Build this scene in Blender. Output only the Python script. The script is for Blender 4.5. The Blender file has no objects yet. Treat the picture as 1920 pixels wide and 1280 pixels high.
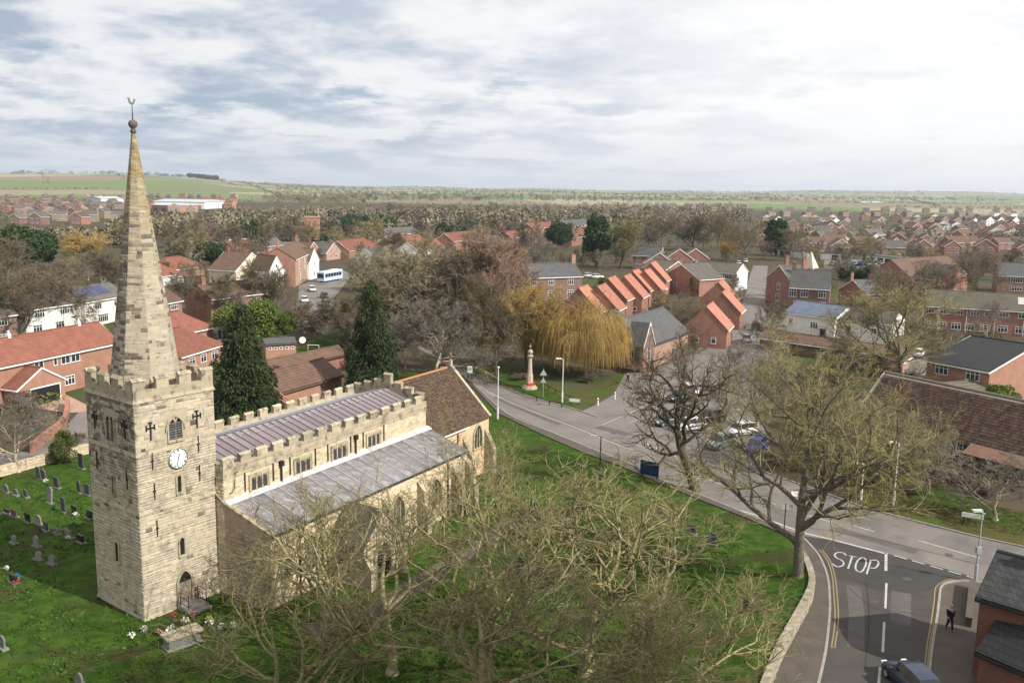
import bpy, bmesh, math, random
import numpy as np
from mathutils import Vector, Matrix
random.seed(7)
RAD=math.radians
S=bpy.context.scene
# ------------------------------------------------------------------ camera, sky, sun, exposure
CAMH=28.0; FPX=1700.0; PITCH=math.atan(289/1700.0); ROLL=RAD(1.0)
cam_data=bpy.data.cameras.new('camera'); cam=bpy.data.objects.new('camera',cam_data); S.collection.objects.link(cam)
cam_data.sensor_width=36; cam_data.lens=36*FPX/1920; cam_data.clip_start=.5; cam_data.clip_end=30000
_f=Vector((0,math.cos(PITCH),-math.sin(PITCH))); _u0=Vector((1,0,0)).cross(_f)
_r=Vector((1,0,0))*math.cos(ROLL)+_u0*math.sin(ROLL); _u=_u0*math.cos(ROLL)-Vector((1,0,0))*math.sin(ROLL)
cam.matrix_world=Matrix(((_r.x,_u.x,-_f.x,0),(_r.y,_u.y,-_f.y,0),(_r.z,_u.z,-_f.z,CAMH),(0,0,0,1)))
S.camera=cam
SUN_AZ=RAD(-30); SUN_EL=RAD(37)          # azimuth from +X, counter-clockwise
SUN_DIR=Vector((math.cos(SUN_AZ)*math.cos(SUN_EL),math.sin(SUN_AZ)*math.cos(SUN_EL),math.sin(SUN_EL)))
sd=bpy.data.lights.new('sun','SUN'); sd.energy=5.0; sd.angle=RAD(.5); sd.color=(1,.945,.86)
sun=bpy.data.objects.new('sun',sd); S.collection.objects.link(sun)
sun.rotation_euler=SUN_DIR.to_track_quat('Z','Y').to_euler()
W=bpy.data.worlds.new('World'); S.world=W; W.use_nodes=True
def world():
    nt=W.node_tree; nt.nodes.clear(); N=nt.nodes.new; L=nt.links.new
    def math_(op,a,b=None,c=None,clamp=False):
        n=N('ShaderNodeMath'); n.operation=op; n.use_clamp=clamp
        for i,v in enumerate((a,b,c)):
            if v is None: continue
            if isinstance(v,(int,float)): n.inputs[i].default_value=v
            else: L(v,n.inputs[i])
        return n.outputs[0]
    out=N('ShaderNodeOutputWorld'); bg=N('ShaderNodeBackground'); bg.inputs[1].default_value=1
    sky=N('ShaderNodeTexSky'); sky.sky_type='NISHITA'; sky.sun_disc=False
    sky.sun_elevation=SUN_EL; sky.sun_rotation=math.pi/2-SUN_AZ; sky.air_density=1; sky.dust_density=1.2; sky.ozone_density=1.4
    tc=N('ShaderNodeTexCoord'); sp=N('ShaderNodeSeparateXYZ'); L(tc.outputs['Generated'],sp.inputs[0])
    z=math_('ADD',math_('MAXIMUM',sp.outputs[2],0.),.17)
    cx=N('ShaderNodeCombineXYZ'); L(math_('DIVIDE',sp.outputs[0],z),cx.inputs[0]); L(math_('DIVIDE',sp.outputs[1],z),cx.inputs[1])
    def noise(scale,detail,rough,dist=0,off=(0,0,0),src=None):
        m=N('ShaderNodeMapping'); L(src or cx.outputs[0],m.inputs[0]); m.inputs['Location'].default_value=off
        n=N('ShaderNodeTexNoise'); n.inputs['Scale'].default_value=scale; n.inputs['Detail'].default_value=detail
        n.inputs['Roughness'].default_value=rough; n.inputs['Distortion'].default_value=dist; L(m.outputs[0],n.inputs[0]); return n.outputs[0]
    def ramp(f,a,b):
        n=N('ShaderNodeMapRange'); n.interpolation_type='SMOOTHSTEP'; L(f,n.inputs[0]); n.inputs[1].default_value=a; n.inputs[2].default_value=b; return n.outputs[0]
    def mix(f,a,b):
        n=N('ShaderNodeMix'); n.data_type='RGBA'
        if isinstance(f,(int,float)): n.inputs[0].default_value=f
        else: L(f,n.inputs[0])
        for i,v in ((6,a),(7,b)):
            if isinstance(v,tuple): n.inputs[i].default_value=v+(1,)
            else: L(v,n.inputs[i])
        return n.outputs[2]
    dens=noise(2.1,9,.58,.1,(3.1,1.7,0)); shade=noise(2.3,8,.58,.15,(7.7,2.2,4)); big=noise(.33,3,.5,0,(1.2,9,0))
    cover=ramp(math_('ADD',dens,math_('MULTIPLY',big,.35)),.50,.64)
    # clouds lit more strongly towards the sun's side of the sky
    dp=N('ShaderNodeVectorMath'); dp.operation='DOT_PRODUCT'; L(tc.outputs['Generated'],dp.inputs[0]); dp.inputs[1].default_value=(math.cos(SUN_AZ),math.sin(SUN_AZ),.35)
    glow=ramp(dp.outputs['Value'],-.80,-.02)
    sh=ramp(shade,.36,.60)
    ccol=mix(sh,(.60,.71,.90),(1.27,1.29,1.32))
    ccol=mix(math_('MULTIPLY',glow,.94),ccol,(1.5,1.5,1.5))
    vm=N('ShaderNodeVectorMath'); vm.operation='SCALE'; L(sky.outputs[0],vm.inputs[0]); vm.inputs['Scale'].default_value=.105
    blue=mix(math_('MULTIPLY',glow,.97),mix(.6,vm.outputs[0],(.60,.78,1.06)),(1.35,1.36,1.38))
    sk=mix(cover,blue,ccol)
    haze=math_('SUBTRACT',1,ramp(sp.outputs[2],-.01,.09))
    sk=mix(math_('MULTIPLY',haze,.75),sk,mix(glow,(.88,.96,1.08),(1.2,1.22,1.25)))
    below=ramp(sp.outputs[2],-.06,-.01)
    sk=mix(below,(.22,.24,.22),sk)
    bg.inputs[1].default_value=.555; L(sk,bg.inputs[0]); L(bg.outputs[0],out.inputs[0])
world()
S.view_settings.view_transform='Standard'; S.view_settings.look='None'; S.view_settings.exposure=.33; S.view_settings.gamma=1
S.view_settings.use_curve_mapping=False
S.cycles.max_bounces=5; S.cycles.transparent_max_bounces=8; S.cycles.diffuse_bounces=3; S.cycles.glossy_bounces=2; S.cycles.use_denoising=True

# ------------------------------------------------------------------ coordinates
def ray(x,y): return _f+_r*((x-960)/FPX)-_u*((y-640)/FPX)
def P(x,y,z=0.):
    """the real place of what the photograph shows at (x,y), height z"""
    d=ray(x,y); t=(z-CAMH)/d.z; return Vector((d.x*t,d.y*t,z))
def height_over(g,x,y):
    d=ray(x,y); t=math.hypot(g[0],g[1])/math.hypot(d.x,d.y); return CAMH+d.z*t
def sstep(a,b,x): t=np.clip((x-a)/(b-a),0,1); return t*t*(3-2*t)
def hgt(x,y):
    r=np.hypot(x,y); a=np.degrees(np.arctan2(x,y))
    left=sstep(-10,-23,a); right=sstep(8,24,a)
    return sstep(1450,3600,r)*(8+left*34)+sstep(5000,8500,r)*(5+right*40+5*np.sin(a*.8))+sstep(1700,3000,r)*(1+left*2)*(2*np.sin(x*.0017+1)*np.cos(y*.0013)+1.2*np.sin(x*.004+y*.002))
def PT(x,y):
    p=P(x,y)
    for _ in range(12):
        z=float(hgt(p.x,p.y)); q=P(x,y,min(z,27)) if z<27.5 else p; p=q
    return Vector((p.x,p.y,float(hgt(p.x,p.y))))

# ------------------------------------------------------------------ materials
MATS={}
def mat(name,col,col2=None,rough=.9,scale=3.,detail=4.,lo=.35,hi=.65,bump=0.,bscale=None,tint=0.,orand=0.,col3=None,scale3=.6,lo3=.5,hi3=.62,brick=None,metal=0.,spec=.3,coord='Object',stretch=(1,1,1),extra=None,bdist=.03):
    if name in MATS: return MATS[name]
    m=bpy.data.materials.new(name); m.use_nodes=True; nt=m.node_tree; N=nt.nodes.new; L=nt.links.new
    b=nt.nodes['Principled BSDF']; b.inputs['Roughness'].default_value=rough; b.inputs['Metallic'].default_value=metal
    b.inputs['Specular IOR Level'].default_value=spec
    def c4(c): return tuple(c)+(1,)
    if coord=='World':
        g=N('ShaderNodeNewGeometry'); src=g.outputs['Position']
    else:
        g=N('ShaderNodeTexCoord'); src=g.outputs['Object']
    mp=N('ShaderNodeMapping'); L(src,mp.inputs[0]); mp.inputs['Scale'].default_value=stretch; v=mp.outputs[0]
    def noise(s,d=4,r=.6,off=0):
        n=N('ShaderNodeTexNoise'); n.inputs['Scale'].default_value=s; n.inputs['Detail'].default_value=d; n.inputs['Roughness'].default_value=r
        if off:
            q=N('ShaderNodeVectorMath'); q.operation='ADD'; L(v,q.inputs[0]); q.inputs[1].default_value=(off,off*.7,off*.3); L(q.outputs[0],n.inputs[0])
        else: L(v,n.inputs[0])
        return n.outputs[0]
    def mr(f,a,b_,o0=0.,o1=1.):
        n=N('ShaderNodeMapRange'); L(f,n.inputs[0]); n.inputs[1].default_value=a; n.inputs[2].default_value=b_; n.inputs[3].default_value=o0; n.inputs[4].default_value=o1; return n.outputs[0]
    def mix(f,a,b_,mode='MIX'):
        n=N('ShaderNodeMix'); n.data_type='RGBA'; n.blend_type=mode
        if isinstance(f,(int,float)): n.inputs[0].default_value=f
        else: L(f,n.inputs[0])
        for i,q in ((6,a),(7,b_)):
            if isinstance(q,tuple): n.inputs[i].default_value=q if len(q)==4 else c4(q)
            else: L(q,n.inputs[i])
        return n.outputs[2]
    h=noise(bscale or scale*4,3,.6,5) if bump else None
    if brick:
        # brick=(width,height,mortar,mortar colour,contrast)
        bw,bh,mo,mc,_=brick
        sx=N('ShaderNodeSeparateXYZ'); L(src,sx.inputs[0]); ad=N('ShaderNodeMath'); L(sx.outputs[0],ad.inputs[0]); L(sx.outputs[1],ad.inputs[1])
        cb=N('ShaderNodeCombineXYZ'); L(ad.outputs[0],cb.inputs[0]); L(sx.outputs[2],cb.inputs[1])
        bt=N('ShaderNodeTexBrick'); L(cb.outputs[0],bt.inputs[0]); bt.inputs['Scale'].default_value=1
        bt.inputs['Brick Width'].default_value=bw; bt.inputs['Row Height'].default_value=bh; bt.inputs['Mortar Size'].default_value=mo
        bt.inputs['Color1'].default_value=c4(col); bt.inputs['Color2'].default_value=c4(col2 or col); bt.inputs['Mortar'].default_value=c4(mc); bt.inputs['Bias'].default_value=-.1
        base=bt.outputs['Color']
        base=mix(mr(noise(scale,4,.6),.3,.7),base,mix(1.,base,(.72,.72,.72),'MULTIPLY'))
    elif col2: base=mix(mr(noise(scale,detail,.62),lo,hi),col,col2)
    else:
        base=mix(mr(noise(scale,detail,.6),.3,.7),tuple(c*.86 for c in col),tuple(min(1,c*1.12) for c in col))
    if col3: base=mix(mr(noise(scale3,5,.6,11),lo3,hi3),base,col3)
    fac=None
    if tint:
        a=N('ShaderNodeAttribute'); a.attribute_name='tint'; fac=mr(a.outputs['Fac'],0,1,1-tint,1+tint)
    if orand:
        o=N('ShaderNodeObjectInfo'); f2=mr(o.outputs['Random'],0,1,1-orand,1+orand)
        if fac is not None:
            q=N('ShaderNodeMath'); q.operation='MULTIPLY'; L(fac,q.inputs[0]); L(f2,q.inputs[1]); fac=q.outputs[0]
        else: fac=f2
    if fac is not None:
        q=N('ShaderNodeVectorMath'); q.operation='SCALE'; L(base,q.inputs[0]); L(fac,q.inputs['Scale']); base=q.outputs[0]
    if extra: base=extra(nt,base,src,mix,mr,noise)
    L(base,b.inputs['Base Color'])
    if bump:
        bn=N('ShaderNodeBump'); bn.inputs['Strength'].default_value=bump; bn.inputs['Distance'].default_value=bdist; L(h,bn.inputs['Height']); L(bn.outputs[0],b.inputs['Normal'])
    MATS[name]=m; return m

def lichen(nt,base,src,mix,mr,noise):
    s=nt.nodes.new('ShaderNodeSeparateXYZ'); nt.links.new(src,s.inputs[0])
    f=mr(s.outputs[2],21.5,30,0,1); n=mr(noise(1.3,5,.6,3),.35,.62,0,1)
    q=nt.nodes.new('ShaderNodeMath'); q.operation='MULTIPLY'; nt.links.new(f,q.inputs[0]); nt.links.new(n,q.inputs[1])
    return mix(q.outputs[0],base,(.20,.135,.025))
def soot(nt,base,src,mix,mr,noise):      # black crust stains high on the tower's west side, left by weather
    s=nt.nodes.new('ShaderNodeSeparateXYZ'); nt.links.new(src,s.inputs[0])
    f=mr(s.outputs[2],7.5,12.5,.12,1); g=mr(s.outputs[0],.25,.02,0,1); n=mr(noise(1.6,5,.65,3),.42,.56,0,.85)
    q=nt.nodes.new('ShaderNodeMath'); q.operation='MULTIPLY'; nt.links.new(f,q.inputs[0]); nt.links.new(n,q.inputs[1])
    q2=nt.nodes.new('ShaderNodeMath'); q2.operation='MULTIPLY'; nt.links.new(q.outputs[0],q2.inputs[0]); nt.links.new(g,q2.inputs[1])
    return mix(q2.outputs[0],base,(.05,.045,.035))
m_mortar=mat('stone_mortar',(.40,.34,.24),(.31,.27,.2),scale=2,bump=.4)
m_stone=mat('tower_stone',(.46,.395,.285),(.37,.325,.25),scale=2.2,tint=.17,orand=.08,bump=.5,col3=(.27,.235,.18),scale3=1.1,lo3=.53,hi3=.68,extra=soot)
m_spire=mat('spire_stone',(.38,.335,.25),(.30,.265,.20),scale=1.6,tint=.09,orand=.04,bump=.5,col3=(.19,.165,.13),scale3=1.9,lo3=.59,hi3=.66,stretch=(1,1,2.2),extra=lichen)
m_wall=mat('church_wall_stone',(.54,.45,.31),(.45,.38,.27),scale=2.2,tint=.25,bump=.4,col3=(.36,.29,.2),scale3=.8,lo3=.55,hi3=.75)
m_ashlar=mat('ashlar',(.39,.335,.24),(.31,.265,.19),scale=1.6,tint=.16,orand=.12,bump=.3,col3=(.15,.13,.095),scale3=1.9,lo3=.52,hi3=.66)
m_retain=mat('retaining_stone',(.34,.295,.225),(.24,.21,.16),scale=2,tint=.22,bump=.4,col3=(.13,.125,.08),scale3=1.1,lo3=.52,hi3=.66)
m_render=mat('buff_render',(.56,.44,.30),(.49,.385,.265),scale=.9,bump=.2)
m_soot_shade=mat('soot_shade_stone',(.19,.16,.122),(.115,.097,.075),scale=2,tint=.4,bump=.5)
m_lead=mat('lead',(.19,.155,.162),(.14,.118,.13),rough=.55,scale=.8,orand=.16,spec=.4,col3=(.34,.32,.34),scale3=1.5,lo3=.58,hi3=.72)
m_leadlight=mat('lead_flashing',(.42,.42,.44),(.32,.32,.35),rough=.5,scale=1.5)
m_tile=mat('clay_tile_brown',(.125,.078,.052),(.085,.058,.041),scale=3,tint=.45,orand=.2,bump=.3,col3=(.13,.115,.03),scale3=1.3,lo3=.57,hi3=.7)
m_ridge=mat('ridge_tile',(.40,.17,.09),(.30,.14,.085),scale=2)
m_dark=mat('dark_void',(.012,.011,.01),rough=.8)
m_iron=mat('black_iron',(.02,.019,.018),rough=.6)
m_glass=mat('window_glass',(.045,.055,.065),(.02,.025,.03),rough=.12,spec=.6,scale=1.2)
m_leaded=mat('leaded_glass',(.03,.03,.032),(.06,.055,.05),rough=.35,scale=9,spec=.5)
m_white=mat('white_paint',(.78,.78,.76),rough=.5)
m_whitewall=mat('white_render',(.72,.71,.66),(.62,.61,.57),scale=.8)
m_cream=mat('cream_render',(.60,.53,.43),(.50,.44,.36),scale=.8)
m_clock=mat('clock_white',(.80,.80,.77),rough=.5)
BR=dict(brick=(.23,.078,.012,(.33,.27,.22),1),orand=.13)
m_brick=mat('red_brick',(.29,.085,.05),(.22,.075,.05),scale=.7,**BR)
m_brick_o=mat('orange_brick',(.42,.17,.10),(.34,.14,.085),scale=.7,**BR)
m_brick_p=mat('pale_brick',(.47,.27,.19),(.38,.22,.155),scale=.7,**BR)
m_brick_d=mat('dark_brick',(.16,.06,.045),(.12,.05,.04),scale=.7,**BR)
m_brick_t=mat('buff_brick',(.33,.22,.145),(.27,.18,.12),scale=.7,**BR)
RF=lambda c:dict(brick=(.33,.24,.02,c,1),orand=.13)
m_roof_r=mat('red_roof_tile',(.25,.10,.068),(.19,.08,.057),scale=.8,**RF((.17,.06,.04)))
m_roof_o=mat('terracotta_roof_tile',(.42,.19,.135),(.36,.165,.118),scale=.8,**RF((.32,.12,.07)))
m_roof_b=mat('brown_roof_tile',(.165,.098,.068),(.12,.078,.056),scale=.8,**RF((.07,.045,.035)))
m_roof_g=mat('grey_roof_tile',(.15,.135,.12),(.115,.105,.092),scale=.8,**RF((.06,.055,.05)))
m_roof_m=mat('mossy_roof_tile',(.155,.138,.108),(.125,.115,.082),scale=.6,**RF((.06,.055,.04)))
m_slate=mat('slate',(.105,.105,.105),(.075,.077,.08),scale=.8,rough=.6,**RF((.06,.06,.06)))
m_bslate=mat('blue_slate',(.17,.20,.27),(.12,.15,.22),scale=.5,rough=.6,**RF((.08,.09,.12)))
m_black=mat('black_roof_tile',(.022,.022,.024),(.03,.03,.032),scale=.8,rough=.55,**RF((.01,.01,.01)))
m_asph=mat('asphalt_old',(.185,.165,.148),(.145,.13,.12),scale=.25,detail=9,bump=.3,bscale=22,coord='World',col3=(.115,.108,.103),scale3=.16,lo3=.52,hi3=.66)
m_asph_d=mat('asphalt_dark',(.042,.038,.036),(.058,.053,.05),scale=.35,detail=9,bump=.3,bscale=22,coord='World')
m_asph_m=mat('asphalt_dimmed',(.074,.064,.058),(.055,.049,.045),scale=.4,detail=9,bump=.3,bscale=22,coord='World',col3=(.06,.056,.053),scale3=.3,lo3=.55,hi3=.66)  # vignette dimming painted into the side road's base colour
m_pave=mat('footway',(.105,.086,.072),(.076,.064,.054),scale=.7,detail=8,coord='World',bump=.2,bscale=20)
m_kerb=mat('kerb_stone',(.30,.28,.25),(.22,.2,.18),scale=2,orand=.1)
m_paint=mat('road_paint',(.46,.45,.43),(.20,.19,.18),scale=7,detail=8,lo=.48,hi=.66,coord='World')
m_yellow=mat('yellow_paint',(.26,.20,.10),(.14,.12,.08),scale=5,detail=6,lo=.5,hi=.75,coord='World')
m_block=mat('drive_paving',(.40,.26,.20),(.33,.22,.175),scale=1.2,coord='World')
m_grass=mat('grass',(.026,.060,.006),(.054,.100,.012),scale=.9,detail=12,lo=.42,hi=.6,rough=.95,bump=1.,bscale=9,coord='World',col3=(.055,.053,.02),scale3=.32,lo3=.52,hi3=.66,bdist=.12,spec=.1)
m_grass_r=mat('rough_grass',(.055,.065,.017),(.085,.078,.028),scale=.4,detail=10,rough=.95,bump=1.,bscale=5,coord='World',col3=(.055,.085,.015),scale3=.2,lo3=.5,hi3=.62,bdist=.12,spec=.1)
m_earth=mat('bare_earth',(.085,.055,.038),(.06,.042,.03),scale=1,coord='World',bump=.5,bscale=6)
def bark(name,a,b,s=5): return mat(name,a,b,scale=s,rough=.95,bump=.5,lo=.4,hi=.6,spec=.1)
m_bark_l=bark('bark_lichen',(.17,.15,.08),(.30,.27,.145))
m_bark_d=bark('bark_dark',(.06,.048,.036),(.10,.085,.055))
m_bark_g=bark('bark_grey',(.16,.14,.115),(.10,.088,.07))
def twig(name,a,b): return mat(name,a,b,scale=.6,rough=.95,orand=.12,tint=.3,spec=.1)
m_tw_olive=twig('twig_olive',(.25,.22,.10),(.165,.147,.072))
m_tw_lime=twig('twig_lime',(.26,.23,.105),(.18,.16,.078))
m_tw_straw=twig('twig_straw',(.25,.215,.135),(.19,.165,.105))
m_tw_grey=twig('twig_grey',(.21,.185,.155),(.15,.13,.108))
m_tw_dark=twig('twig_dark',(.105,.086,.06),(.14,.115,.072))
m_tw_pink=twig('twig_russet',(.31,.205,.15),(.24,.17,.125))
m_tw_brown=twig('twig_brown',(.20,.16,.112),(.15,.122,.084))
m_tw_gold=twig('twig_gold',(.42,.285,.10),(.31,.215,.08))
m_tw_pale=twig('twig_pale',(.34,.29,.22),(.25,.21,.16))
def leaf(name,a,b): return mat(name,a,b,scale=.9,rough=.7,orand=.12,tint=.45,spec=.2)
m_lf_con=leaf('leaf_conifer',(.030,.050,.016),(.05,.068,.026))
m_lf_dk=leaf('leaf_dark',(.022,.045,.013),(.035,.06,.02))
m_lf_gr=leaf('leaf_green',(.075,.125,.022),(.13,.17,.03))
m_lf_yew=leaf('leaf_yew',(.05,.075,.018),(.085,.105,.025))
m_lf_mass=leaf('leaf_bluegreen',(.025,.06,.03),(.04,.08,.04))
m_fern=leaf('leaf_russet_hedge',(.10,.05,.035),(.13,.085,.05))

# ------------------------------------------------------------------ object helpers
COL=S.collection.objects
def tagp(o,label=None,cat=None,group=None,kind=None):
    if label: o['label']=label
    if cat: o['category']=cat
    if group: o['group']=group
    if kind: o['kind']=kind
    return o
def empty(name,label,cat,loc=(0,0,0),rot=0.,group=None):
    o=bpy.data.objects.new(name,None); o.empty_display_size=.3; COL.link(o); o.location=loc; o.rotation_euler=(0,0,rot)
    return tagp(o,label,cat,group)
def link(name,me,parent=None,loc=None,rot=None,scale=None):
    o=bpy.data.objects.new(name,me); COL.link(o)
    if parent is not None: o.parent=parent
    if loc is not None: o.location=loc
    if rot is not None: o.rotation_euler=rot if not isinstance(rot,(int,float)) else (0,0,rot)
    if scale is not None: o.scale=scale
    return o
def copy_tree(o,parent=None,keep=True):
    c=o.copy(); COL.link(c)
    if parent is not None: c.parent=parent
    for ch in o.children: copy_tree(ch,c)
    return c
def np_mesh(name,V,F,m,T=None,smooth=False):
    """V (n,3), F (k,3|4) arrays -> mesh"""
    me=bpy.data.meshes.new(name); V=np.asarray(V,np.float32); F=np.asarray(F,np.int32); k=F.shape[1]
    me.vertices.add(len(V)); me.vertices.foreach_set('co',V.ravel())
    me.loops.add(F.size); me.loops.foreach_set('vertex_index',F.ravel())
    me.polygons.add(len(F)); me.polygons.foreach_set('loop_start',np.arange(0,F.size,k,dtype=np.int32)); me.polygons.foreach_set('loop_total',np.full(len(F),k,np.int32))
    if smooth: me.polygons.foreach_set('use_smooth',np.ones(len(F),bool))
    if T is not None:
        at=me.attributes.new('tint','FLOAT','FACE'); at.data.foreach_set('value',np.asarray(T,np.float32))
    me.materials.append(m); me.update(calc_edges=True); return me
class MB:
    def __init__(s): s.v=[]; s.f=[]; s.m=[]; s.t=[]; s.cm=0; s.ct=.5
    def add(s,vs,fs):
        o=len(s.v); s.v+= [tuple(p) for p in vs]
        for f in fs: s.f.append(tuple(i+o for i in f)); s.m.append(s.cm); s.t.append(s.ct)
        return s
    def box(s,x0,x1,y0,y1,z0,z1):
        return s.add([(x0,y0,z0),(x1,y0,z0),(x1,y1,z0),(x0,y1,z0),(x0,y0,z1),(x1,y0,z1),(x1,y1,z1),(x0,y1,z1)],
            [(0,3,2,1),(4,5,6,7),(0,1,5,4),(1,2,6,5),(2,3,7,6),(3,0,4,7)])
    def prism(s,pts,a,b,ax='z'):
        """polygon pts (2d, ccw) extruded between a and b along ax"""
        n=len(pts)
        def q(p,h):
            return (p[0],p[1],h) if ax=='z' else ((p[0],h,p[1]) if ax=='y' else (h,p[0],p[1]))
        vs=[q(p,a) for p in pts]+[q(p,b) for p in pts]
        return s.add(vs,[tuple(range(n))[::-1],tuple(range(n,2*n))]+[(i,(i+1)%n,n+(i+1)%n,n+i) for i in range(n)])
    def hexa(s,p): # 8 points: bottom 4, top 4
        return s.add(p,[(0,3,2,1),(4,5,6,7),(0,1,5,4),(1,2,6,5),(2,3,7,6),(3,0,4,7)])
    def slab(s,a,b,c,d,t):
        """quad abcd thickened by t along its normal, downward"""
        a,b,c,d=map(Vector,(a,b,c,d)); n=(b-a).cross(d-a).normalized()*t
        return s.hexa([a-n,b-n,c-n,d-n,a,b,c,d])
    def tube(s,pts,rs,n=6,cap=True):
        pts=[Vector(p) for p in pts]
        if isinstance(rs,(int,float)): rs=[rs]*len(pts)
        vs=[]
        for i,p in enumerate(pts):
            t=(pts[min(i+1,len(pts)-1)]-pts[max(i-1,0)]).normalized()
            a=Vector((0,0,1)) if abs(t.z)<.9 else Vector((1,0,0)); u=t.cross(a).normalized(); w=t.cross(u)
            for k in range(n):
                an=2*math.pi*k/n; vs.append(p+(u*math.cos(an)+w*math.sin(an))*rs[i])
        fs=[(i*n+k,i*n+(k+1)%n,(i+1)*n+(k+1)%n,(i+1)*n+k) for i in range(len(pts)-1) for k in range(n)]
        if cap: fs+=[tuple(range(n))[::-1],tuple(range((len(pts)-1)*n,len(pts)*n))]
        return s.add(vs,fs)
    def lathe(s,prof,n=12,c=(0,0)):
        return s.tube([(c[0],c[1],z) for r,z in prof],[r for r,z in prof],n)
    def mesh(s,name,mats,smooth=False):
        me=bpy.data.meshes.new(name); me.from_pydata(s.v,[],s.f)
        for m in (mats if isinstance(mats,(list,tuple)) else [mats]): me.materials.append(m)
        if any(s.m): me.polygons.foreach_set('material_index',s.m)
        at=me.attributes.new('tint','FLOAT','FACE'); at.data.foreach_set('value',s.t)
        if smooth: me.polygons.foreach_set('use_smooth',[True]*len(s.f))
        me.update(); return me
    def build(s,name,mats,parent=None,smooth=False,**k): return link(name,s.mesh(name,mats,smooth),parent,**k)

# ------------------------------------------------------------------ ground sheets
ROADS=[]
def in_poly(x,y,pl):
    c=False; n=len(pl)
    for i in range(n):
        a=pl[i]; b=pl[i-1]
        if (a[1]>y)!=(b[1]>y) and x<(b[0]-a[0])*(y-a[1])/(b[1]-a[1])+a[0]: c=not c
    return c
def sheet(name,pts,z,m,kind='structure',thick=0.,parent=None):
    """pts world (x,y) polygon -> flat sheet, or a raised slab when thick>0"""
    ROADS.append([(p[0],p[1]) for p in pts])
    bm=bmesh.new(); vs=[bm.verts.new((p[0],p[1],z)) for p in pts]; f=bm.faces.new(vs)
    if f.normal.z<0: pass
    bm.normal_update()
    if f.normal.z<0: f.normal_flip()
    if thick:
        r=bmesh.ops.extrude_face_region(bm,geom=[f]); up=[v for v in r['geom'] if isinstance(v,bmesh.types.BMVert)]
        for v in up: v.co.z+=thick
        bmesh.ops.recalc_face_normals(bm,faces=bm.faces)
    bmesh.ops.triangulate(bm,faces=[q for q in bm.faces if len(q.verts)>4])
    me=bpy.data.meshes.new(name); bm.to_mesh(me); bm.free(); me.materials.append(m); o=link(name,me,parent)
    if kind: o['kind']=kind
    return o
def PX(l,z=0.): return [P(x,y,z).to_2d() for x,y in l]
def smooth_line(pts,n=4):
    pts=[Vector((p[0],p[1])) for p in pts]; out=[]
    for i in range(len(pts)-1):
        p0=pts[max(i-1,0)];p1=pts[i];p2=pts[i+1];p3=pts[min(i+2,len(pts)-1)]
        for k in range(n):
            t=k/n; out.append(.5*((2*p1)+(p2-p0)*t+(2*p0-5*p1+4*p2-p3)*t*t+(3*p1-p0-3*p2+p3)*t**3))
    out.append(pts[-1]); return out
def strip(mb,pts,w,z,h=0.):
    """flat or raised ribbon along world points; w is width"""
    pts=[Vector((p[0],p[1])) for p in pts]; n=len(pts); L_=[];R_=[]
    for i,p in enumerate(pts):
        t=(pts[min(i+1,n-1)]-pts[max(i-1,0)]).normalized(); q=Vector((-t.y,t.x))*w/2; L_.append(p+q); R_.append(p-q)
    for i in range(n-1):
        a,b,c,d=R_[i],R_[i+1],L_[i+1],L_[i]
        if h: mb.hexa([(a.x,a.y,z),(b.x,b.y,z),(c.x,c.y,z),(d.x,d.y,z),(a.x,a.y,z+h),(b.x,b.y,z+h),(c.x,c.y,z+h),(d.x,d.y,z+h)])
        else: mb.add([(a.x,a.y,z),(b.x,b.y,z),(c.x,c.y,z),(d.x,d.y,z)],[(0,1,2,3)])
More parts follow.
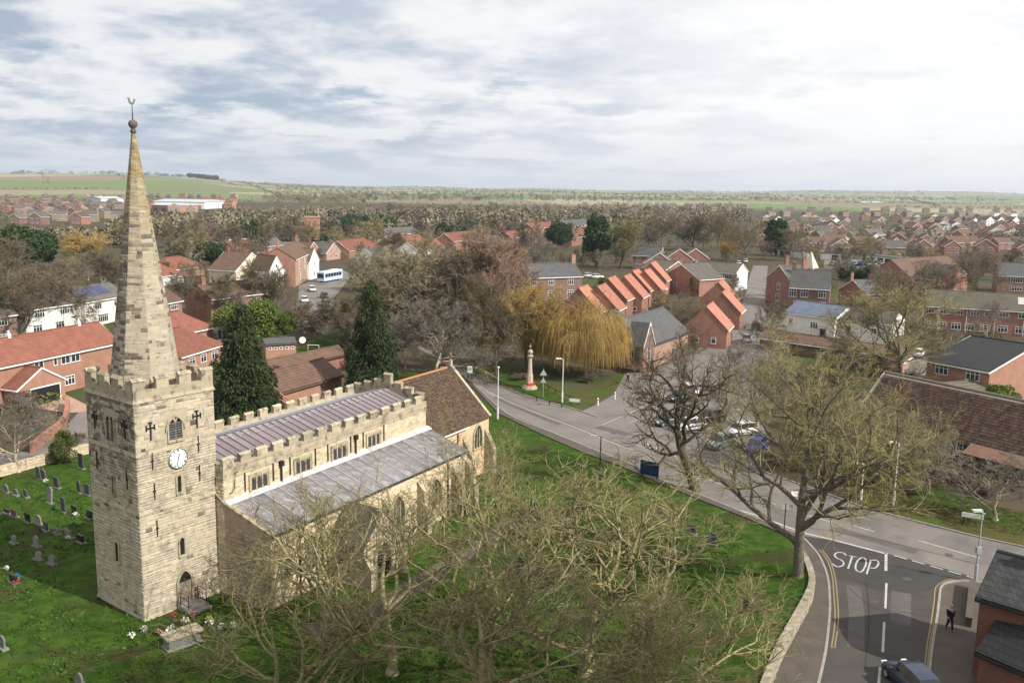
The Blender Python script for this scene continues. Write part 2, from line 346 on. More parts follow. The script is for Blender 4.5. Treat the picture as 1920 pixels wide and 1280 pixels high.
# ------------------------------------------------------------------ the land
def make_ground():
    az=np.radians(np.concatenate([np.linspace(-40,40,161),np.linspace(44,320,70)])); rr=np.concatenate([[0],np.geomspace(20,13000,110)])
    A,R=np.meshgrid(az,rr[1:]); X=R*np.sin(A); Y=R*np.cos(A); Z=hgt(X,Y)
    n=len(az); V=np.stack([X.ravel(),Y.ravel(),Z.ravel()],1)
    F=[]
    for i in range(len(rr)-2):
        a=np.arange(n); b=(a+1)%n; F.append(np.stack([i*n+a,(i+1)*n+a,(i+1)*n+b,i*n+b],1))
    F=np.concatenate(F)[:, ::-1]
    V=np.vstack([V,[[0,0,0]]])
    def fields(nt,base,src,mix,mr,noise):
        N=nt.nodes.new; L=nt.links.new
        v=N('ShaderNodeTexVoronoi'); v.inputs['Scale'].default_value=.0030; v.inputs['Randomness'].default_value=.85; L(src,v.inputs[0])
        sx=N('ShaderNodeSeparateColor'); L(v.outputs['Color'],sx.inputs[0])
        r=N('ShaderNodeValToRGB'); L(sx.outputs[0],r.inputs[0]); r.color_ramp.interpolation='CONSTANT'
        cs=[(0,(.12,.18,.055)),(.24,(.25,.22,.14)),(.42,(.13,.185,.065)),(.58,(.21,.16,.115)),(.72,(.31,.28,.19)),(.86,(.14,.16,.07))]
        e=r.color_ramp.elements; e[0].color=cs[0][1]+(1,); e[1].position=cs[1][0]; e[1].color=cs[1][1]+(1,)
        for p,c in cs[2:]: q=e.new(p); q.color=c+(1,)
        s=N('ShaderNodeVectorMath'); s.operation='LENGTH'; L(src,s.inputs[0])
        fld=mix(mr(noise(.02,4,.6),.3,.7,0,.4),r.outputs[0],(.16,.15,.08))
        return mix(mr(s.outputs['Value'],1350,1650,0,1),base,fld)
    g=mat('ground_land',(.058,.05,.030),(.088,.068,.047),scale=.06,detail=10,rough=.95,coord='World',bump=.6,bscale=1.5,col3=(.055,.072,.022),scale3=.02,lo3=.52,hi3=.6,extra=fields,spec=.1)
    me=np_mesh('ground',V,F,g,smooth=True)
    bm=bmesh.new(); bm.from_mesh(me); bm.verts.ensure_lookup_table(); c=bm.verts[len(V)-1]
    for i in range(n): bm.faces.new((c,bm.verts[(i+1)%n],bm.verts[i]))
    bmesh.ops.recalc_face_normals(bm,faces=bm.faces); bm.to_mesh(me); bm.free()
    if me.polygons[0].normal.z<0: me.flip_normals()
    tagp(link('ground',me),kind='structure')
make_ground()
# main road, junctions, side road: pixel outlines of what lies on the ground
road_near=[(700,600),(760,640),(820,672),(889,721),(951,776),(1029,809),(1102,839),(1162,863),(1201,879),(1253,906),(1331,936),(1440,981),(1500,1003),(1558,1019)]
road_far=[(1920,1026),(1837,1008),(1742,984),(1638,957),(1580,937),(1499,908),(1440,888),(1380,862),(1330,838),(1250,812),(1190,795),(1120,782),(1088,771),(1047,759),(981,741),(905,711),(860,690),(800,655),(750,622),(715,598)]
sheet('main_road',PX(road_near+[(1700,1075),(1768,1090),(1850,1092),(2000,1150),(2400,1230),(2400,1150)]+road_far),.012,m_asph)
side=[(1500,1003),(1534,1037),(1546,1060),(1555,1090),(1558,1138),(1555,1182),(1549,1227),(1535,1290),(1490,1500),(1700,1500),(1737,1290),(1745,1212),(1754,1158),(1758,1108),(1768,1094),(1800,1089),(1845,1087),(1760,1062),(1662,1037),(1558,1012)]
sheet('side_road',PX(side),.016,m_asph_m)
sheet('side_road_mouth',PX([(1500,1003),(1534,1037),(1546,1060),(1553,1082),(1600,1090),(1650,1108),(1700,1112),(1757,1104),(1768,1094),(1800,1089),(1845,1087),(1760,1062),(1662,1037),(1558,1012)]),.020,m_asph_d)
# the street running off between the houses, the forecourt with parked cars, the car park and back lane
sheet('side_street',PX([(1088,772),(1120,757),(1150,740),(1172,700),(1215,697),(1300,662),(1350,620),(1392,570),(1402,530),(1412,498),(1440,498),(1434,560),(1440,600),(1470,640),(1420,700),(1400,760),(1432,800),(1445,850),(1420,880),(1380,862),(1330,838),(1250,812),(1190,795),(1120,782)]),.008,m_asph)
sheet('back_lane',PX([(1400,590),(1433,580),(1560,640),(1720,662),(1830,690),(1830,712),(1700,700),(1560,668),(1440,640)]),.006,m_asph)
sheet('far_street',PX([(540,600),(560,560),(560,535),(590,525),(640,505),(660,515),(625,560),(650,620),(700,640),(640,640)]),.006,m_asph)
sheet('close_road',PX([(-60,915),(-60,855),(60,845),(110,812),(150,770),(170,745),(300,790),(200,830),(110,850),(30,872),(0,900)]),.006,m_asph)
sheet('driveway',PX([(45,752),(121,738),(165,760),(160,772),(125,774),(70,765)]),.010,m_block)
# churchyard lawn, verges
sheet('churchyard_grass',PX([(-300,885),(20,885),(100,860),(165,850),(400,800),(640,735),(760,700),(840,690),(872,716),(935,776),(1015,815),(1095,850),(1160,873),(1250,912),(1330,945),(1400,972),(1481,1008),(1510,1050),(1517,1100),(1450,1250),(1420,1500),(-500,1700)]),.006,m_grass)
sheet('memorial_green',PX([(868,668),(930,680),(1000,700),(1100,735),(1160,700),(1185,690),(1170,706),(1148,738),(1118,755),(1086,769),(1047,756),(981,738),(905,708)]),.006,m_grass_r)
sheet('memorial_lawn',PX([(905,700),(935,690),(1000,716),(1055,745),(1070,752),(1075,763),(1047,756),(981,738),(925,712)]),.012,m_grass)
sheet('verge_grass',PX([(1580,930),(1560,895),(1600,850),(1700,890),(1800,935),(1920,975),(2100,1010),(2200,1090),(1920,1022),(1837,1004),(1742,980),(1638,952)]),.006,m_grass_r)
sheet('verge_lawn',PX([(1700,920),(1705,900),(1800,925),(1920,965),(2100,990),(2100,1030),(1920,996),(1800,962)]),.012,m_grass)
for q in ([(520,660),(570,650),(650,655),(652,680),(560,690),(505,690)],[(1680,480),(1720,470),(1740,490),(1730,520),(1690,515)],[(560,640),(640,620),(660,640),(600,655)]): sheet('garden_lawn',PX(q),.010,m_grass)
# footways as raised slabs
def raised(name,px,h=.11,m=None): return sheet(name,PX(px),.002,m or m_pave,thick=h)
raised('footway',[(1517,1100),(1510,1050),(1481,1008),(1400,972),(1330,945),(1250,912),(1160,873),(1095,850),(1015,815),(935,776),(885,724),(889,721),(951,776),(1029,809),(1102,839),(1162,863),(1201,879),(1253,906),(1331,936),(1440,981),(1500,1003),(1530,1035),(1542,1060),(1551,1090),(1554,1138),(1551,1182),(1545,1227),(1532,1285),(1440,1500),(1340,1500),(1450,1250)])
raised('footway',[(1766,1103),(1775,1097),(1800,1093),(1850,1096),(2000,1160),(2300,1260),(2300,1600),(1735,1500),(1744,1290),(1751,1212),(1760,1158),(1763,1108)])
mbk=MB(); 
for l in ([(1500,1003),(1530,1035),(1544,1060),(1553,1090),(1556,1138),(1553,1182),(1547,1227),(1534,1285)],[(1850,1094),(1800,1090.5),(1775,1094),(1764,1104),(1761,1125),(1757,1158),(1748,1212),(1740,1285)],road_near[3:-1]):
    strip(mbk,smooth_line([P(*q).to_2d() for q in l]),.16,.003,.125)
for l in (road_far[:8],road_far[11:17]): strip(mbk,smooth_line([P(*q).to_2d() for q in l]),.16,.003,.125)
tagp(mbk.build('kerb',m_kerb),kind='structure')
# painted markings
mk=MB()
def line(l,w=.12,z=.024,n=3,mb=None): strip(mb or mk,smooth_line([P(*q).to_2d() for q in l],n),w,z)
line([(1380,955),(1419,966),(1499,996),(1558,1011),(1662,1038)],.24); line([(1661.5,1036),(1661,1070)],.2)
for a,b in (((1662,1093),(1660,1140)),((1658,1166),(1655,1222)),((1650,1250),(1646,1300))): line([a,b],.15)
for i in range(5):
    t=i/5; a=(1676+t*170,1041+t*48); line([a,(a[0]+24,a[1]+7)],.14)
line([(1722,1013),(1837,1046)],.13); line([(1860,1053),(2000,1092)],.13)
line([(905,731),(925,741)],.1)
cl=[(895,722),(951,752),(1020,780),(1084,803),(1140,827),(1220,855),(1300,884)]
line(cl,.12)
for a,b in (((1330,900),(1352,908)),((1362,905),(1400,918)),((1425,935),(1455,946)),((1510,965),(1560,979)),((1600,985),(1640,997))): line([a,b],.12)
line([(1188,833),(1215,828),(1300,858),(1380,888)],.1); line([(1188,833),(1260,853)],.1)
for i in range(4): line([(1213+i*16,831+i*6),(1222+i*16,842+i*6)],.18)
line([(1210,815),(1240,826),(1290,842)],.08)
line([(1182,774),(1250,741)],.12); line([(1270,732),(1300,718)],.12); line([(1128,797),(1168,780)],.1); line([(1180,792),(1230,777)],.1)
def poly_letters():
    B=lambda pts,w=.13: line(pts,w,.026,4)
    B([(1587,1041),(1580,1036),(1569,1036),(1565,1041),(1569,1046),(1578,1050),(1582,1056),(1578,1061),(1569,1062),(1560,1056)])
    line([(1598,1043),(1590,1066)],.13,.026,1); line([(1591,1041.5),(1606,1044)],.10,.0265,1)
    B([(1615,1045),(1608,1051),(1604,1061),(1606,1069),(1614,1072),(1620,1066),(1624,1055),(1622,1047),(1615,1045)])
    line([(1633,1049),(1625,1076)],.13,.026,1); B([(1633,1050),(1642,1050),(1647,1054),(1645,1061),(1639,1065),(1630,1064)])
poly_letters()
tagp(mk.build('road_markings',m_paint),kind='structure')
my=MB()
for off in (0,1):
    line([(1536+off*5,1030),(1551+off*5,1050),(1560+off*5,1078),(1563+off*6,1108),(1566+off*6,1161),(1559+off*6,1212)],.09,.024,3,my)
    line([(1842,1090.5-off*3.5),(1800,1088.5-off*3),(1776,1090-off*3),(1759-off*4,1102-off*2),(1757-off*5,1125),(1752-off*5,1160),(1743-off*5,1212),(1735-off*5,1290)],.09,.024,3,my)
line([(1557,1213),(1568,1213)],.09,.0245,1,my)
tagp(my.build('yellow_lines',m_yellow),kind='structure')
# repairs, tar seams and covers in the road surface
mp_=MB()
for l,w in (([(930,745),(1000,775),(1050,795)],1.1),([(1240,858),(1330,890),(1400,912)],.9),([(1560,990),(1640,1012),(1720,1034)],1.2),([(1600,1098),(1606,1150),(1604,1215)],1.0),([(1690,1110),(1688,1170)],1.3),([(1120,800),(1180,815)],1.5),([(1300,760),(1350,735)],1.4)): line(l,w,.0222,3,mp_)
tagp(mp_.build('road_patch',mat('tarmac_patch',(.085,.078,.074),(.11,.10,.094),scale=.8,coord='World',bump=.2,bscale=20)),kind='structure')
mp_=MB()
for l in ([(905,728),(990,765),(1080,800),(1180,838)],[(1480,985),(1600,1003),(1720,1028),(1840,1060)],[(1590,1100),(1640,1140),(1700,1150),(1750,1160)],[(1625,1090),(1630,1160),(1622,1260)],[(1180,790),(1250,800),(1320,830)]): line([(x+random.uniform(-2,2),y+random.uniform(-1.5,1.5)) for x,y in l],.07,.0226,5,mp_)
tagp(mp_.build('tar_seam',mat('tar_seam',(.035,.033,.032))),kind='structure')
for i,(x,y) in enumerate(((1640,1128),(1700,1085),(1575,1180),(1150,812),(1010,758),(1780,1040),(1480,948))):
    p=P(x,y); q=MB(); q.add([(p.x+.33*math.cos(a),p.y+.33*math.sin(a),.0275) for a in [k*math.pi/8 for k in range(16)]],[tuple(range(16))]); tagp(q.build('manhole_cover',mat('cast_iron',(.06,.055,.052),(.10,.09,.08),scale=6)),'round iron manhole cover in the road, %s'%('in the side road below the stop lettering','just right of the stop line','by the left double yellow lines','opposite the church lawn tip','before the war memorial','on the far lane near the lamp','near the tallest tree')[i],'manhole cover','manhole covers')
# gravel path round the church
sheet('churchyard_path',[p for p in (lambda a:a)(PX([(560,1175),(700,1130),(760,1090),(830,1050),(880,1025),(940,975),(1000,950),(1008,956),(965,985),(925,1020),(860,1060),(790,1110),(720,1160),(600,1210)]))],.012,m_pave)

# ------------------------------------------------------------------ the church
TH=RAD(53); O=P(272,1165)
church=empty('church','medieval stone church with battlemented tower, octagonal spire, clock and lead roofed nave in a churchyard','church',O,TH)
rs=random.Random(3)
def stones(fm,bounds,z0,z1,ch,lens,holes=(),proud=(.008,.035),gap=.014,rnd=rs,jit=.4):
    out=[]; z=z0
    while z<z1-.05:
        h=ch*(1+rnd.uniform(-jit,jit)); h=min(h,z1-z)
        if z1-z-h<.1: h=z1-z
        a,b=bounds(z+h/2); u=a
        while u<b-.01:
            l=rnd.uniform(*lens); 
            if b-u-l<lens[0]*.6: l=b-u
            zc=z+h/2; uc=u+l/2
            if not any(p-.02<uc+l*.35 and uc-l*.35<q+.02 and r-.02<zc<s+.02 for p,q,r,s in holes):
                d=rnd.uniform(*proud); g=gap/2; c=min(h,l)*.06
                p=[fm(u+g,z+g,0),fm(u+l-g,z+g,0),fm(u+l-g,z+h-g,0),fm(u+g,z+h-g,0),fm(u+g+c,z+g+c,d),fm(u+l-g-c,z+g+c,d+rnd.uniform(-.006,.006)),fm(u+l-g-c,z+h-g-c,d),fm(u+g+c,z+h-g-c,d)]
                t=rnd.random(); t=t*.5+.25 if rnd.random()<.8 else rnd.choice((0,1))
                out.append((p,t,l*h,(uc,zc)))
            u+=l
        z+=h
    return out
SF=[(0,1,5,4),(1,2,6,5),(2,3,7,6),(3,0,4,7),(4,5,6,7)]
def join_stones(lst,name,m,parent,**k):
    V=np.array([[tuple(q) for q in s[0]] for s in lst],np.float32).reshape(-1,3); n=len(lst)
    F=(np.array(SF)[None]+8*np.arange(n)[:,None,None]).reshape(-1,4); T=np.repeat([s[1] for s in lst],5)
    o=link(name,np_mesh(name,V,F,m,T),parent,**k); o['kind']='stuff'; return o
def stone_parts(lst,m,parent,**k):
    for s in lst:
        me=bpy.data.meshes.new('stone'); me.from_pydata([tuple(q) for q in s[0]],[],SF); me.materials.append(m)
        at=me.attributes.new('tint','FLOAT','FACE'); at.data.foreach_set('value',[s[1]]*5); link('stone',me,parent,**k)
def fplane(o,u,n):
    o=Vector(o);u=Vector(u);n=Vector(n)
    return lambda a,z,d:(o+u*a+n*d+Vector((0,0,z)))
def arch(w,h,pointed=True,n=5):
    """outline of an opening, base at z=0, centred on 0"""
    hw=w/2; pts=[(-hw,0),(hw,0)]
    sp=h-(w*.866 if pointed else hw); sp=max(sp,.05)
    if pointed:
        k=(h-sp)/(w*.866)
        for i in range(n+1):
            a=RAD(60)*i/n; pts.append((-hw+w*math.cos(a),sp+w*math.sin(a)*k))
        for i in range(1,n+1):
            a=RAD(120)+RAD(60)*i/n; pts.append((hw+w*math.cos(a),sp+w*math.sin(a)*k))
    else:
        for i in range(2*n+1):
            a=math.pi*i/(2*n); pts.append((hw*math.cos(a),sp+hw*math.sin(a)))
    return pts
def grow_out(p,d): # offset arch outline outward roughly, keeping the base
    cz=sum(q[1] for q in p)/len(p); out=[]
    for x,z in p:
        r=math.hypot(x,z-cz); k=(r+d)/r
        out.append((x*k, z if z<=.001 else cz+(z-cz)*k))
    out[0]=(p[0][0]-d,0); out[1]=(p[1][0]+d,0); return out
def opening(fr,name,c,z,w,h,pane,parent,surround=m_ashlar,pointed=True,depth=.10,ring=.14,lights=1,louvre=False,sill=True,glass=True,mat_in=None,**k):
    """an opening on a wall face: moulded surround standing proud, dark pane, mullions; fr maps (u,z,d)->3d"""
    a=arch(w,h,pointed); b=grow_out(a,ring); n=len(a); mb=MB()
    for q,dd in ((a,depth),):
        vs=[fr(c+x,z+y,depth) for x,y in a]+[fr(c+x,z+y,depth) for x,y in b]+[fr(c+x,z+y,-.02) for x,y in a]+[fr(c+x,z+y,0) for x,y in b]
        fs=[]
        for i in list(range(1,n)):
            j=(i+1)%n; fs+=[(i,j,n+j,n+i),(2*n+i,2*n+j,j,i),(n+i,n+j,3*n+j,3*n+i)]
        mb.add(vs,fs)
    if sill:
        mb.add([fr(c-w/2-ring,z-.14,0),fr(c+w/2+ring,z-.14,0),fr(c+w/2+ring,z-.14,depth+.05),fr(c-w/2-ring,z-.14,depth+.05),fr(c-w/2-ring,z+.03,0),fr(c+w/2+ring,z+.03,0),fr(c+w/2+ring,z-.02,depth+.05),fr(c-w/2-ring,z-.02,depth+.05)],[(0,3,2,1),(4,5,6,7),(0,1,5,4),(1,2,6,5),(2,3,7,6),(3,0,4,7)])
    f=mb.build(name,surround,parent,**k)
    pb=MB(); pb.add([fr(c+x,z+y,.012) for x,y in a],[tuple(range(n))]); pb.build('pane',pane,f)
    if lights>1:
        for i in range(1,lights):
            u=c-w/2+w*i/lights; q=MB(); s=.05
            q.hexa([fr(u-s,z,.01),fr(u+s,z,.01),fr(u+s,z,depth*.8),fr(u-s,z,depth*.8)]+[fr(u-s,z+h*.83,.01),fr(u+s,z+h*.83,.01),fr(u+s,z+h*.83,depth*.8),fr(u-s,z+h*.83,depth*.8)]); q.build('mullion',surround,f)
    if louvre:
        q=MB()
        for i in range(int(h*.8/.16)):
            zz=z+.08+i*.16; q.hexa([fr(c-w/2,zz,.02),fr(c+w/2,zz,.02),fr(c+w/2,zz,.09),fr(c-w/2,zz,.09),fr(c-w/2,zz+.09,.02),fr(c+w/2,zz+.09,.02),fr(c+w/2,zz+.03,.09),fr(c-w/2,zz+.03,.09)])
        q.build('louvre',m_slate,f)
    return f
TW=5.72; TZ=14.35   # tower width, height of the wall below the battlements
def build_tower():
    root=church; b=MB(); b.box(0,TW,0,TW,-.3,TZ); b.build('tower_wall',m_mortar,root)
    fS=fplane((0,0,0),(1,0,0),(0,-1,0)); fW=fplane((0,TW,0),(0,-1,0),(-1,0,0)); fE=fplane((TW,0,0),(0,1,0),(1,0,0)); fN=fplane((TW,TW,0),(-1,0,0),(0,1,0))
    holesS=[(2.0,3.4,11.3,13.5),(2.5,3.2,0,2.8),(2.55,3.15,3.5,5.0),(2.6,3.1,7.9,9.3)]
    holesW=[(2.3,3.4,11.2,13.6),(2.5,3.2,3.1,4.9),(2.5,3.2,7.8,9.4)]
    allS=[]; allW=[]
    for z0,z1,ch,ln in ((.0,7.15,.21,(.22,.62)),(7.4,10.95,.19,(.2,.5)),(11.2,TZ-.0,.25,(.3,.8))):
        allS+=stones(fS,lambda z:(0,TW),z0,z1,ch,ln,holesS); allW+=stones(fW,lambda z:(0,TW),z0,z1,ch,ln,holesW)
    rest=[]
    for z0,z1 in ((5,7.15),(7.4,10.95),(11.2,TZ)): rest+=stones(fN,lambda z:(0,TW),z0,z1,.28,(.35,.9))+stones(fE,lambda z:(0,TW),max(z0,6.5),z1,.24,(.3,.8))
    def split_soot(lst,f):
        k=[];q=[]
        for s_ in lst: (q if rs.random()<f(*s_[3]) else k).append(s_)
        return k,q
    allW,sw=split_soot(allW,lambda u,z:.36 if z>12.6 else (.22 if z>10 else (.07 if z>7 else .03))); allS,ss=split_soot(allS,lambda u,z:.04 if z>11 else .015)
    join_stones(sw+ss,'soot_shade_stones',m_soot_shade,root)
    a=sorted(allS,key=lambda s:-s[2]); w=sorted(allW,key=lambda s:-s[2])
    stone_parts(a[:130]+w[:60],m_stone,root)
    join_stones(a[130:]+w[60:]+rest,'small_stones',m_stone,root)
    # plinth and string courses
    for z,t,h in ((-.2,.05,.42),):
        b=MB(); b.box(-t,TW+t,-t,TW+t,z,z+h); b.build('plinth',m_stone,root)
    for z,t,h in ((7.15,.07,.25),(10.95,.07,.25),(TZ,.10,.22)):
        b=MB(); b.hexa([(-t,-t,z),(TW+t,-t,z),(TW+t,TW+t,z),(-t,TW+t,z),(-.02,-.02,z+h),(TW+.02,-.02,z+h),(TW+.02,TW+.02,z+h),(-.02,TW+.02,z+h)]); b.build('string_course',m_ashlar,root)
    # battlements: parapet wall and single merlons with copings
    z=TZ+.22; t=.34; b=MB()
    for x0,x1,y0,y1 in ((0,TW,0,t),(0,TW,TW-t,TW),(0,t,t,TW-t),(TW-t,TW,t,TW-t)): b.box(x0,x1,y0,y1,z-.2,z+.52)
    b.build('parapet',m_ashlar,root)
    bt=MB(); bt.box(t,TW-t,t,TW-t,TZ-.1,TZ+.12); bt.build('tower_roof',m_lead,root)
    zm=z+.52; n=4; wm=.86; gapm=(TW-n*wm)/(n-1); H=.80
    seen=set()
    for side in range(4):
        for i in range(n):
            u=i*(wm+gapm)
            if side==0: r=(u,u+wm,0,t)
            elif side==1: r=(u,u+wm,TW-t,TW)
            elif side==2: r=(0,t,u,u+wm)
            else: r=(TW-t,TW,u,u+wm)
            if side>1 and i in(0,n-1): # return leg of the corner merlon
                r=(r[0],r[1],t,wm) if i==0 else (r[0],r[1],TW-wm,TW-t)
            x0,x1,y0,y1=r; mb=MB(); mb.ct=rs.random(); mb.box(x0+.002,x1-.002,y0+.002,y1-.002,zm,zm+H-.16); m=mb.build('merlon',m_ashlar,root)
            c=MB(); c.ct=rs.random(); e=.05; xa,xb,ya,yb=x0-e,x1+e,y0-e,y1+e; xm=(x0+x1)/2; ym=(y0+y1)/2
            if side<2: c.add([(xa,ya,zm+H-.16),(xb,ya,zm+H-.16),(xb,yb,zm+H-.16),(xa,yb,zm+H-.16),(xa,ym,zm+H+.04),(xb,ym,zm+H+.04)],[(0,3,2,1),(0,1,5,4),(2,3,4,5),(1,2,5),(3,0,4)])
            else: c.add([(xa,ya,zm+H-.163),(xb,ya,zm+H-.163),(xb,yb,zm+H-.163),(xa,yb,zm+H-.163),(xm,ya,zm+H+.043),(xm,yb,zm+H+.043)],[(0,3,2,1),(1,2,5,4),(3,0,4,5),(0,1,4),(2,3,5)])
            c.build('coping',m_ashlar,m)
    # spire
    c=0; zb=TZ+.1; za=31.2; R=2.06; K=dict(loc=(TW/2-.14,TW/2+.16,0))
    def apo(z): return R*(za-z)/(za-zb)+.10
    big=[];small=[];soot_shade=[]
    core=MB(); V=[]; n8=8
    oc=[(math.cos(math.pi/8+i*math.pi/4)/math.cos(math.pi/8),math.sin(math.pi/8+i*math.pi/4)/math.cos(math.pi/8)) for i in range(8)]
    core.add([(c+x*(R+.078),c+y*(R+.078),zb) for x,y in oc]+[(c+x*.08,c+y*.08,za) for x,y in oc],[tuple(range(8,16))]+[(i,(i+1)%8,8+(i+1)%8,8+i) for i in range(8)])
    co=core.build('spire_core',m_mortar,root,**K)
    for k in range(8):
        an=k*math.pi/4; nrm=Vector((math.cos(an),math.sin(an),0)); u=Vector((-math.sin(an),math.cos(an),0))
        fm=lambda a,z,d,nrm=nrm,u=u:Vector((c,c,0))+nrm*(apo(z)+d-.02)+u*a+Vector((0,0,z))
        lst=stones(fm,lambda z:(-apo(z)*math.tan(math.pi/8),apo(z)*math.tan(math.pi/8)),zb,za-.3,.235,(.2,.8),proud=(.0,.012),gap=.009)
        pr={5:.24,4:.42,3:.3,6:.05}.get(k,.1); ph_=rs.random()*6  # real soot plus painted shade: more dark stones on west and southwest faces
        for s_ in list(lst):
            z_=s_[3][1]
            if rs.random()<pr*(.6+.8*max(0,math.sin(z_*1.9+ph_)))*(1.25 if z_<26 else .4): soot_shade+=[s_]; lst.remove(s_)
        if k in (5,6): big+=lst
        else: small+=lst
    big.sort(key=lambda s:-s[2]); stone_parts(big[:70],m_spire,root,**K); join_stones(big[70:]+small,'spire_stones',m_spire,root,**K); join_stones(soot_shade,'soot_shade_stones',m_soot_shade,root,**K)
    tp=MB(); tp.lathe([(.12,za-.3),(.20,za-.15),(.12,za),(.14,za+.05),(.24,za+.15),(.29,za+.32),(.23,za+.48),(.07,za+.58)],12,(c,c)); tp.build('spire_finial',mat('finial_stone',(.12,.10,.085)),root,smooth=True,**K)
    wv=MB(); wv.tube([(c,c,za+.55),(c,c,za+1.55)],[.035,.02],6)
    q=wv.build('weathervane',m_iron,root,**K)
    ck=MB(); V2=[(-.28,.25),(-.18,.02),(.0,-.05),(.16,.04),(.22,.26),(.3,.34),(.24,.44),(.15,.42),(.10,.2),(0,.16),(-.1,.22),(-.14,.48),(-.26,.56),(-.36,.42),(-.26,.4)]
    ck.prism([(x*.8,z*.8+za+1.5) for x,z in V2],-.035,.035,'y'); o=ck.build('weathercock',mat('gilt_dull',(.22,.25,.24),rough=.5),q); o.matrix_parent_inverse.identity(); o.location=(c,c,0); o.rotation_euler=(0,0,RAD(-50))
    # openings
    for (f,uu,zz,w,h,kw) in ((fS,2.50,11.55,.42,1.45,dict(louvre=True)),(fS,3.02,11.55,.42,1.45,dict(louvre=True)),(fS,2.86,3.62,.34,1.25,{}),(fS,2.86,7.95,.26,1.15,dict(pointed=False)),
                          (fW,2.70,11.5,.42,1.7,dict(louvre=True)),(fW,3.14,11.5,.42,1.7,dict(louvre=True)),(fW,2.86,3.3,.40,1.45,{}),(fW,2.86,7.95,.22,1.3,{}),(fE,2.8,11.55,.9,1.45,dict(louvre=True)),(fN,2.8,11.55,.9,1.45,dict(louvre=True))):
        opening(f,'window',uu,zz,w,h,m_dark,root,ring=.1 if w>.3 else .12,depth=.09,**kw)
    hd=MB(); o_=arch(1.25,.95,True); hb=grow_out(o_,.10)
    hd.add([fS(2.76+x,12.15+z*.98,.13) for x,z in o_[2:]]+[fS(2.76+x,12.15+z*.98,.13) for x,z in hb[2:]]+[fS(2.76+x,12.15+z*.98,.0) for x,z in o_[2:]]+[fS(2.76+x,12.15+z*.98,0) for x,z in hb[2:]],
        [f for i in range(len(o_)-3) for f in ((i,i+1,len(o_)-2+i+1,len(o_)-2+i),((len(o_)-2)*2+i,(len(o_)-2)*2+i+1,i+1,i),((len(o_)-2)+i,(len(o_)-2)+i+1,(len(o_)-2)*3+i+1,(len(o_)-2)*3+i))]); hd.build('hood_mould',m_ashlar,root)
    # iron tie plates shaped as crosses and bars
    def cross(f,u,z):
        b=MB()
        def bar(u0,u1,z0,z1): b.hexa([f(u0,z0,.03),f(u1,z0,.03),f(u1,z0,.085),f(u0,z0,.085),f(u0,z1,.03),f(u1,z1,.03),f(u1,z1,.085),f(u0,z1,.085)])
        bar(u-.045,u+.045,z-.75,z+.42); bar(u-.32,u+.32,z+.02,z+.11); bar(u-.32,u-.24,z-.10,z+.24); bar(u+.24,u+.32,z-.10,z+.24); bar(u-.14,u+.14,z+.36,z+.44)
        b.build('tie_plate',m_iron,root)
    def bar1(f,u,z,h=1.1):
        b=MB()
        b.hexa([f(u-.03,z-h/2,.03),f(u+.03,z-h/2,.03),f(u+.03,z-h/2,.08),f(u-.03,z-h/2,.08),f(u-.03,z+h/2,.03),f(u+.03,z+h/2,.03),f(u+.03,z+h/2,.08),f(u-.03,z+h/2,.08)])
        b.hexa([f(u-.08,z-.06,.03),f(u+.08,z-.06,.03),f(u+.08,z-.06,.09),f(u-.08,z-.06,.09),f(u-.08,z+.06,.03),f(u+.08,z+.06,.03),f(u+.08,z+.06,.09),f(u-.08,z+.06,.09)]); b.build('tie_bar',m_iron,root)
    cross(fS,1.03,12.6); cross(fS,4.36,12.75); cross(fW,TW-4.7,12.75); cross(fW,TW-1.1,12.75)
    for u,z in ((1.05,10.5),(4.4,10.9),(1.1,8.5),(4.4,8.9),(1.15,6.0)): bar1(fS,u,z)
    for u,z in ((1.0,9.9),(TW-1.15,9.3)): bar1(fW,u,z,1.3)
    # clock
    cc=(2.82,10.28); ck=MB(); r=.66; n=40
    ck.add([fS(cc[0]+r*math.cos(2*math.pi*i/n),cc[1]+r*math.sin(2*math.pi*i/n),.13) for i in range(n)]+[fS(cc[0]+r*math.cos(2*math.pi*i/n),cc[1]+r*math.sin(2*math.pi*i/n),0) for i in range(n)],[tuple(range(n))]+[(i,(i+1)%n,n+(i+1)%n,n+i) for i in range(n)])
    clk=ck.build('clock',m_clock,root)
    def stroke(mb,pa,pb,w,d=.14,t=.012):
        a=Vector(pa);b_=Vector(pb);q=(b_-a).normalized(); q=Vector((-q.y,q.x))*w/2; P4=[a+q,a-q,b_-q,b_+q]
        mb.hexa([fS(cc[0]+p.x,cc[1]+p.y,d) for p in P4]+[fS(cc[0]+p.x,cc[1]+p.y,d+t) for p in P4])
    num=['XII','I','II','III','IIII','V','VI','VII','VIII','IX','X','XI']
    for k,s_ in enumerate(num):
        mb=MB(); an=math.pi/2-k*math.pi/6; out=Vector((math.cos(an),math.sin(an))); tg=Vector((math.sin(an),-math.cos(an)))
        wd={'I':.045,'V':.085,'X':.085}; tot=sum(wd[q] for q in s_); x=-tot/2
        for ch in s_:
            xm=x+wd[ch]/2; x+=wd[ch]; pt=lambda t,o_: out*(.47+o_*.13)+tg*(xm+t)
            if ch=='I': stroke(mb,pt(0,0),pt(0,1),.022)
            elif ch=='V': stroke(mb,pt(-.03,1),pt(0,0),.02); stroke(mb,pt(.03,1),pt(0,0),.016,.141)
            else: stroke(mb,pt(-.03,0),pt(.03,1),.02); stroke(mb,pt(.03,0),pt(-.03,1),.016,.141)
        mb.build('numeral',m_iron,clk)
    for a_,l,w in ((RAD(90-16),.33,.05),(RAD(90-195),.5,.035)):
        mb=MB(); v=Vector((math.cos(a_),math.sin(a_))); stroke(mb,-v*.1,v*l,w,.16 if l<.4 else .175); mb.build('clock_hand',m_iron,clk)
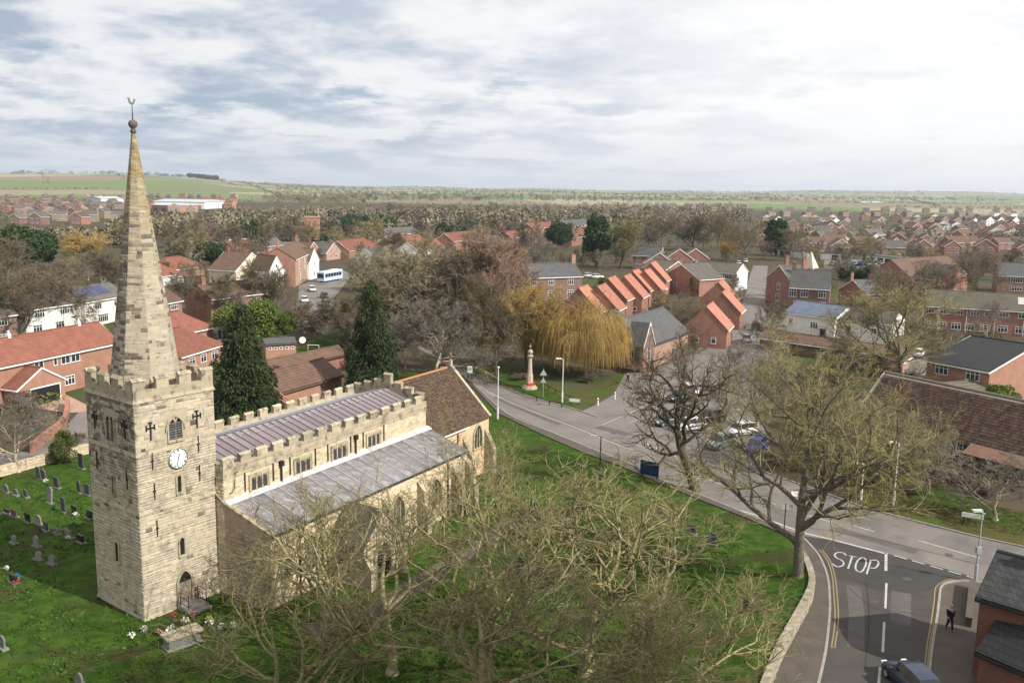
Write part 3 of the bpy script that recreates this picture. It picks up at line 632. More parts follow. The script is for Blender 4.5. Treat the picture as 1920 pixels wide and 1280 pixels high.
    rg=MB()
    for i in range(n):
        a0=2*math.pi*i/n;a1=2*math.pi*(i+1)/n
        rg.hexa([fS(cc[0]+q*math.cos(t),cc[1]+q*math.sin(t),dd) for dd in (.13,.155) for q,t in ((.63,a0),(.67,a0),(.67,a1),(.63,a1))])
    rg.build('clock_rim',m_iron,clk)
    # door, steps and railings
    d=opening(fS,'door_surround',2.95,.25,.95,2.25,m_dark,root,ring=.16,depth=.12,sill=False)
    b=MB()
    for i in range(5): b.hexa([fS(2.5+i*.18,.27,.02),fS(2.67+i*.18,.27,.02),fS(2.67+i*.18,.27,.06),fS(2.5+i*.18,.27,.06),fS(2.5+i*.18,1.75,.02),fS(2.67+i*.18,1.75,.02),fS(2.67+i*.18,1.75,.06),fS(2.5+i*.18,1.75,.06)])
    b.build('door',mat('weathered_oak',(.22,.18,.14),(.16,.13,.10)),d)
    for i,(y0,zt) in enumerate(((-1.25,.27),(-1.6,.13))):
        b=MB(); b.box(2.3,3.9,y0,0 if i==0 else -1.25,-.05,zt); b.build('step',m_kerb,root)
    for x in (2.42,3.75):
        b=MB()
        for y in (-.25,-1.2): b.tube([(x,y,0),(x,y,1.25)],.028,6)
        for z in (.45,.85,1.22): b.tube([(x,-.25,z),(x,-1.2,z)],.022,6)
        b.build('handrail',m_iron,root)
build_tower()
NA=RAD(7); NO=Vector((TW,-.75,0)); NM=Matrix.Translation(NO)@Matrix.Rotation(NA,4,'Z')
def build_nave():
    K=dict(loc=NO,rot=NA); r=church; L=23.4; Wd=8.2; zp=8.25
    b=MB(); b.box(.0,L,.0,Wd,0,zp); b.build('nave_wall',m_mortar,r,**K)
    fS=fplane((0,0,0),(1,0,0),(0,-1,0)); fW=fplane((0,Wd,0),(0,-1,0),(-1,0,0)); fE=fplane((L,0,0),(0,1,0),(1,0,0))
    wx=[3.2,7.6,11.7,15.95]
    holes=[(x-.8,x+.8,6.35,7.95) for x in wx]
    lst=stones(fS,lambda z:(0,L),5.9,zp,.17,(.2,.5),holes,proud=(.004,.022))+stones(fW,lambda z:(6.5,Wd),0,zp,.2,(.25,.6))+stones(fE,lambda z:(0,Wd),6,zp,.2,(.25,.6))
    join_stones(lst,'wall_stones',m_wall,r,**K)
    # parapet with merlons
    t=.36
    for (x0,x1,y0,y1) in ((-.1,L+.1,-.1,t),(-.1,L+.1,Wd-t,Wd+.1),(-.1,t-.1,t,Wd-t)):
        mb=MB(); mb.ct=.5; mb.box(x0,x1,y0,y1,zp,zp+.10); mb.box(x0+.06,x1-.06,y0+.06,y1-.06 if y1-y0<2 else y1,zp+.10,zp+.80); mb.build('parapet',m_ashlar,r,**K)
    lst=stones(fplane((-.04,-.04,0),(1,0,0),(0,-1,0)),lambda z:(0,L+.08),zp+.12,zp+.8,.34,(.7,1.4),proud=(.004,.014))+stones(fplane((-.04,1.4,0),(0,-1,0),(-1,0,0)),lambda z:(0,1.4),zp+.12,zp+.8,.34,(.5,1.),proud=(.004,.014))
    join_stones(lst,'parapet_stones',m_ashlar,r,**K)
    def merl(x0,x1,y0,y1,z0,h,along):
        mb=MB(); mb.ct=rs.random(); mb.box(x0,x1,y0,y1,z0,z0+h-.13); o=mb.build('merlon',m_ashlar,r,**K)
        c=MB(); c.ct=rs.random(); e=.05; xa,xb,ya,yb=x0-e,x1+e,y0-e,y1+e; xm=(xa+xb)/2; ym=(ya+yb)/2; z1=z0+h-.13; z2=z1+.17
        if along=='x': c.add([(xa,ya,z1),(xb,ya,z1),(xb,yb,z1),(xa,yb,z1),(xa,ym,z2),(xb,ym,z2)],[(0,3,2,1),(0,1,5,4),(2,3,4,5),(1,2,5),(3,0,4)])
        else: c.add([(xa,ya,z1),(xb,ya,z1),(xb,yb,z1),(xa,yb,z1),(xm,ya,z2),(xm,yb,z2)],[(0,3,2,1),(1,2,5,4),(3,0,4,5),(0,1,4),(2,3,5)])
        c.build('coping',m_ashlar,o)
    n=15; p=L/n
    for i in range(n):
        merl(i*p+.0,i*p+p*.62,-.03,t-.06,zp+.8,.62,'x'); merl(i*p+.25,i*p+.25+p*.55,Wd-t+.06,Wd+.03,zp+.8,.62,'x')
    # stepped east parapet, rising to the middle
    m=7; q=Wd/m
    b=MB()
    for i in range(m):
        zc=1-abs((i+.5)/m*2-1); zt=zp+.8+zc*1.15; y0=max(i*q,.31); y1=min((i+1)*q,Wd-.31); b.box(L-.3,L+.04,y0,y1,zp+.1,zt-.002)
        merl(L-.32,L+.06,i*q+.18,i*q+q*.80,zt,.62 if i!=3 else .95,'y')
    b.build('east_parapet',m_ashlar,r,**K)
    # lead roof: single sheets and rolls
    zr=zp+1.55; ze=zp+.48; n=31; x0=.32; p=(L-.34-x0)/n; yc=Wd/2
    ra=MB(); ra.prism([(t-.05,zp-.02),(Wd-t+.05,zp-.02),(Wd-t+.05,ze-.06),(yc,zr-.06),(t-.05,ze-.06)],x0-.2,L-.3,'x'); ra.build('roof_deck',m_leadlight,r,**K)
    me=[]
    for s in (0,1):
        mb=MB(); y0=t+.18 if s==0 else Wd-t-.18
        A=(0,y0,ze+.02);B=(p-.03,y0,ze+.02);C=(p-.03,yc,zr);D=(0,yc,zr)
        if s==0: mb.slab(A,B,C,D,.04)
        else: mb.slab(B,A,D,C,.04)
        me.append(mb.mesh('lead_panel',m_lead))
        rl=MB(); rl.tube([(0,y0,ze+.06),(0,yc,zr+.04)],.045,5); me.append(rl.mesh('lead_roll',m_lead if s==0 else m_leadlight))
    for i in range(n):
        for s in (0,1):
            o=link('lead_panel',me[s*2],r,loc=NM@Vector((x0+i*p,0,rs.uniform(-.006,.006))),rot=NA); 
            link('lead_roll',me[s*2+1],r,loc=NM@Vector((x0+i*p,0,0)),rot=NA)
        if i%2==0:
            s_=MB(); y=yc-.25-rs.random()*.5; zz=zr-(yc-y)*(zr-ze)/(yc-t)+.03; s_.box(0,p,y,y+.05,zz,zz+.02); s_.build('lead_step',m_leadlight,r,loc=NM@Vector((x0+i*p,0,0)),rot=NA)
    b=MB(); b.box(x0,L-.3,t-.02,t+.2,ze-.05,ze+.05); b.box(x0,L-.3,Wd-t-.2,Wd-t+.02,ze-.05,ze+.09); b.build('gutter',m_leadlight,r,**K)
    # clerestory windows: three lights under a flat head
    for x in wx:
        f=MB(); f.box(x-.86,x+.86,-.10,.0,7.78,7.98); f.box(x-.98,x-.84,-.12,.0,6.35,7.95); f.box(x+.84,x+.98,-.12,.0,6.35,7.95); f.box(x-.9,x+.9,-.14,.0,6.22,6.35); o=f.build('window',m_ashlar,r,**K)
        for k in (-1,0,1):
            a=arch(.40,1.35,True); g=MB(); g.add([(x+k*.54+u,-.015,6.37+z) for u,z in a],[tuple(range(len(a)))]); g.build('pane',m_leaded,o)
        mb=MB(); mb.box(x-.34,x-.22,-.08,0,6.35,7.78); mb.box(x+.22,x+.34,-.08,0,6.35,7.78); mb.box(x-.84,x-.74,-.08,0,6.35,7.78); mb.box(x+.74,x+.84,-.08,0,6.35,7.78); mb.box(x-.74,x+.74,-.05,0,7.66,7.78); mb.build('mullion',m_ashlar,o)
        for s in (-1,1):
            b=MB(); b.box(x+s*1.35-.04,x+s*1.35+.04,-.10,0,6.9,zp-.05); b.build('tie_bar',m_iron,r,**K)
    for x in (5.3,13.6):
        b=MB(); b.tube([(x,-.13,5.9),(x,-.13,7.9)],.075,6); b.box(x-.17,x+.17,-.28,0,7.85,8.2); b.build('downpipe',m_iron,r,**K)
    b=MB(); b.tube([(1.15,-.16,8.55),(.9,-.18,8.5),(.85,-.17,8.0),(.8,-.15,7.4),(.6,-.14,7.15),(.45,-.12,7.2)],.035,6); b.build('cable',m_iron,r,**K)
    # south aisle: lean-to
    aw=4.25; zt=6.55; zeS=5.15; dE=L+.3
    b=MB(); b.prism([(-aw,0),(0,0),(0,zt-.1),(-aw,zeS-.1)],.0,dE,'x'); b.build('aisle_wall',m_render,r,**K)
    lst=stones(fplane((0,-aw,0),(1,0,0),(0,-1,0)),lambda z:(0,dE),0,zeS-.15,.26,(.3,.8),[(3.6,5.0,1.6,3.6),(.9,1.8,1.5,3.2),(12.6,14.6,1.3,4.0),(17.8,19.8,1.3,4.0)],proud=(.002,.012))
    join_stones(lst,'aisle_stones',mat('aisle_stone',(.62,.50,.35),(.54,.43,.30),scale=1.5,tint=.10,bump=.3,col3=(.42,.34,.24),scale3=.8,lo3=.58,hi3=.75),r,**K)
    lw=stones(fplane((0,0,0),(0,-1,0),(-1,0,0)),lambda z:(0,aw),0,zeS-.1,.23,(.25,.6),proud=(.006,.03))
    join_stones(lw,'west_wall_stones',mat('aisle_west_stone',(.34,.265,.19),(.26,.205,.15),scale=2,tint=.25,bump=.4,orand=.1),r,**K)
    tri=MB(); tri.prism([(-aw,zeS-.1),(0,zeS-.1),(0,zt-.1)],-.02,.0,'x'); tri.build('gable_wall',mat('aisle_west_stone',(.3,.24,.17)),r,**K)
    cp=MB(); cp.slab((-.12,-aw-.12,zeS+.12),(.32,-aw-.12,zeS+.12),(.32,0,zt+.12),(-.12,0,zt+.12),.16); cp.slab((-.12,0,zt+.12),(.3,0,zt+.12),(.3,.95,zt+.75),(-.12,.95,zt+.75),.16); cp.build('coping',m_ashlar,r,**K)
    n=16; p=(dE-.3)/n
    mb=MB(); mb.slab((0,-aw-.12,zeS),(p-.02,-aw-.12,zeS),(p-.02,-.02,zt),(0,-.02,zt),.07); me=mb.mesh('lead_panel',mat('lead_grey',(.20,.19,.195),(.15,.14,.15),rough=.6,scale=.9,orand=.18,col3=(.26,.25,.25),scale3=1.2))
    rl=MB(); rl.tube([(0,-aw-.1,zeS+.03),(0,-.02,zt+.03)],.045,5); mr_=rl.mesh('lead_roll',m_leadlight)
    for i in range(n):
        X=.3+i*p; link('lead_panel',me,r,loc=NM@Vector((X,0,rs.uniform(-.005,.005))),rot=NA); link('lead_roll',mr_,r,loc=NM@Vector((X,0,0)),rot=NA)
    b=MB(); b.slab((0,-.5,zt-.02),(dE,-.5,zt-.02),(dE,-.0,zt+.2),(0,-.0,zt+.2),.06); b.build('lead_flashing',mat('pale_flashing',(.55,.53,.50),(.38,.37,.37),scale=2),r,**K)
    fA=fplane((0,-aw,0),(1,0,0),(0,-1,0))
    for x,w,h,z,li in ((1.3,.6,1.5,1.7,1),(4.3,1.1,1.7,1.8,2),(13.6,1.6,2.4,1.5,3),(18.8,1.6,2.4,1.5,3)): opening(fA,'window',x,z,w,h,m_leaded,r,lights=li,ring=.18,depth=.14,**K) if False else opening(lambda u,zz,d,f=fA:NM@f(u,zz,d),'window',x,z,w,h,m_leaded,r,lights=li,ring=.18,depth=.14)
    for x in (11.6,16.2,21.2,dE-.4):
        b=MB(); b.prism([(-aw,0),(-aw-1.1,0),(-aw-1.1,2.2),(-aw-.75,2.7),(-aw-.75,3.6),(-aw,4.4)][::-1],x,x+.6,'x'); b.build('buttress',m_ashlar,r,**K)
    b=MB(); b.tube([(2.6,-aw-.08,0),(2.6,-aw-.08,zeS-.1)],.06,6); b.build('downpipe',m_iron,r,**K)
    b=MB(); b.tube([(20.6,-aw-.08,0),(20.6,-aw-.08,zeS-.1)],.07,6); b.build('downpipe',m_iron,r,**K)
    b=MB(); b.tube([(0,-aw-.18,zeS-.1),(dE,-aw-.18,zeS-.1)],.07,6); b.build('gutter',m_iron,r,**K)
    # porch
    x0,x1,y1,ph,pr=5.6,9.6,-aw-3.2,3.1,5.1; xm=(x0+x1)/2
    b=MB(); b.prism([(x0,0),(x1,0),(x1,ph),(xm,pr),(x0,ph)],y1,-aw,'y'); b.build('porch_wall',m_render,r,**K)
    lst=stones(fplane((x0,-aw,0),(0,-1,0),(-1,0,0)),lambda z:(0,3.2),0,ph,.22,(.25,.6)); 
    join_stones(lst,'porch_stones',m_wall,r,**K)
    for s in (0,1):
        b=MB(); a=(x0-.2,ph-.15) if s==0 else (x1+.2,ph-.15)
        q=[(a[0],y1-.15,a[1]),(xm,y1-.15,pr+.12),(xm,-aw,pr+.12),(a[0],-aw,a[1])]
        b.slab(*(q[::-1] if s==0 else q),.12); b.build('porch_roof',mat('stone_slate',(.12,.105,.085),(.08,.075,.06),scale=2),r,**K)
    fP=fplane((x0,y1,0),(1,0,0),(0,-1,0)); opening(lambda u,zz,d:NM@fP(u,zz,d),'door_surround',2.0,0,1.6,2.9,m_dark,r,ring=.28,depth=.2,sill=False)
    for x in (x0-.1,x1-.4): 
        b=MB(); b.prism([(y1,0),(y1-.7,0),(y1-.7,1.6),(y1,2.5)][::-1],x,x+.5,'x'); b.build('buttress',m_ashlar,r,**K)
    # chancel
    cx0,cx1,cy0,cy1=L+.06,L+10.0,-.5,8.6; ce=5.7; cr=10.0; cm=(cy0+cy1)/2
    b=MB(); b.prism([(cy0,0),(cy1,0),(cy1,ce),(cm,cr-.15),(cy0,ce)],cx0,cx1,'x'); b.build('chancel_wall',m_render,r,**K)
    lst=stones(fplane((cx0,cy0,0),(1,0,0),(0,-1,0)),lambda z:(0,cx1-cx0),0,ce-.1,.28,(.35,.9),[(7.0,8.7,2.8,5.2),(2,3.4,2.6,5)],proud=(.002,.012))
    join_stones(lst,'chancel_stones',mat('chancel_stone',(.58,.41,.25),(.50,.36,.23),scale=1.5,tint=.10,bump=.3,col3=(.40,.31,.22),scale3=.8,lo3=.58,hi3=.75),r,**K)
    sl=math.hypot(cm-cy0,cr-ce); dy=(cm-cy0)/sl; dz=(cr-ce)/sl
    for s in (0,1):
        b=MB(); y0=cy0-.3*dy if s==0 else cy1+.3*dy; z0=ce-.3*dz+.06
        q=[(cx0,y0,z0),(cx1-.1,y0,z0),(cx1-.1,cm,cr+.06),(cx0,cm,cr+.06)]
        b.slab(*(q if s==0 else q[::-1]),.12); b.build('chancel_roof',m_roof_b,r,**K)
    fm=lambda a,s_,d:Vector((cx0+a,cy0-.3*dy+s_*dy-d*dz,ce-.3*dz+.07+s_*dz+d*dy))
    tl=[];s_=0;row=0
    while s_<sl+.28:
        u=-.13*(row%2)
        while u<cx1-cx0-.12:
            a=max(u,0)+.004; b_=min(u+.26,cx1-cx0-.1)-.004; d=rs.uniform(.0,.02)
            tl.append(([fm(a,s_,0),fm(b_,s_,0),fm(b_,s_+.2,0),fm(a,s_+.2,0),fm(a,s_,.035+d),fm(b_,s_,.035+d+rs.uniform(-.01,.01)),fm(b_,s_+.2,.008),fm(a,s_+.2,.008)],rs.random(),0,0)); u+=.26
        s_+=.2; row+=1
    join_stones(tl,'chancel_tiles',m_tile,r,**K)
    mr2=MB(); mr2.tube([(0,cm,cr+.09),(.44,cm,cr+.09)],.13,6); me=mr2.mesh('ridge_tile',m_ridge)
    for i in range(int((cx1-cx0-.3)/.46)): link('ridge_tile',me,r,loc=NM@Vector((cx0+i*.46,0,0)),rot=NA)
    b=MB(); e=.0
    for s in (0,1):
        y0=cy0-.28 if s==0 else cy1+.28
        q=[(cx1-.3,y0,ce+.05),(cx1+.08,y0,ce+.05),(cx1+.08,cm,cr+.42),(cx1-.3,cm,cr+.42)]
        b.slab(*(q if s==0 else q[::-1]),.3)
    b.build('gable_coping',m_ashlar,r,**K)
    b=MB(); b.box(cx1-.25,cx1+.05,cm-.16,cm+.16,cr+.3,cr+.75); b.box(cx1-.15,cx1-.03,cm-.07,cm+.07,cr+.75,cr+1.5); b.box(cx1-.15,cx1-.03,cm-.28,cm+.28,cr+1.08,cr+1.22); b.build('gable_cross',m_ashlar,r,**K)
    b=MB(); b.tube([(cx0+1.3,cy0-.36,ce-.28),(cx0+5.8,cy0-.36,ce-.26)],.075,6); b.build('gutter',m_white,r,**K)
    fC=lambda u,z,d:NM@Vector((cx0+u,cy0-d,z)); opening(fC,'window',7.85,2.9,1.35,2.25,m_leaded,r,lights=3,ring=.2,depth=.14); opening(fC,'window',2.7,2.7,1.1,2.1,m_leaded,r,lights=2,ring=.2,depth=.14)
    b=MB(); b.tube([(cx0+4.3,cy0-.1,0),(cx0+4.3,cy0-.1,ce-.3)],.06,6); b.build('downpipe',m_iron,r,**K)
    for x in (5.2,9.2-.1):
        b=MB(); b.prism([(cy0,0),(cy0-1.1,0),(cy0-1.1,2.6),(cy0,4.6)][::-1],cx0+x,cx0+x+.55,'x'); b.build('buttress',m_ashlar,r,**K)
    b=MB(); b.prism([(cx1,0),(cx1+1.1,0),(cx1+1.1,2.6),(cx1,4.6)],.05,.6,'y'); b.build('buttress',m_ashlar,r,**K)
build_nave()
# ------------------------------------------------------------------ houses
WCACHE={}
def window(parent,loc,rot,w,h,frame=None,n=None,name='window',door=False):
    frame=frame or m_white; n=n or max(1,round(w/.62)); key=(round(w,2),round(h,2),frame.name,n,door)
    if key not in WCACHE:
        f=MB(); t=.07
        f.box(-w/2-.04,w/2+.04,-.10,.0,-h/2-.08,-h/2); f.box(-w/2,w/2,-.06,.0,h/2-t,h/2); f.box(-w/2,-w/2+t,-.06,0,-h/2,h/2-t); f.box(w/2-t,w/2,-.06,0,-h/2,h/2-t)
        for i in range(1,n): x=-w/2+w*i/n; f.box(x-.035,x+.035,-.055,0,-h/2,h/2-t)
        if not door and h>1.0: f.box(-w/2+t,w/2-t,-.05,0,h*.16,h*.16+.06)
        p=MB(); p.box(-w/2+.03,w/2-.03,-.028,-.002,-h/2+.02,h/2-.03)
        WCACHE[key]=(f.mesh(name,frame),p.mesh('pane',m_glass))
    a,b=WCACHE[key]; o=link(name,a,parent,loc=loc,rot=rot); link('pane',b,o); return o
def face_pt(face,u,L,D):
    if face=='f': return (u,0),0.
    if face=='r': return (L,u),math.pi/2
    if face=='b': return (L-u,D),math.pi
    return (0,D-u),-math.pi/2
def mroof(L,D,e,rise,hip,ov,verge,th,m):
    """roof shell with the ridge along x, overhanging the walls"""
    b=MB(); k=rise/(D/2); z0=e-k*ov+.05; yc=D/2; zr=e+rise+.05; a=-verge; c=L+verge
    if hip:
        hx=min(D/2,L/2)*hip
        A=(a-ov+verge,-ov,z0);B=(c+ov-verge,-ov,z0);C=(c+ov-verge,D+ov,z0);E=(a-ov+verge,D+ov,z0);R0=(hx,yc,zr);R1=(L-hx,yc,zr)
        b.add([A,B,C,E,R0,R1],[(0,1,5,4),(2,3,4,5),(1,2,5),(3,0,4)]); lo=[(p[0],p[1],p[2]-th) for p in (A,B,C,E)]; o=len(b.v)
        b.add(lo+[A,B,C,E],[(0,3,2,1),(0,1,5,4),(1,2,6,5),(2,3,7,6),(3,0,4,7)])
    else:
        b.slab((a,-ov,z0+th),(c,-ov,z0+th),(c,yc,zr+th),(a,yc,zr+th),th); b.slab((c,D+ov,z0+th),(a,D+ov,z0+th),(a,yc,zr+th),(c,yc,zr+th),th)
    return b.mesh('roof',m)
def house(name,label,A,B,depth,eave,rise,wall,roof,ridge='par',wins=(),chim=(),hip=0,ov=.35,verge=.12,trim=None,cat='house',group=None,gable=None,ridge_m=None,extra=None,cm=None):
    a=P(A[0],A[1],eave); b=P(B[0],B[1],eave); w=(b-a).to_2d().length; an=math.atan2(b.y-a.y,b.x-a.x)
    if ridge=='par': o,rot,L,D=a,an,w,depth
    else: o,rot,L,D=b,an+math.pi/2,depth,w
    t=empty(name,label,cat,(o.x,o.y,0),rot,group)
    return house_parts(t,L,D,eave,rise,wall,roof,wins,chim,hip,ov,verge,trim,gable,ridge_m,cm)
def house_parts(t,L,D,e,rise,wall,roof,wins=(),chim=(),hip=0,ov=.35,verge=.12,trim=None,gable=None,ridge_m=None,cm=None):
    mb=MB()
    if hip: mb.box(0,L,0,D,-.3,e)
    else: mb.prism([(0,-.3),(D,-.3),(D,e),(D/2,e+rise),(0,e)],0,L,'x')
    mb.build('wall',wall,t)
    th=.12; rf=link('roof',mroof(L,D,e,rise,hip,ov,verge,th,roof),t)
    hx=(min(D/2,L/2)*hip if hip else -verge)
    if L-2*hx>.5:
        r=MB(); r.tube([(hx,D/2,e+rise+.17),(L-hx,D/2,e+rise+.17)],.12,5); r.build('ridge_tiles',ridge_m or roof,rf)
    k=rise/(D/2); zf=e-k*ov
    tr=trim or m_white
    for y0 in (-ov-.09,D+ov-.02): g=MB(); g.box(-.1,L+.1,y0,y0+.11,zf-.12,zf+.06); g.build('gutter',tr,t)
    if not hip and trim is not False and trim is not None:
        for x in (-verge-.05,L+verge):
            g=MB()
            for y0,y1 in ((-ov,D/2),(D+ov,D/2)):
                q=[(x,y0,zf-.02),(x,y1,e+rise+.14),(x+.05,y1,e+rise+.14),(x+.05,y0,zf-.02)]
                g.hexa([(p[0],p[1],p[2]-.16) for p in q]+[(p[0],p[1],p[2]+.06) for p in q])
            g.build('bargeboard',tr,t)
    if gable:
        for x0,x1 in ((-.03,.0),(L,L+.03)):
            g=MB(); g.prism([(0,e-.2),(D,e-.2),(D,e),(D/2,e+rise-.02),(0,e)],x0,x1,'x'); g.build('gable_cladding',gable,t)
    for w_ in wins:
        face,us,z,w,h=w_[:5]; kw=w_[5] if len(w_)>5 else {}; wl=L if face in 'fb' else D
        for u in us:
            (x,y),r=face_pt(face,u*wl,L,D); window(t,(x,y,z),(0,0,r),w,h,**kw)
    for c in chim:
        fx,fy,top=c[:3]; s=c[3] if len(c)>3 else .45; x,y=fx*L,fy*D; zb=e+rise*(1-abs(fy*2-1))-.4
        q=MB(); q.box(x-s,x+s,y-s*.6,y+s*.6,zb,top); q.box(x-s-.05,x+s+.05,y-s*.6-.05,y+s*.6+.05,top-.22,top-.08); ch=q.build('chimney',cm or m_brick,rf)
        for dx in (-.22,.22) if s>.3 else (0,):
            q=MB(); q.lathe([(.12,top-.01),(.10,top+.35),(.13,top+.4)],8,(x+dx,y)); q.build('chimney_pot',m_ridge,ch)
    return t
D2=[('f',[.2,.5,.8],4.0,1.3,1.1),('f',[.2,.8],1.4,1.5,1.2)]
# --- left of the tower
h=house('row_house','long orange brick row with red roof and white clad part behind the tower',(-60,698),(222,640),7,5.3,2.5,m_brick_o,m_roof_r,wins=[('f',[.42,.60,.67],4.35,1.5,1.0),('f',[.62],1.5,1.7,1.2),('f',[.3,.45],1.5,1.3,1.1),('f',[.53],4.4,.6,1.0)],trim=m_white,cat='row of houses')
b=MB(); b.box(24.6,29.6,-.10,0,.3,5.2); pc=b.build('white_cladding',m_white,h)
for i in range(5):
    for z in (4.5,1.0): window(h,(25.2+i*.95,-.10,z),0,.42,1.0,n=1)
for x in (9,20.5):
    q=MB(); q.box(x-.2,x+.2,3.3,3.7,7.6,8.4); q.lathe([(.12,8.4),(.12,8.8)],8,(x,3.5)); q.build('vent_stack',m_white,h)
g=house('garage','orange brick double garage with red hipped roof and dark open doorway on the pink drive',(34,729),(121,709),7.5,2.6,1.9,m_brick_o,m_roof_r,ridge='perp',trim=m_white,cat='garage')
q=MB(); q.box(-.06,-.01,.75,5.4,0,2.25); f=q.build('door_frame',m_white,g); q=MB(); q.box(-.09,-.061,.9,5.25,0,2.1); q.build('garage_door',m_dark,f)
house('garage','smaller red roofed garage behind the double garage with hipped end',(-30,716),(74,700),6,2.7,1.7,m_brick_o,m_roof_r,hip=.9,cat='garage')
house('white_house','white rendered house with mossy grey roof behind the long red roofed row',(46,581),(150,566),8,5.0,2.1,m_whitewall,m_roof_m,wins=[('f',[.25,.7],3.9,2.2,1.3),('f',[.2,.6],1.3,2.0,1.4)],chim=[(.1,.5,8.2)])
h=house('white_house','white rendered house with solar panels on its grey roof left of the spire',(158,566),(238,552),8,5.0,2.2,m_whitewall,m_roof_g,wins=[('f',[.3,.75],3.8,2.0,1.2),('f',[.4],1.3,3.0,1.5)])
for i in range(5):
    for j in range(2):
        u=1.0+i*1.75; s=.25+j*.33
        q=MB(); y=s*4; z=5.0+2.2*s+.22; q.slab((u,y,z),(u+1.65,y,z),(u+1.65,y+1.22,z+.67),(u,y+1.22,z+.67),.05); q.build('solar_panel',mat('solar_panel',(.02,.03,.09),(.03,.045,.13),rough=.15,scale=1,spec=.6,orand=.3),h)
house('brick_house','brown brick house with grey roof at the left edge behind bare trees',(-60,600),(30,588),8,5.0,2.2,m_brick_d,m_roof_m,wins=[('f',[.25,.7],3.9,1.8,1.1),('f',[.25,.7],1.2,1.8,1.2)])
house('bungalow','red hipped roof bungalow with porch just right of the spire base',(337,668),(421,643),9.5,2.7,3.0,m_brick_o,m_roof_r,hip=1,wins=[('f',[.25,.5,.75],1.4,1.5,1.2)])
house('bungalow','red roofed house with small chimney behind the porch bungalow, right of the spire',(300,632),(400,612),9,2.8,2.9,m_brick_o,m_roof_r,hip=.8,chim=[(.32,.5,7.2)])
q=empty('conservatory','small glazed conservatory with pale roof beside the red roofed bungalow','conservatory',P(408,640),RAD(12)); b=MB(); b.box(0,4,0,3.2,0,2.2); b.build('frame',m_white,q)
b=MB(); b.slab((-.1,-.1,2.2),(4.1,-.1,2.2),(4.1,3.3,3.2),(-.1,3.3,3.2),.08); b.build('glass_roof',mat('dull_glass',(.25,.29,.28),rough=.25),q)
for i in range(5):
    b=MB(); b.box(.1+i*.78,.75+i*.78,-.03,-.005,.5,2.0); b.build('pane',m_glass,q)
house('brick_house','dark roofed brick house half hidden behind the right edge of the spire',(308,568),(341,562),8,5,2.3,m_brick,m_roof_b,wins=[('f',[.55],4.0,2.2,1.2)])
house('bungalow','low red roofed bungalow with white fascia, nearer of two right of the spire',(300,518),(344,512),9,2.7,2.6,m_whitewall,m_roof_r,hip=.8)
house('bungalow','wider dark red roofed bungalow beside the round evergreen',(318,506),(384,498),10,2.7,3.0,m_brick_o,m_roof_r,hip=.9)
h=house('village_house','pale gabled house with steep brown roof, bare ivy on its gable',(442,507),(502,500),9,5.0,4.2,m_cream,m_roof_b,ridge='perp',wins=[('l',[.35,.7],3.6,1.0,1.2)],chim=[(.9,.5,10.4)],trim=m_white)
house('village_house','twin gabled white house next to the tall brick house',(505,507),(532,505),8,5.2,3.6,m_white,m_roof_b,ridge='perp',wins=[('l',[.5],3.8,1.0,1.2),('l',[.5],6.3,.7,.8)],trim=m_white)
house('village_house','lower brick range with slate roof in front of the twin gabled white house',(395,560),(500,548),8,4.8,2.4,m_brick,m_roof_b,wins=[('f',[.2,.5,.8],3.7,1.2,1.2),('f',[.3,.7],1.2,1.2,1.2)],chim=[(.1,.5,8.6)])
h=house('tall_brick_house','tall orange brick georgian house with three storeys, brown roof and end chimneys facing the street',(553,486),(587,471),9.5,7.6,2.9,m_brick_o,m_roof_b,wins=[('f',[.2,.5,.8],6.2,1.0,1.5),('f',[.25,.75],2.2,1.2,1.8),('f',[.2,.5,.8],4.2,.9,1.2)],chim=[(.02,.5,12.6,.6),(.98,.5,12.2,.6)],cm=m_brick_o)
b=MB(); b.box(.02,h.children[0].dimensions[0]-.02,-.06,-.0,.1,7.5); b.build('painted_front',m_brick_p,h)
for o in [c for c in h.children if c.name.startswith('window')]: o.location.y=-.06
house('village_house','narrow white gabled house beside the bus',(580,490),(598,486),8,5.5,3.4,m_white,m_roof_b,ridge='perp',wins=[('l',[.5],4.6,1.0,1.1),('l',[.5],1.6,1.1,1.4)],trim=m_white)
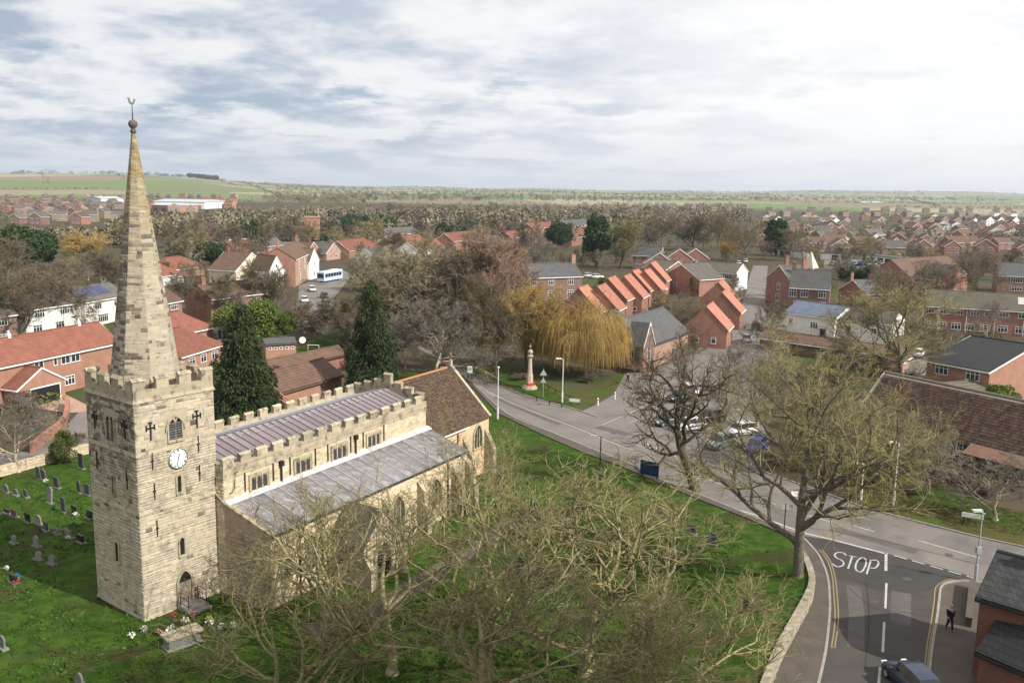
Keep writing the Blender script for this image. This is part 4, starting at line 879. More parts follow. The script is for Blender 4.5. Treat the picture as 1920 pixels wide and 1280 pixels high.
for i,(A,B,dp,e,r_,wl,rf,rg,lb) in enumerate([
 ((430,478),(492,472),9,2.7,2.8,m_brick_o,m_roof_r,'par','red roofed brick house beyond the round evergreen'),
 ((392,470),(460,464),9,2.8,2.4,m_cream,m_roof_g,'par','long dark roofed bungalow at the edge of the car park'),
 ((458,468),(490,465),9,3.2,3.0,m_brick,m_roof_r,'perp','brick gable with white bargeboards near the car park'),
 ((495,462),(535,458),9,4.0,2.5,m_brick,m_slate,'par','house with pale slate roof behind the twin gabled house'),
 ((578,470),(598,468),9,4.5,2.8,m_brick_o,m_roof_b,'perp','small orange gable behind the tall brick house'),
 ((598,470),(640,466),9,3.0,2.8,m_brick_o,m_roof_g,'par','grey roofed orange bungalow beyond the white gabled house'),
 ((612,474),(638,471),8,2.9,3.2,m_brick_p,m_roof_g,'perp','pale gabled bungalow by the bare car park trees'),
 ((655,470),(712,462),10,3.0,3.4,m_brick_o,m_roof_r,'par','red roofed house north of the old trees'),
 ((705,485),(745,480),8,3.6,3.0,m_whitewall,m_slate,'par','house with slate roof and white gable among the old trees'),
 ((740,458),(800,452),9,3.4,2.8,m_brick,m_roof_r,'par','red roofed brick terrace among trees, left of the dark round tree'),
 ((665,447),(730,441),10,3.0,2.6,m_brick,m_roof_b,'par','long brick school building with dark low roof'),
 ((733,440),(790,436),12,3.2,2.8,m_brick_t,m_slate,'par','wide building with dark roof in the middle trees'),
 ((785,470),(835,462),9,4.2,2.8,m_whitewall,m_roof_r,'par','white fronted house with red roof behind the pale twigs'),
 ((850,452),(905,446),9,4.2,3.2,m_brick_o,m_roof_r,'par','red roofed houses behind the russet tree'),
 ((905,458),(948,455),9,3.8,3.0,m_whitewall,m_slate,'par','white house with grey roof right of the russet tree'),
 ((960,446),(1010,440),9,3.8,2.8,m_brick,m_roof_r,'par','red roofed house left of the big dark evergreen'),
 ((1072,446),(1105,441),9,4.2,3.6,m_brick,m_roof_r,'par','bright red roofed house right of the big dark evergreen'),
 ((1070,424),(1110,420),12,4.5,3.2,m_brick_t,m_slate,'par','long pale slate roofed building beyond the evergreen'),
 ((1000,428),(1060,424),10,3.8,2.8,m_brick,m_roof_r,'par','distant red roofed row behind the evergreen')]):
    house('village_house',lb,A,B,dp,e,r_,wl,rf,ridge=rg,wins=[('f' if rg=='par' else 'l',[.3,.7],e*.55,1.3,1.1)],trim=m_white,chim=[(.2,.5,e+r_+1)] if i%2==0 else ())
# outbuildings in the gardens north of the church
h=house('brick_outbuilding','small brick outbuilding with flat dark roof and white satellite dish in the garden',(498,646),(555,643),4,2.5,.5,m_brick_o,m_slate,wins=[('f',[.15,.32,.5,.7,.88],1.85,.5,.4)],ov=.2,trim=m_slate)
q=MB(); q.add([(5.8+.55*math.cos(t),-.35,3.0+.55*math.sin(t)) for t in [i*math.pi/8 for i in range(16)]]+[(5.8,-.1,3.0)],[(i,(i+1)%16,16) for i in range(16)]+[tuple(range(16))[::-1]]); q.build('satellite_dish',m_whitewall,h)
h=house('long_shed','long outbuilding with brown tiled roof and orange tiled lean-to between the two conifers',(519,736),(640,702),6.4,2.4,1.8,m_brick_o,m_roof_b,trim=m_roof_b,ridge_m=m_roof_b,verge=.2)
b=MB(); L_=h.children[0].dimensions[0]; b.slab((-.2,-2.1,1.35),(L_*.6,-2.1,1.35),(L_*.6,-.3,2.25),(-.2,-.3,2.25),.12); b.slab((L_*.6,-1.7,1.75),(L_+.2,-1.7,1.75),(L_+.2,-.3,2.45),(L_*.6,-.3,2.45),.12); b.build('lean_to_roof',m_roof_o,h)
b=MB(); b.box(0,L_,-2,0,0,1.3); b.build('lean_to_wall',m_brick_o,h)
house('long_shed','lower dark roofed shed behind the long outbuilding, by the garden lawn',(510,692),(648,662),3.2,2.2,.9,m_brick,m_roof_b,trim=m_roof_b)
# --- centre right
house('brick_house','dark roofed two storey brick house with white sash windows and tall right chimney gable',(990,520),(1092,517),9,6.0,2.8,m_brick_d,m_slate,wins=[('f',[.1,.42,.78],4.7,1.6,1.6),('f',[.1,.42,.78],1.6,1.7,1.9)],chim=[(.98,.5,11.0,.55),(.03,.5,10.5,.5)],cm=m_brick_p)
TH_=[(1085,541,'lowest of the stepped row beside the willow'),(1120,538,'second of the stepped row above the willow'),(1140,523,'third of the stepped row, set back'),(1170,519,'fourth of the stepped row, broad gable'),(1186,509,'fifth of the stepped row, set back'),(1208,508,'sixth of the stepped row, tall gable'),(1220,494,'last and farthest of the stepped row')]
for i,(x,y,lb) in enumerate(TH_):
    e=4.2; rs_=4.3; wd=8.6
    ap=P(x,y,e+rs_); d=Vector((1,-.38,0)).normalized()   # gable front runs down to the right
    a=ap-d*wd/2; bb=ap+d*wd/2; an=math.atan2(d.y,d.x)
    t=empty('terracotta_house','orange roofed brick house, '+lb,'house',(bb.x,bb.y,0),an+math.pi/2,'stepped row of orange roofed houses')
    house_parts(t,6.5,wd,e,rs_,m_brick,m_roof_o,wins=[('l',[.82],1.4,.8,.9),('l',[.25],3.2,.7,.8)] if i in(3,5,1) else [('l',[.7],3.6,.7,.9)],ov=.3)
house('brick_house','wide low brick gable with white bargeboards behind the orange roofed row',(1243,516),(1312,524),10,4.6,3.4,m_brick,m_roof_g,ridge='perp',trim=m_white,wins=[('l',[.35],2.6,1.1,.9)])
house('terrace','terrace with mossy grey roof, white window bands and garages behind the stepped row',(1296,506),(1380,512),9,5.2,2.2,m_whitewall,m_roof_m,wins=[('f',[.18,.5,.82],4.1,3.0,1.2),('f',[.15,.4,.65,.9],1.4,1.5,1.4)],trim=m_white,cat='row of houses')
house('terrace','grey roofed low terrace left of the mossy terrace',(1205,500),(1250,505),9,5.0,2.0,m_brick,m_roof_m,wins=[('f',[.3,.7],3.9,1.6,1.0)],trim=m_white)
for x,y,lb in ((1237,475,'nearest left'),(1275,468,'middle'),(1305,467,'right, largest')):
    a=P(x,y,8.2); t=empty('gabled_house','brick house with white edged gable, %s of three behind the mossy terrace'%lb,'house',(a.x+4.5,a.y,0),RAD(82),'three white edged gables'); house_parts(t,9,9,5.2,3.0,m_brick,m_roof_m,trim=m_white,wins=[('l',[.5],3.8,1.5,1.2)])
house('brick_house','house with slate roof and white bay beside the bare lime tree',(1187,478),(1238,480),9,5,2.6,m_brick,m_slate,wins=[('f',[.2,.7],3.9,1.6,1.2),('f',[.2,.7],1.4,2.2,1.4)],trim=m_white)
for x,y,lb in ((1347,530,'farthest'),(1354,549,'middle'),(1325,576,'nearest')):
    e=3.6; a=P(x,y,e+3.8); d=Vector((1,-.38,0)).normalized(); bb=a+d*3.8
    t=empty('terracotta_house','brick cottage with orange roof, %s of the three beside the side street'%lb,'house',(bb.x,bb.y,0),math.atan2(d.y,d.x)+math.pi/2,'three orange roofed cottages'); house_parts(t,7.5,7.6,e,3.8,m_brick,m_roof_o,wins=[('l',[.3,.7],1.5,.9,1.1)],ov=.3)
# chapel-like brick schoolroom beside the willow
h=house('schoolroom','victorian brick schoolroom with dark roof and two white edged pink gables beside the golden willow',(1211,648),(1290,620),9.5,4.0,3.6,m_brick_p,m_slate,wins=[],trim=m_slate,cat='schoolroom')
L_=h.children[0].dimensions[0]
for fx,lb in ((.17,1),(.62,1)):
    g=MB(); x=fx*L_; g.prism([(x-2.1,0),(x+2.1,0),(x+2.1,4.2),(x,7.4),(x-2.1,4.2)],-.5,.0,'y'); gw=g.build('gable_front',m_brick_p,h)
    for s in (-1,1):
        q=MB(); q.slab(*([(x-2.3,-.6,4.0),(x,-.6,7.6),(x,2.5,7.6),(x-2.3,2.5,4.0)][::-1] if s<0 else [(x+2.3,-.6,4.0),(x,-.6,7.6),(x,2.5,7.6),(x+2.3,2.5,4.0)]),.12); q.build('roof_slope',m_slate,gw)
        q=MB(); x0=x+s*2.35; q.hexa([(x0,-.66,3.85),(x,-.66,7.45),(x,-.6,7.45),(x0,-.6,3.85),(x0,-.66,4.1),(x,-.66,7.75),(x,-.6,7.75),(x0,-.6,4.1)]); q.build('bargeboard',m_white,gw)
    window(h,(x,-.52,2.9),0,1.3,2.2,name='window')
house_w=[window(h,(0,y,2.6),-math.pi/2,1.4,1.3) for y in (2.6,6.4)]
house('slate_house','grey slate hipped roof just above the willow',(1150,612),(1196,610),8,3.2,2.4,m_brick,m_slate,hip=.8)
# --- right
h=house('victorian_house','red brick victorian house with steep front gable, white windows and tall chimneys',(1438,519),(1484,527),7,6.2,3.3,m_brick,m_slate,ridge='perp',trim=m_whitewall,wins=[('l',[.5],4.4,1.3,1.7),('l',[.5],1.5,1.9,1.9)],chim=[(.55,.05,11.6,.6),(.7,.9,11.6,.5)])
house('victorian_house','grey slate main range of the victorian house with four white sash windows',(1481,537),(1556,541),8,5.4,3.8,m_brick_d,m_slate,wins=[('f',[.08,.38,.82],4.0,1.7,1.9),('f',[.2,.5,.85],1.3,1.5,1.4)],chim=[(.05,.5,11)])
t=empty('pointed_dormer','pale pointed tiled cap rising behind the victorian house','roof turret',P(1515,560,0),0); b=MB(); b.tube([(0,0,5),(0,0,8.4),(0,0,12.6)],[2.2,2.2,.05],4); b.build('cap',m_cream,t); b=MB(); b.box(-1.7,1.7,-1.7,1.7,0,8.3); b.build('base_wall',m_brick,t)
h=house('white_building','long white rendered building with blue slate roof and small dark windows',(1473,584),(1566,597),8,4.2,1.9,m_whitewall,m_bslate,wins=[('f',[.13],2.4,1.0,1.2),('f',[.6],2.3,1.7,1.2)],cat='building')
b=MB(); b.box(8.2,9.5,-.06,0,0,1.9); b.build('doorway',m_dark,h)
h=house('white_building','white rendered range with grey mossy roof continuing the blue slate building',(1567,596),(1672,607),8,4.1,1.8,m_whitewall,m_roof_g,wins=[('f',[.25],2.4,.9,1.0),('f',[.7],2.4,1.1,1.0)],cat='building')
house('lean_to','pink tiled lean-to against the white building',(1535,612),(1585,617),5,2.2,1.2,m_whitewall,mat('pink_tile',(.42,.24,.20),(.34,.2,.17),scale=1),hip=.8,cat='lean-to')
house('long_roof','long low dark roofed range in front of the white building, behind the olive tree',(1425,632),(1680,668),4.6,2.2,1.0,m_brick_d,m_roof_b,wins=[('f',[.2,.5,.8],1.3,1.2,.8)],cat='outbuilding')
house('brick_house','small red brick gabled house right of the victorian house',(1573,542),(1625,551),8,4.2,2.7,m_brick,m_slate,ridge='perp',trim=m_whitewall,wins=[('l',[.62],2.2,1.3,1.9)],chim=[(.4,.95,8.2,.35)])
house('barn_house','broad brown roofed brick building among bare birches',(1706,520),(1812,512),13,4.6,4.6,m_brick,m_roof_b,cat='house')
house('brick_house','projecting brick gable of the brown roofed building',(1765,525),(1815,520),8,4.6,3.6,m_brick,m_slate,ridge='perp')
h=house('brick_terrace','long red brick terrace with mossy brown roof, white windows and one rooflight',(1737,572),(2010,588),9.5,5.3,2.7,m_brick,m_roof_m,wins=[('f',[.03,.135,.235,.35,.45,.55,.68,.8,.92],4.35,1.7,1.1),('f',[.05,.12,.225,.32,.43,.55,.67,.8,.92],1.35,1.8,1.3)],trim=m_whitewall,cat='row of houses')
b=MB(); s0,s1=.35,.78; x=17.; f_=lambda s:(s*4.75,5.3+2.7*s+.22); (ya,za_),(yb,zb_)=f_(s0),f_(s1); b.slab((x,ya,za_),(x+2.2,ya,za_),(x+2.2,yb,zb_),(x,yb,zb_),.1); rl=b.build('rooflight',m_whitewall,h)
b=MB(); b.slab((x+.15,ya+.15,za_+.12),(x+2.05,ya+.15,za_+.12),(x+2.05,yb-.15,zb_+.02),(x+.15,yb-.15,zb_+.02),.04); b.build('pane',mat('pale_glass',(.42,.43,.42),rough=.3),rl)
for i in range(6):
    x=2.5+i*5.2; q=MB(); q.tube([(x,-.1,.1),(x,-.1,5.1)],.05,5); q.build('downpipe',m_white,h)
house('brick_house','red brick gabled house at the right edge beyond the long terrace',(1872,515),(1990,520),9,5.2,3.2,m_brick,m_slate,wins=[('f',[.3,.7],3.9,3.2,1.5),('f',[.3,.7],1.4,3.4,1.3)],chim=[(.05,.5,10)])
h=house('brick_house','brick house with black roof and orange brick gable at the right edge',(1856,697),(2010,672),9,5.2,2.6,m_brick_o,m_black,ridge='perp',trim=m_whitewall,wins=[('b',[.25,.75],4.3,1.9,1.2),('b',[.25],1.5,1.5,2.0)])
house('low_roof','low mossy tiled garage roof below the black roofed house',(1782,752),(1870,742),7,2.3,1.3,m_brick_o,m_roof_m,hip=0,trim=m_whitewall,cat='garage')
house('low_roof','small mossy lean-to roof at the right edge beside the green bush',(1860,716),(1960,722),6,2.4,1.5,m_brick_d,m_roof_m,cat='garage')
house('brick_cottage','pink brick cottage end seen through the branches of the tall bare tree',(1655,668),(1690,672),6,3.4,2.6,m_brick_p,m_roof_b,ridge='perp')
t=empty('garden_fence','orange timber fence panels behind the barn','fence',P(1700,737),RAD(38))
for i in range(3):
    b=MB(); b.box(i*1.85,i*1.85+1.8,0,.05,0,1.8); b.build('panel',mat('orange_timber',(.55,.24,.07),(.46,.2,.06),scale=2),t); b=MB(); b.box(i*1.85-.06,i*1.85+.03,-.03,.08,0,1.9); b.build('post',m_cream,t)
# pantiled barn with timber framed front
def barn():
    a=P(1612,772,3.0); b_=P(1985,868,3.0); L=(b_-a).to_2d().length; an=math.atan2(b_.y-a.y,b_.x-a.x); D=8.5; e=3.0; rise=4.2
    t=empty('pantiled_barn','long old barn with dark red pantiled roof and timber framed cream front','barn',(a.x,a.y,0),an)
    b=MB(); b.prism([(0,0),(D,0),(D,e),(D/2,e+rise),(0,e)],0,L,'x'); b.build('wall',m_cream,t)
    b=MB(); b.box(.5,L*.46,-.05,.0,.0,e-.05); b.build('brick_front',m_brick_d,t)
    sl=math.hypot(D/2,rise); dy=D/2/sl; dz=rise/sl; ov=.5; rows=int((sl+ov)/.36); cols=int((L+.6)/.30)
    for s in (0,1):
        V=[];F=[];T=[]
        xs=np.arange(cols*2+1)*.15-.3; pr=np.where(np.arange(cols*2+1)%2==0,.0,.085)
        for r_ in range(rows):
            s0=-ov+r_*.36; base=len(V)*1
            for k,(ss,lift) in enumerate(((s0,.09),(s0+.38,.04))):
                for x,p in zip(xs,pr):
                    y=ss*dy-(p+lift)*dz; z=e+ss*dz+(p+lift)*dy
                    V.append((x,y if s==0 else D-y,z))
            n=len(xs); 
            for i in range(n-1):
                q=(base+i,base+i+1,base+n+i+1,base+n+i); F.append(q if s==0 else q[::-1]); T.append(rs.random() if i%2==0 else T[-1])
        me=np_mesh('pantiles',V,F,mat('pantile',(.10,.056,.042),(.07,.046,.036),scale=.6,tint=.42,col3=(.10,.09,.055),scale3=.5,lo3=.52,hi3=.68,lo=.4,hi=.6),T)
        o=link('pantiles',me,t); o['kind']='stuff'
    b=MB(); b.tube([(-.3,D/2,e+rise+.12),(L+.3,D/2,e+rise+.12)],.16,6); b.build('ridge_tiles',mat('ridge_grey',(.22,.18,.14)),t)
    b=MB(); b.slab((L*.62,-1.9,e-.95),(L+.3,-1.9,e-.95),(L+.3,-.4,e-.12),(L*.62,-.4,e-.12),.1); b.build('lower_roof',mat('pantile_light',(.24,.13,.09),(.17,.10,.075),scale=.9),t)
    for x in (-.35,):
        b=MB(); b.slab((x,-.6,e-.4),(x+.3,-.6,e-.4),(x+.3,D/2,e+rise+.15),(x,D/2,e+rise+.15),.12); b.build('verge',m_whitewall,t)
    for i,x in enumerate((L*.34,L*.5,L*.56)): window(t,(x,-.06,2.1),0,2.0,.9)
    for x in (L*.31,L*.53): window(t,(x,-.06,.9),0,1.5,1.0)
    for i in range(9):
        x=L*.47+i*1.3; b=MB(); b.box(x,x+.16,-.07,0,0,e-.15); b.build('beam',m_bark_d,t)
    b=MB(); b.box(L*.47,L,-.08,0,1.5,1.66); b.build('beam',m_bark_d,t)
barn()
# near right: brick house corner with dark roof and a lower roof in front
def near_house():
    bm_=mat('red_brick_near',(.21,.055,.03),(.13,.04,.028),scale=.7,brick=(.24,.082,.014,(.17,.13,.10),1),bump=.3,bscale=8); m_ns=mat('near_slate',(.045,.047,.05),(.07,.07,.068),scale=1.2,brick=(.30,.22,.012,(.02,.02,.02),1))
    t=house('near_brick_house','red brick house with dark slate roof cut off by the right edge, nearest the road',(1838,1116),(2010,1168),6,5.0,1.7,bm_,m_ns,wins=[('f',[.3],1.7,1.1,1.3)],chim=[(.6,.5,8.0)],ov=.3,verge=.15,trim=m_iron,cm=bm_)
    t=house('low_range','low slate roofed brick range in the bottom right corner before the near house',(1838,1216),(2010,1290),4.2,2.6,1.3,bm_,m_black,trim=m_iron,cat='outbuilding')
near_house()
t=empty('water_tower','square brick tower rising from the trees with red sign at its foot','tower',P(586,452),RAD(10)); b=MB(); b.box(-3.6,3.6,-3.6,3.6,0,11.5); b.box(-3.9,3.9,-3.9,3.9,11.5,12.1); b.build('shaft',m_brick_o,t)
b=MB(); b.box(-8,-3.5,-5.2,-4.8,2.5,7); b.build('red_panel',mat('red_paint',(.55,.02,.03)),t)
# ------------------------------------------------------------------ trees
def nrm(a): return a/np.maximum(np.linalg.norm(a,axis=-1,keepdims=True),1e-9)
def grow(g,st,d,ln,ra,k,wander,up,taper=.45):
    """n branches as polylines: start, direction, length, radius -> points (n,k+1,3), radii (n,k+1)"""
    n=len(st); pts=np.zeros((n,k+1,3)); pts[:,0]=st; d=nrm(d)
    for i in range(k):
        d=nrm(d+g.normal(size=(n,3))*wander+np.array([0,0,1.])*up); pts[:,i+1]=pts[:,i]+d*(ln/k)[:,None]
    t=np.linspace(0,1,k+1)[None]; return pts,ra[:,None]*(1-t*(1-taper))
def tubes(pts,rad,s):
    n,k,_=pts.shape; T=np.zeros_like(pts); T[:,1:-1]=pts[:,2:]-pts[:,:-2]; T[:,0]=pts[:,1]-pts[:,0]; T[:,-1]=pts[:,-1]-pts[:,-2]; T=nrm(T)
    ref=np.where(np.abs(T[:,:1,2:3])<.9,np.array([0,0,1.]),np.array([1.,0,0])); U=nrm(np.cross(T,np.broadcast_to(ref,T.shape))); V=np.cross(T,U)
    a=np.arange(s)*2*np.pi/s
    R=pts[:,:,None]+rad[:,:,None,None]*(U[:,:,None]*np.cos(a)[:,None]+V[:,:,None]*np.sin(a)[:,None])
    base=(np.arange(n)*k*s)[:,None,None]+(np.arange(k-1)*s)[None,:,None]; j=np.arange(s)[None,None]; j2=(j+1)%s
    F=np.stack([base+j,base+j2,base+s+j2,base+s+j],-1).reshape(-1,4); return R.reshape(-1,3),F
def sprout(g,pts,rad,ln,m,t0,t1,ang,lr,rr,jit=.3,fall=.5,planar=0.):
    """m children along each branch"""
    n,k1,_=pts.shape; k=k1-1
    t=t0+(t1-t0)*(np.arange(m)[None]+g.random((n,m)))/m; f=t*k; i=np.minimum(f.astype(int),k-1); w=(f-i)[...,None]; I=np.arange(n)[:,None]
    p=pts[I,i]*(1-w)+pts[I,i+1]*w; d=nrm(pts[I,i+1]-pts[I,i]); r=rad[I,i]
    az=g.random((n,m))*2*np.pi; ref=np.where(np.abs(d[...,2:3])<.9,np.array([0,0,1.]),np.array([1.,0,0])); U=nrm(np.cross(d,ref)); V=np.cross(d,U)
    if planar: az=np.where(g.random((n,m))<.5,0,np.pi)+g.normal(size=(n,m))*(1-planar)*2
    a=np.radians(ang)*(1+g.normal(size=(n,m))*.22); q=d*np.cos(a)[...,None]+(U*np.cos(az)[...,None]+V*np.sin(az)[...,None])*np.sin(a)[...,None]
    L=ln[:,None]*lr*(1-fall*t)*(1+jit*g.uniform(-1,1,(n,m))); return p.reshape(-1,3),q.reshape(-1,3),L.ravel(),(np.minimum(r*rr,r*.95)).ravel()
def bare_tree(seed,H=10.,trunk=.28,r0=.026,limbs=7,lang=42,spread=.62,up=.09,wander=.16,m=(5,5,5),twig=.008,droop=0.,top=.9,mt=None,mw=None,name='bare_tree',ft=4,minr=0.,lean=.05,thick=.62,tw=.45):
    """leafless tree: trunk, limbs, boughs, branches, twigs -> (trunk mesh, crown mesh)"""
    g=np.random.default_rng(seed); z=np.zeros((1,3)); TL=[];CL=[]
    tl=H*top*.82
    p,r=grow(g,z,np.array([[g.normal()*lean,g.normal()*lean,1.]]),np.array([tl]),np.array([H*r0]),8,wander*tw,.10,.22); TL.append(tubes(p,r,8))
    # root flare
    fl=grow(g,z-np.array([0,0,.3]),np.array([[0,0,1.]]),np.array([.3+H*.05]),np.array([H*r0*1.7]),2,0,0,.5); TL.append(tubes(fl[0],fl[1],8))
    s,d,L,R=sprout(g,p,r,np.array([H*spread]),limbs,trunk,.95,lang,1.,.62,.2,.45)
    L1=L; p1,r1=grow(g,s,d,L,R,7,wander*.8,up,.35); TL.append(tubes(p1,r1,6))
    s,d,L,R=sprout(g,p1,r1,L,m[0],.18,1.,42,.62,thick,.3,.45); p2,r2=grow(g,s,d,L,R,5,wander,up*.9,.4); TL.append(tubes(p2,np.maximum(r2,minr),4))
    s,d,L,R=sprout(g,p2,r2,L,m[1],.15,1.,42,.58,thick,.3,.4); R=np.maximum(R,twig*1.6); p3,r3=grow(g,s,d,L,R,4,wander*1.1,up*.6-droop*.5,.5); CL.append(tubes(p3,np.maximum(r3,minr),3))
    s,d,L,R=sprout(g,p3,r3,L,m[2],.1,1.,40,.58,.7,.3,.3); R=np.maximum(R*.8,twig); p4,r4=grow(g,s,d,np.maximum(L,.25),R,2 if not droop else 4,wander,up*.4-droop,.5); CL.append(tubes(p4,np.maximum(r4,minr),3))
    if ft:
        s,d,L,R=sprout(g,p4,r4,L,ft,.1,1.,38,.62,.8,.3,.3); p5,r5=grow(g,s,d,np.maximum(L,.18),np.full(len(s),twig*.8),1 if not droop else 3,wander*.5,up*.3-droop,.6)
        CL.append(tubes(p5,np.maximum(r5,minr*.8),3))
    def pack(lst,nm,mm):
        V=np.vstack([v for v,f in lst]); o=0; F=[]
        for v,f in lst: F.append(f+o); o+=len(v)
        F=np.vstack(F); t=np.repeat(g.random(len(F)//6+1),6)[:len(F)]; return np_mesh(nm,V,F,mm,t,smooth=(nm=='trunk')),V
    a,_=pack(TL,'trunk',mt or m_bark_g); b,V=pack(CL,'crown',mw or m_tw_brown)
    hz=np.percentile(V[:,2],99.3); return [a,b],hz,np.percentile(np.hypot(V[:,0],V[:,1]),96)
def fuzz(g,n,cen,rad,size,asp=.35,inner=.35,squash=1.,outward=.5):
    """n small leaf clumps (triangles pairs) in lumpy lobes"""
    nl=len(cen); w=rad**2; k=g.choice(nl,n,p=w/w.sum()); d=nrm(g.normal(size=(n,3))); rr=inner+(1-inner)*g.random(n)**.6
    c=cen[k]+d*(rad[k]*rr)[:,None]*np.array([1,1,squash]); a=nrm(g.normal(size=(n,3))+d*outward); b=nrm(np.cross(a,g.normal(size=(n,3))))
    s=size*(.6+.8*g.random(n))[:,None]; V=np.stack([c-b*s*asp,c+a*s,c+b*s*asp,c-a*s*.6],1).reshape(-1,3); F=np.arange(4*n).reshape(-1,4); return V,F
def leafy(seed,H=10,R=4,n=9000,size=.28,mt=None,ml=None,lobes=26,shape='round',asp=.5,z0=.12):
    g=np.random.default_rng(seed); cen=[];rad=[]
    if shape=='cone':
        for i in range(lobes):
            t=(i+.5)/lobes; z=H*(z0+(1-z0)*t); rr=R*(1-t)**.58*g.uniform(.78,1.08)
            a=i*2.4+g.normal()*.4; q=rr*g.uniform(.5,.78); cen.append((q*math.cos(a),q*math.sin(a),z-.04*H)); rad.append(max(.13*R,rr*g.uniform(.34,.5)))
    elif shape=='column':
        for i in range(lobes):
            z=H*(z0+(1-z0)*g.random()*.9); a=g.random()*6.28; pr=math.sin(math.pi*min(.93,max(.12,(z/H)**.8)))**.6; q=R*.6*pr; cen.append((q*math.cos(a),q*math.sin(a),z)); rad.append(R*.45*pr+.1)
    else:
        for i in range(lobes):
            d=g.normal(size=3); d/=np.linalg.norm(d); c=np.array([0,0,H*(.5+z0*.5)]); q=.62+.2*g.random(); hh=H*(1-z0)/2
            p=c+d*np.array([R,R,hh])*q; cen.append(tuple(p)); rad.append(min(R,hh)*(.30+.2*g.random()))
        cen.append((0,0,H*.5)); rad.append(min(R,H*.45)*.75)
    cen=np.array(cen,float);rad=np.array(rad,float)
    out=.3 if shape!='cone' else .2
    V,F=fuzz(g,n,cen,rad,size,asp,.55,1.,out)
    if shape=='cone': # spray ends hang down and out
        r=np.hypot(V[:,0],V[:,1]); V[:,2]-=r*.10
        c=V.reshape(-1,4,3); mid=c.mean(1); o=nrm(mid*np.array([1,1,0])+1e-6); c[:,1]=mid+o*size*.9+np.array([0,0,-size*.9])*g.uniform(.4,1.2,(len(c),1)); V=c.reshape(-1,3)
    V[:,2]=np.maximum(V[:,2],.05)
    zt=np.percentile(V[:,2],99.5)
    t=np.clip(g.random(len(F))*.6+.2+.0*V[::4,2],0,1)
    cr=np_mesh('crown',V,F,ml or m_lf_dk,t)
    tr=MB(); tr.lathe([(R*.09+.12,-.2),(R*.06+.08,H*.15),(R*.04,H*.5),(.03,H*.92)],8); return [tr.mesh('trunk',mt or m_bark_d),cr],zt,R
def weeping(seed,H=10.,R=6.2):
    """weeping willow: arching limbs and curtains of hanging shoots"""
    g=np.random.default_rng(seed); TL=[];CL=[]
    z=np.zeros((1,3)); p,r=grow(g,z,np.array([[.05,0,1.]]),np.array([H*.5]),np.array([.42]),5,.06,.1,.6); TL.append(tubes(p,r,8))
    s,d,L,R1=sprout(g,p,r,np.array([H*.75]),13,.4,1.,48,1.,.6,.2,.2); p1,r1=grow(g,s,d,L,R1,7,.12,.03,.3); TL.append(tubes(p1,r1,6))
    s,d,L,R2=sprout(g,p1,r1,L,9,.25,1.,45,.5,.6,.3,.4); p2,r2=grow(g,s,d,L,R2,5,.16,.0,.4); TL.append(tubes(p2,np.maximum(r2,.02),4))
    n=5600; c=g.normal(size=(n,3)); c[:,2]=np.abs(c[:,2])*.9+.05; c=nrm(c); lump=1+.24*np.sin(c[:,0]*5+1)*np.cos(c[:,1]*6)+.16*np.sin(c[:,2]*9+c[:,0]*7+c[:,1]*4)
    q=.55+.45*g.random(n)**.5; st=c*np.array([R,R,H*.50])*(lump*q)[:,None]+np.array([0,0,H*.44]); L=g.uniform(.25,.8,n)*H*np.clip(st[:,2]/H,.3,1)
    k=5; pts=np.zeros((n,k+1,3)); pts[:,0]=st; d=nrm(c*np.array([.7,.7,.2])+g.normal(size=(n,3))*.4)
    for i in range(k):
        d=nrm(d+np.array([0,0,-.8])+g.normal(size=(n,3))*.10); pts[:,i+1]=pts[:,i]+d*(L/k)[:,None]
    pts[:,:,2]=np.maximum(pts[:,:,2],.25+.3*g.random((n,1))); rad=np.full((n,k+1),.022)*np.linspace(1.1,.6,k+1)[None]; CL.append(tubes(pts,rad,3))
    out=[]
    for lst,nm,mm in ((TL,'trunk',m_bark_g),(CL,'crown',m_tw_gold)):
        V=np.vstack([v for v,f in lst]); o=0; F=[]
        for v,f in lst: F.append(f+o); o+=len(v)
        F=np.vstack(F); t=np.repeat(g.random(len(F)//18+1),18)[:len(F)]; out.append(np_mesh(nm,V,F,mm,t)); 
    return out,H*.97,R
PROTO={}
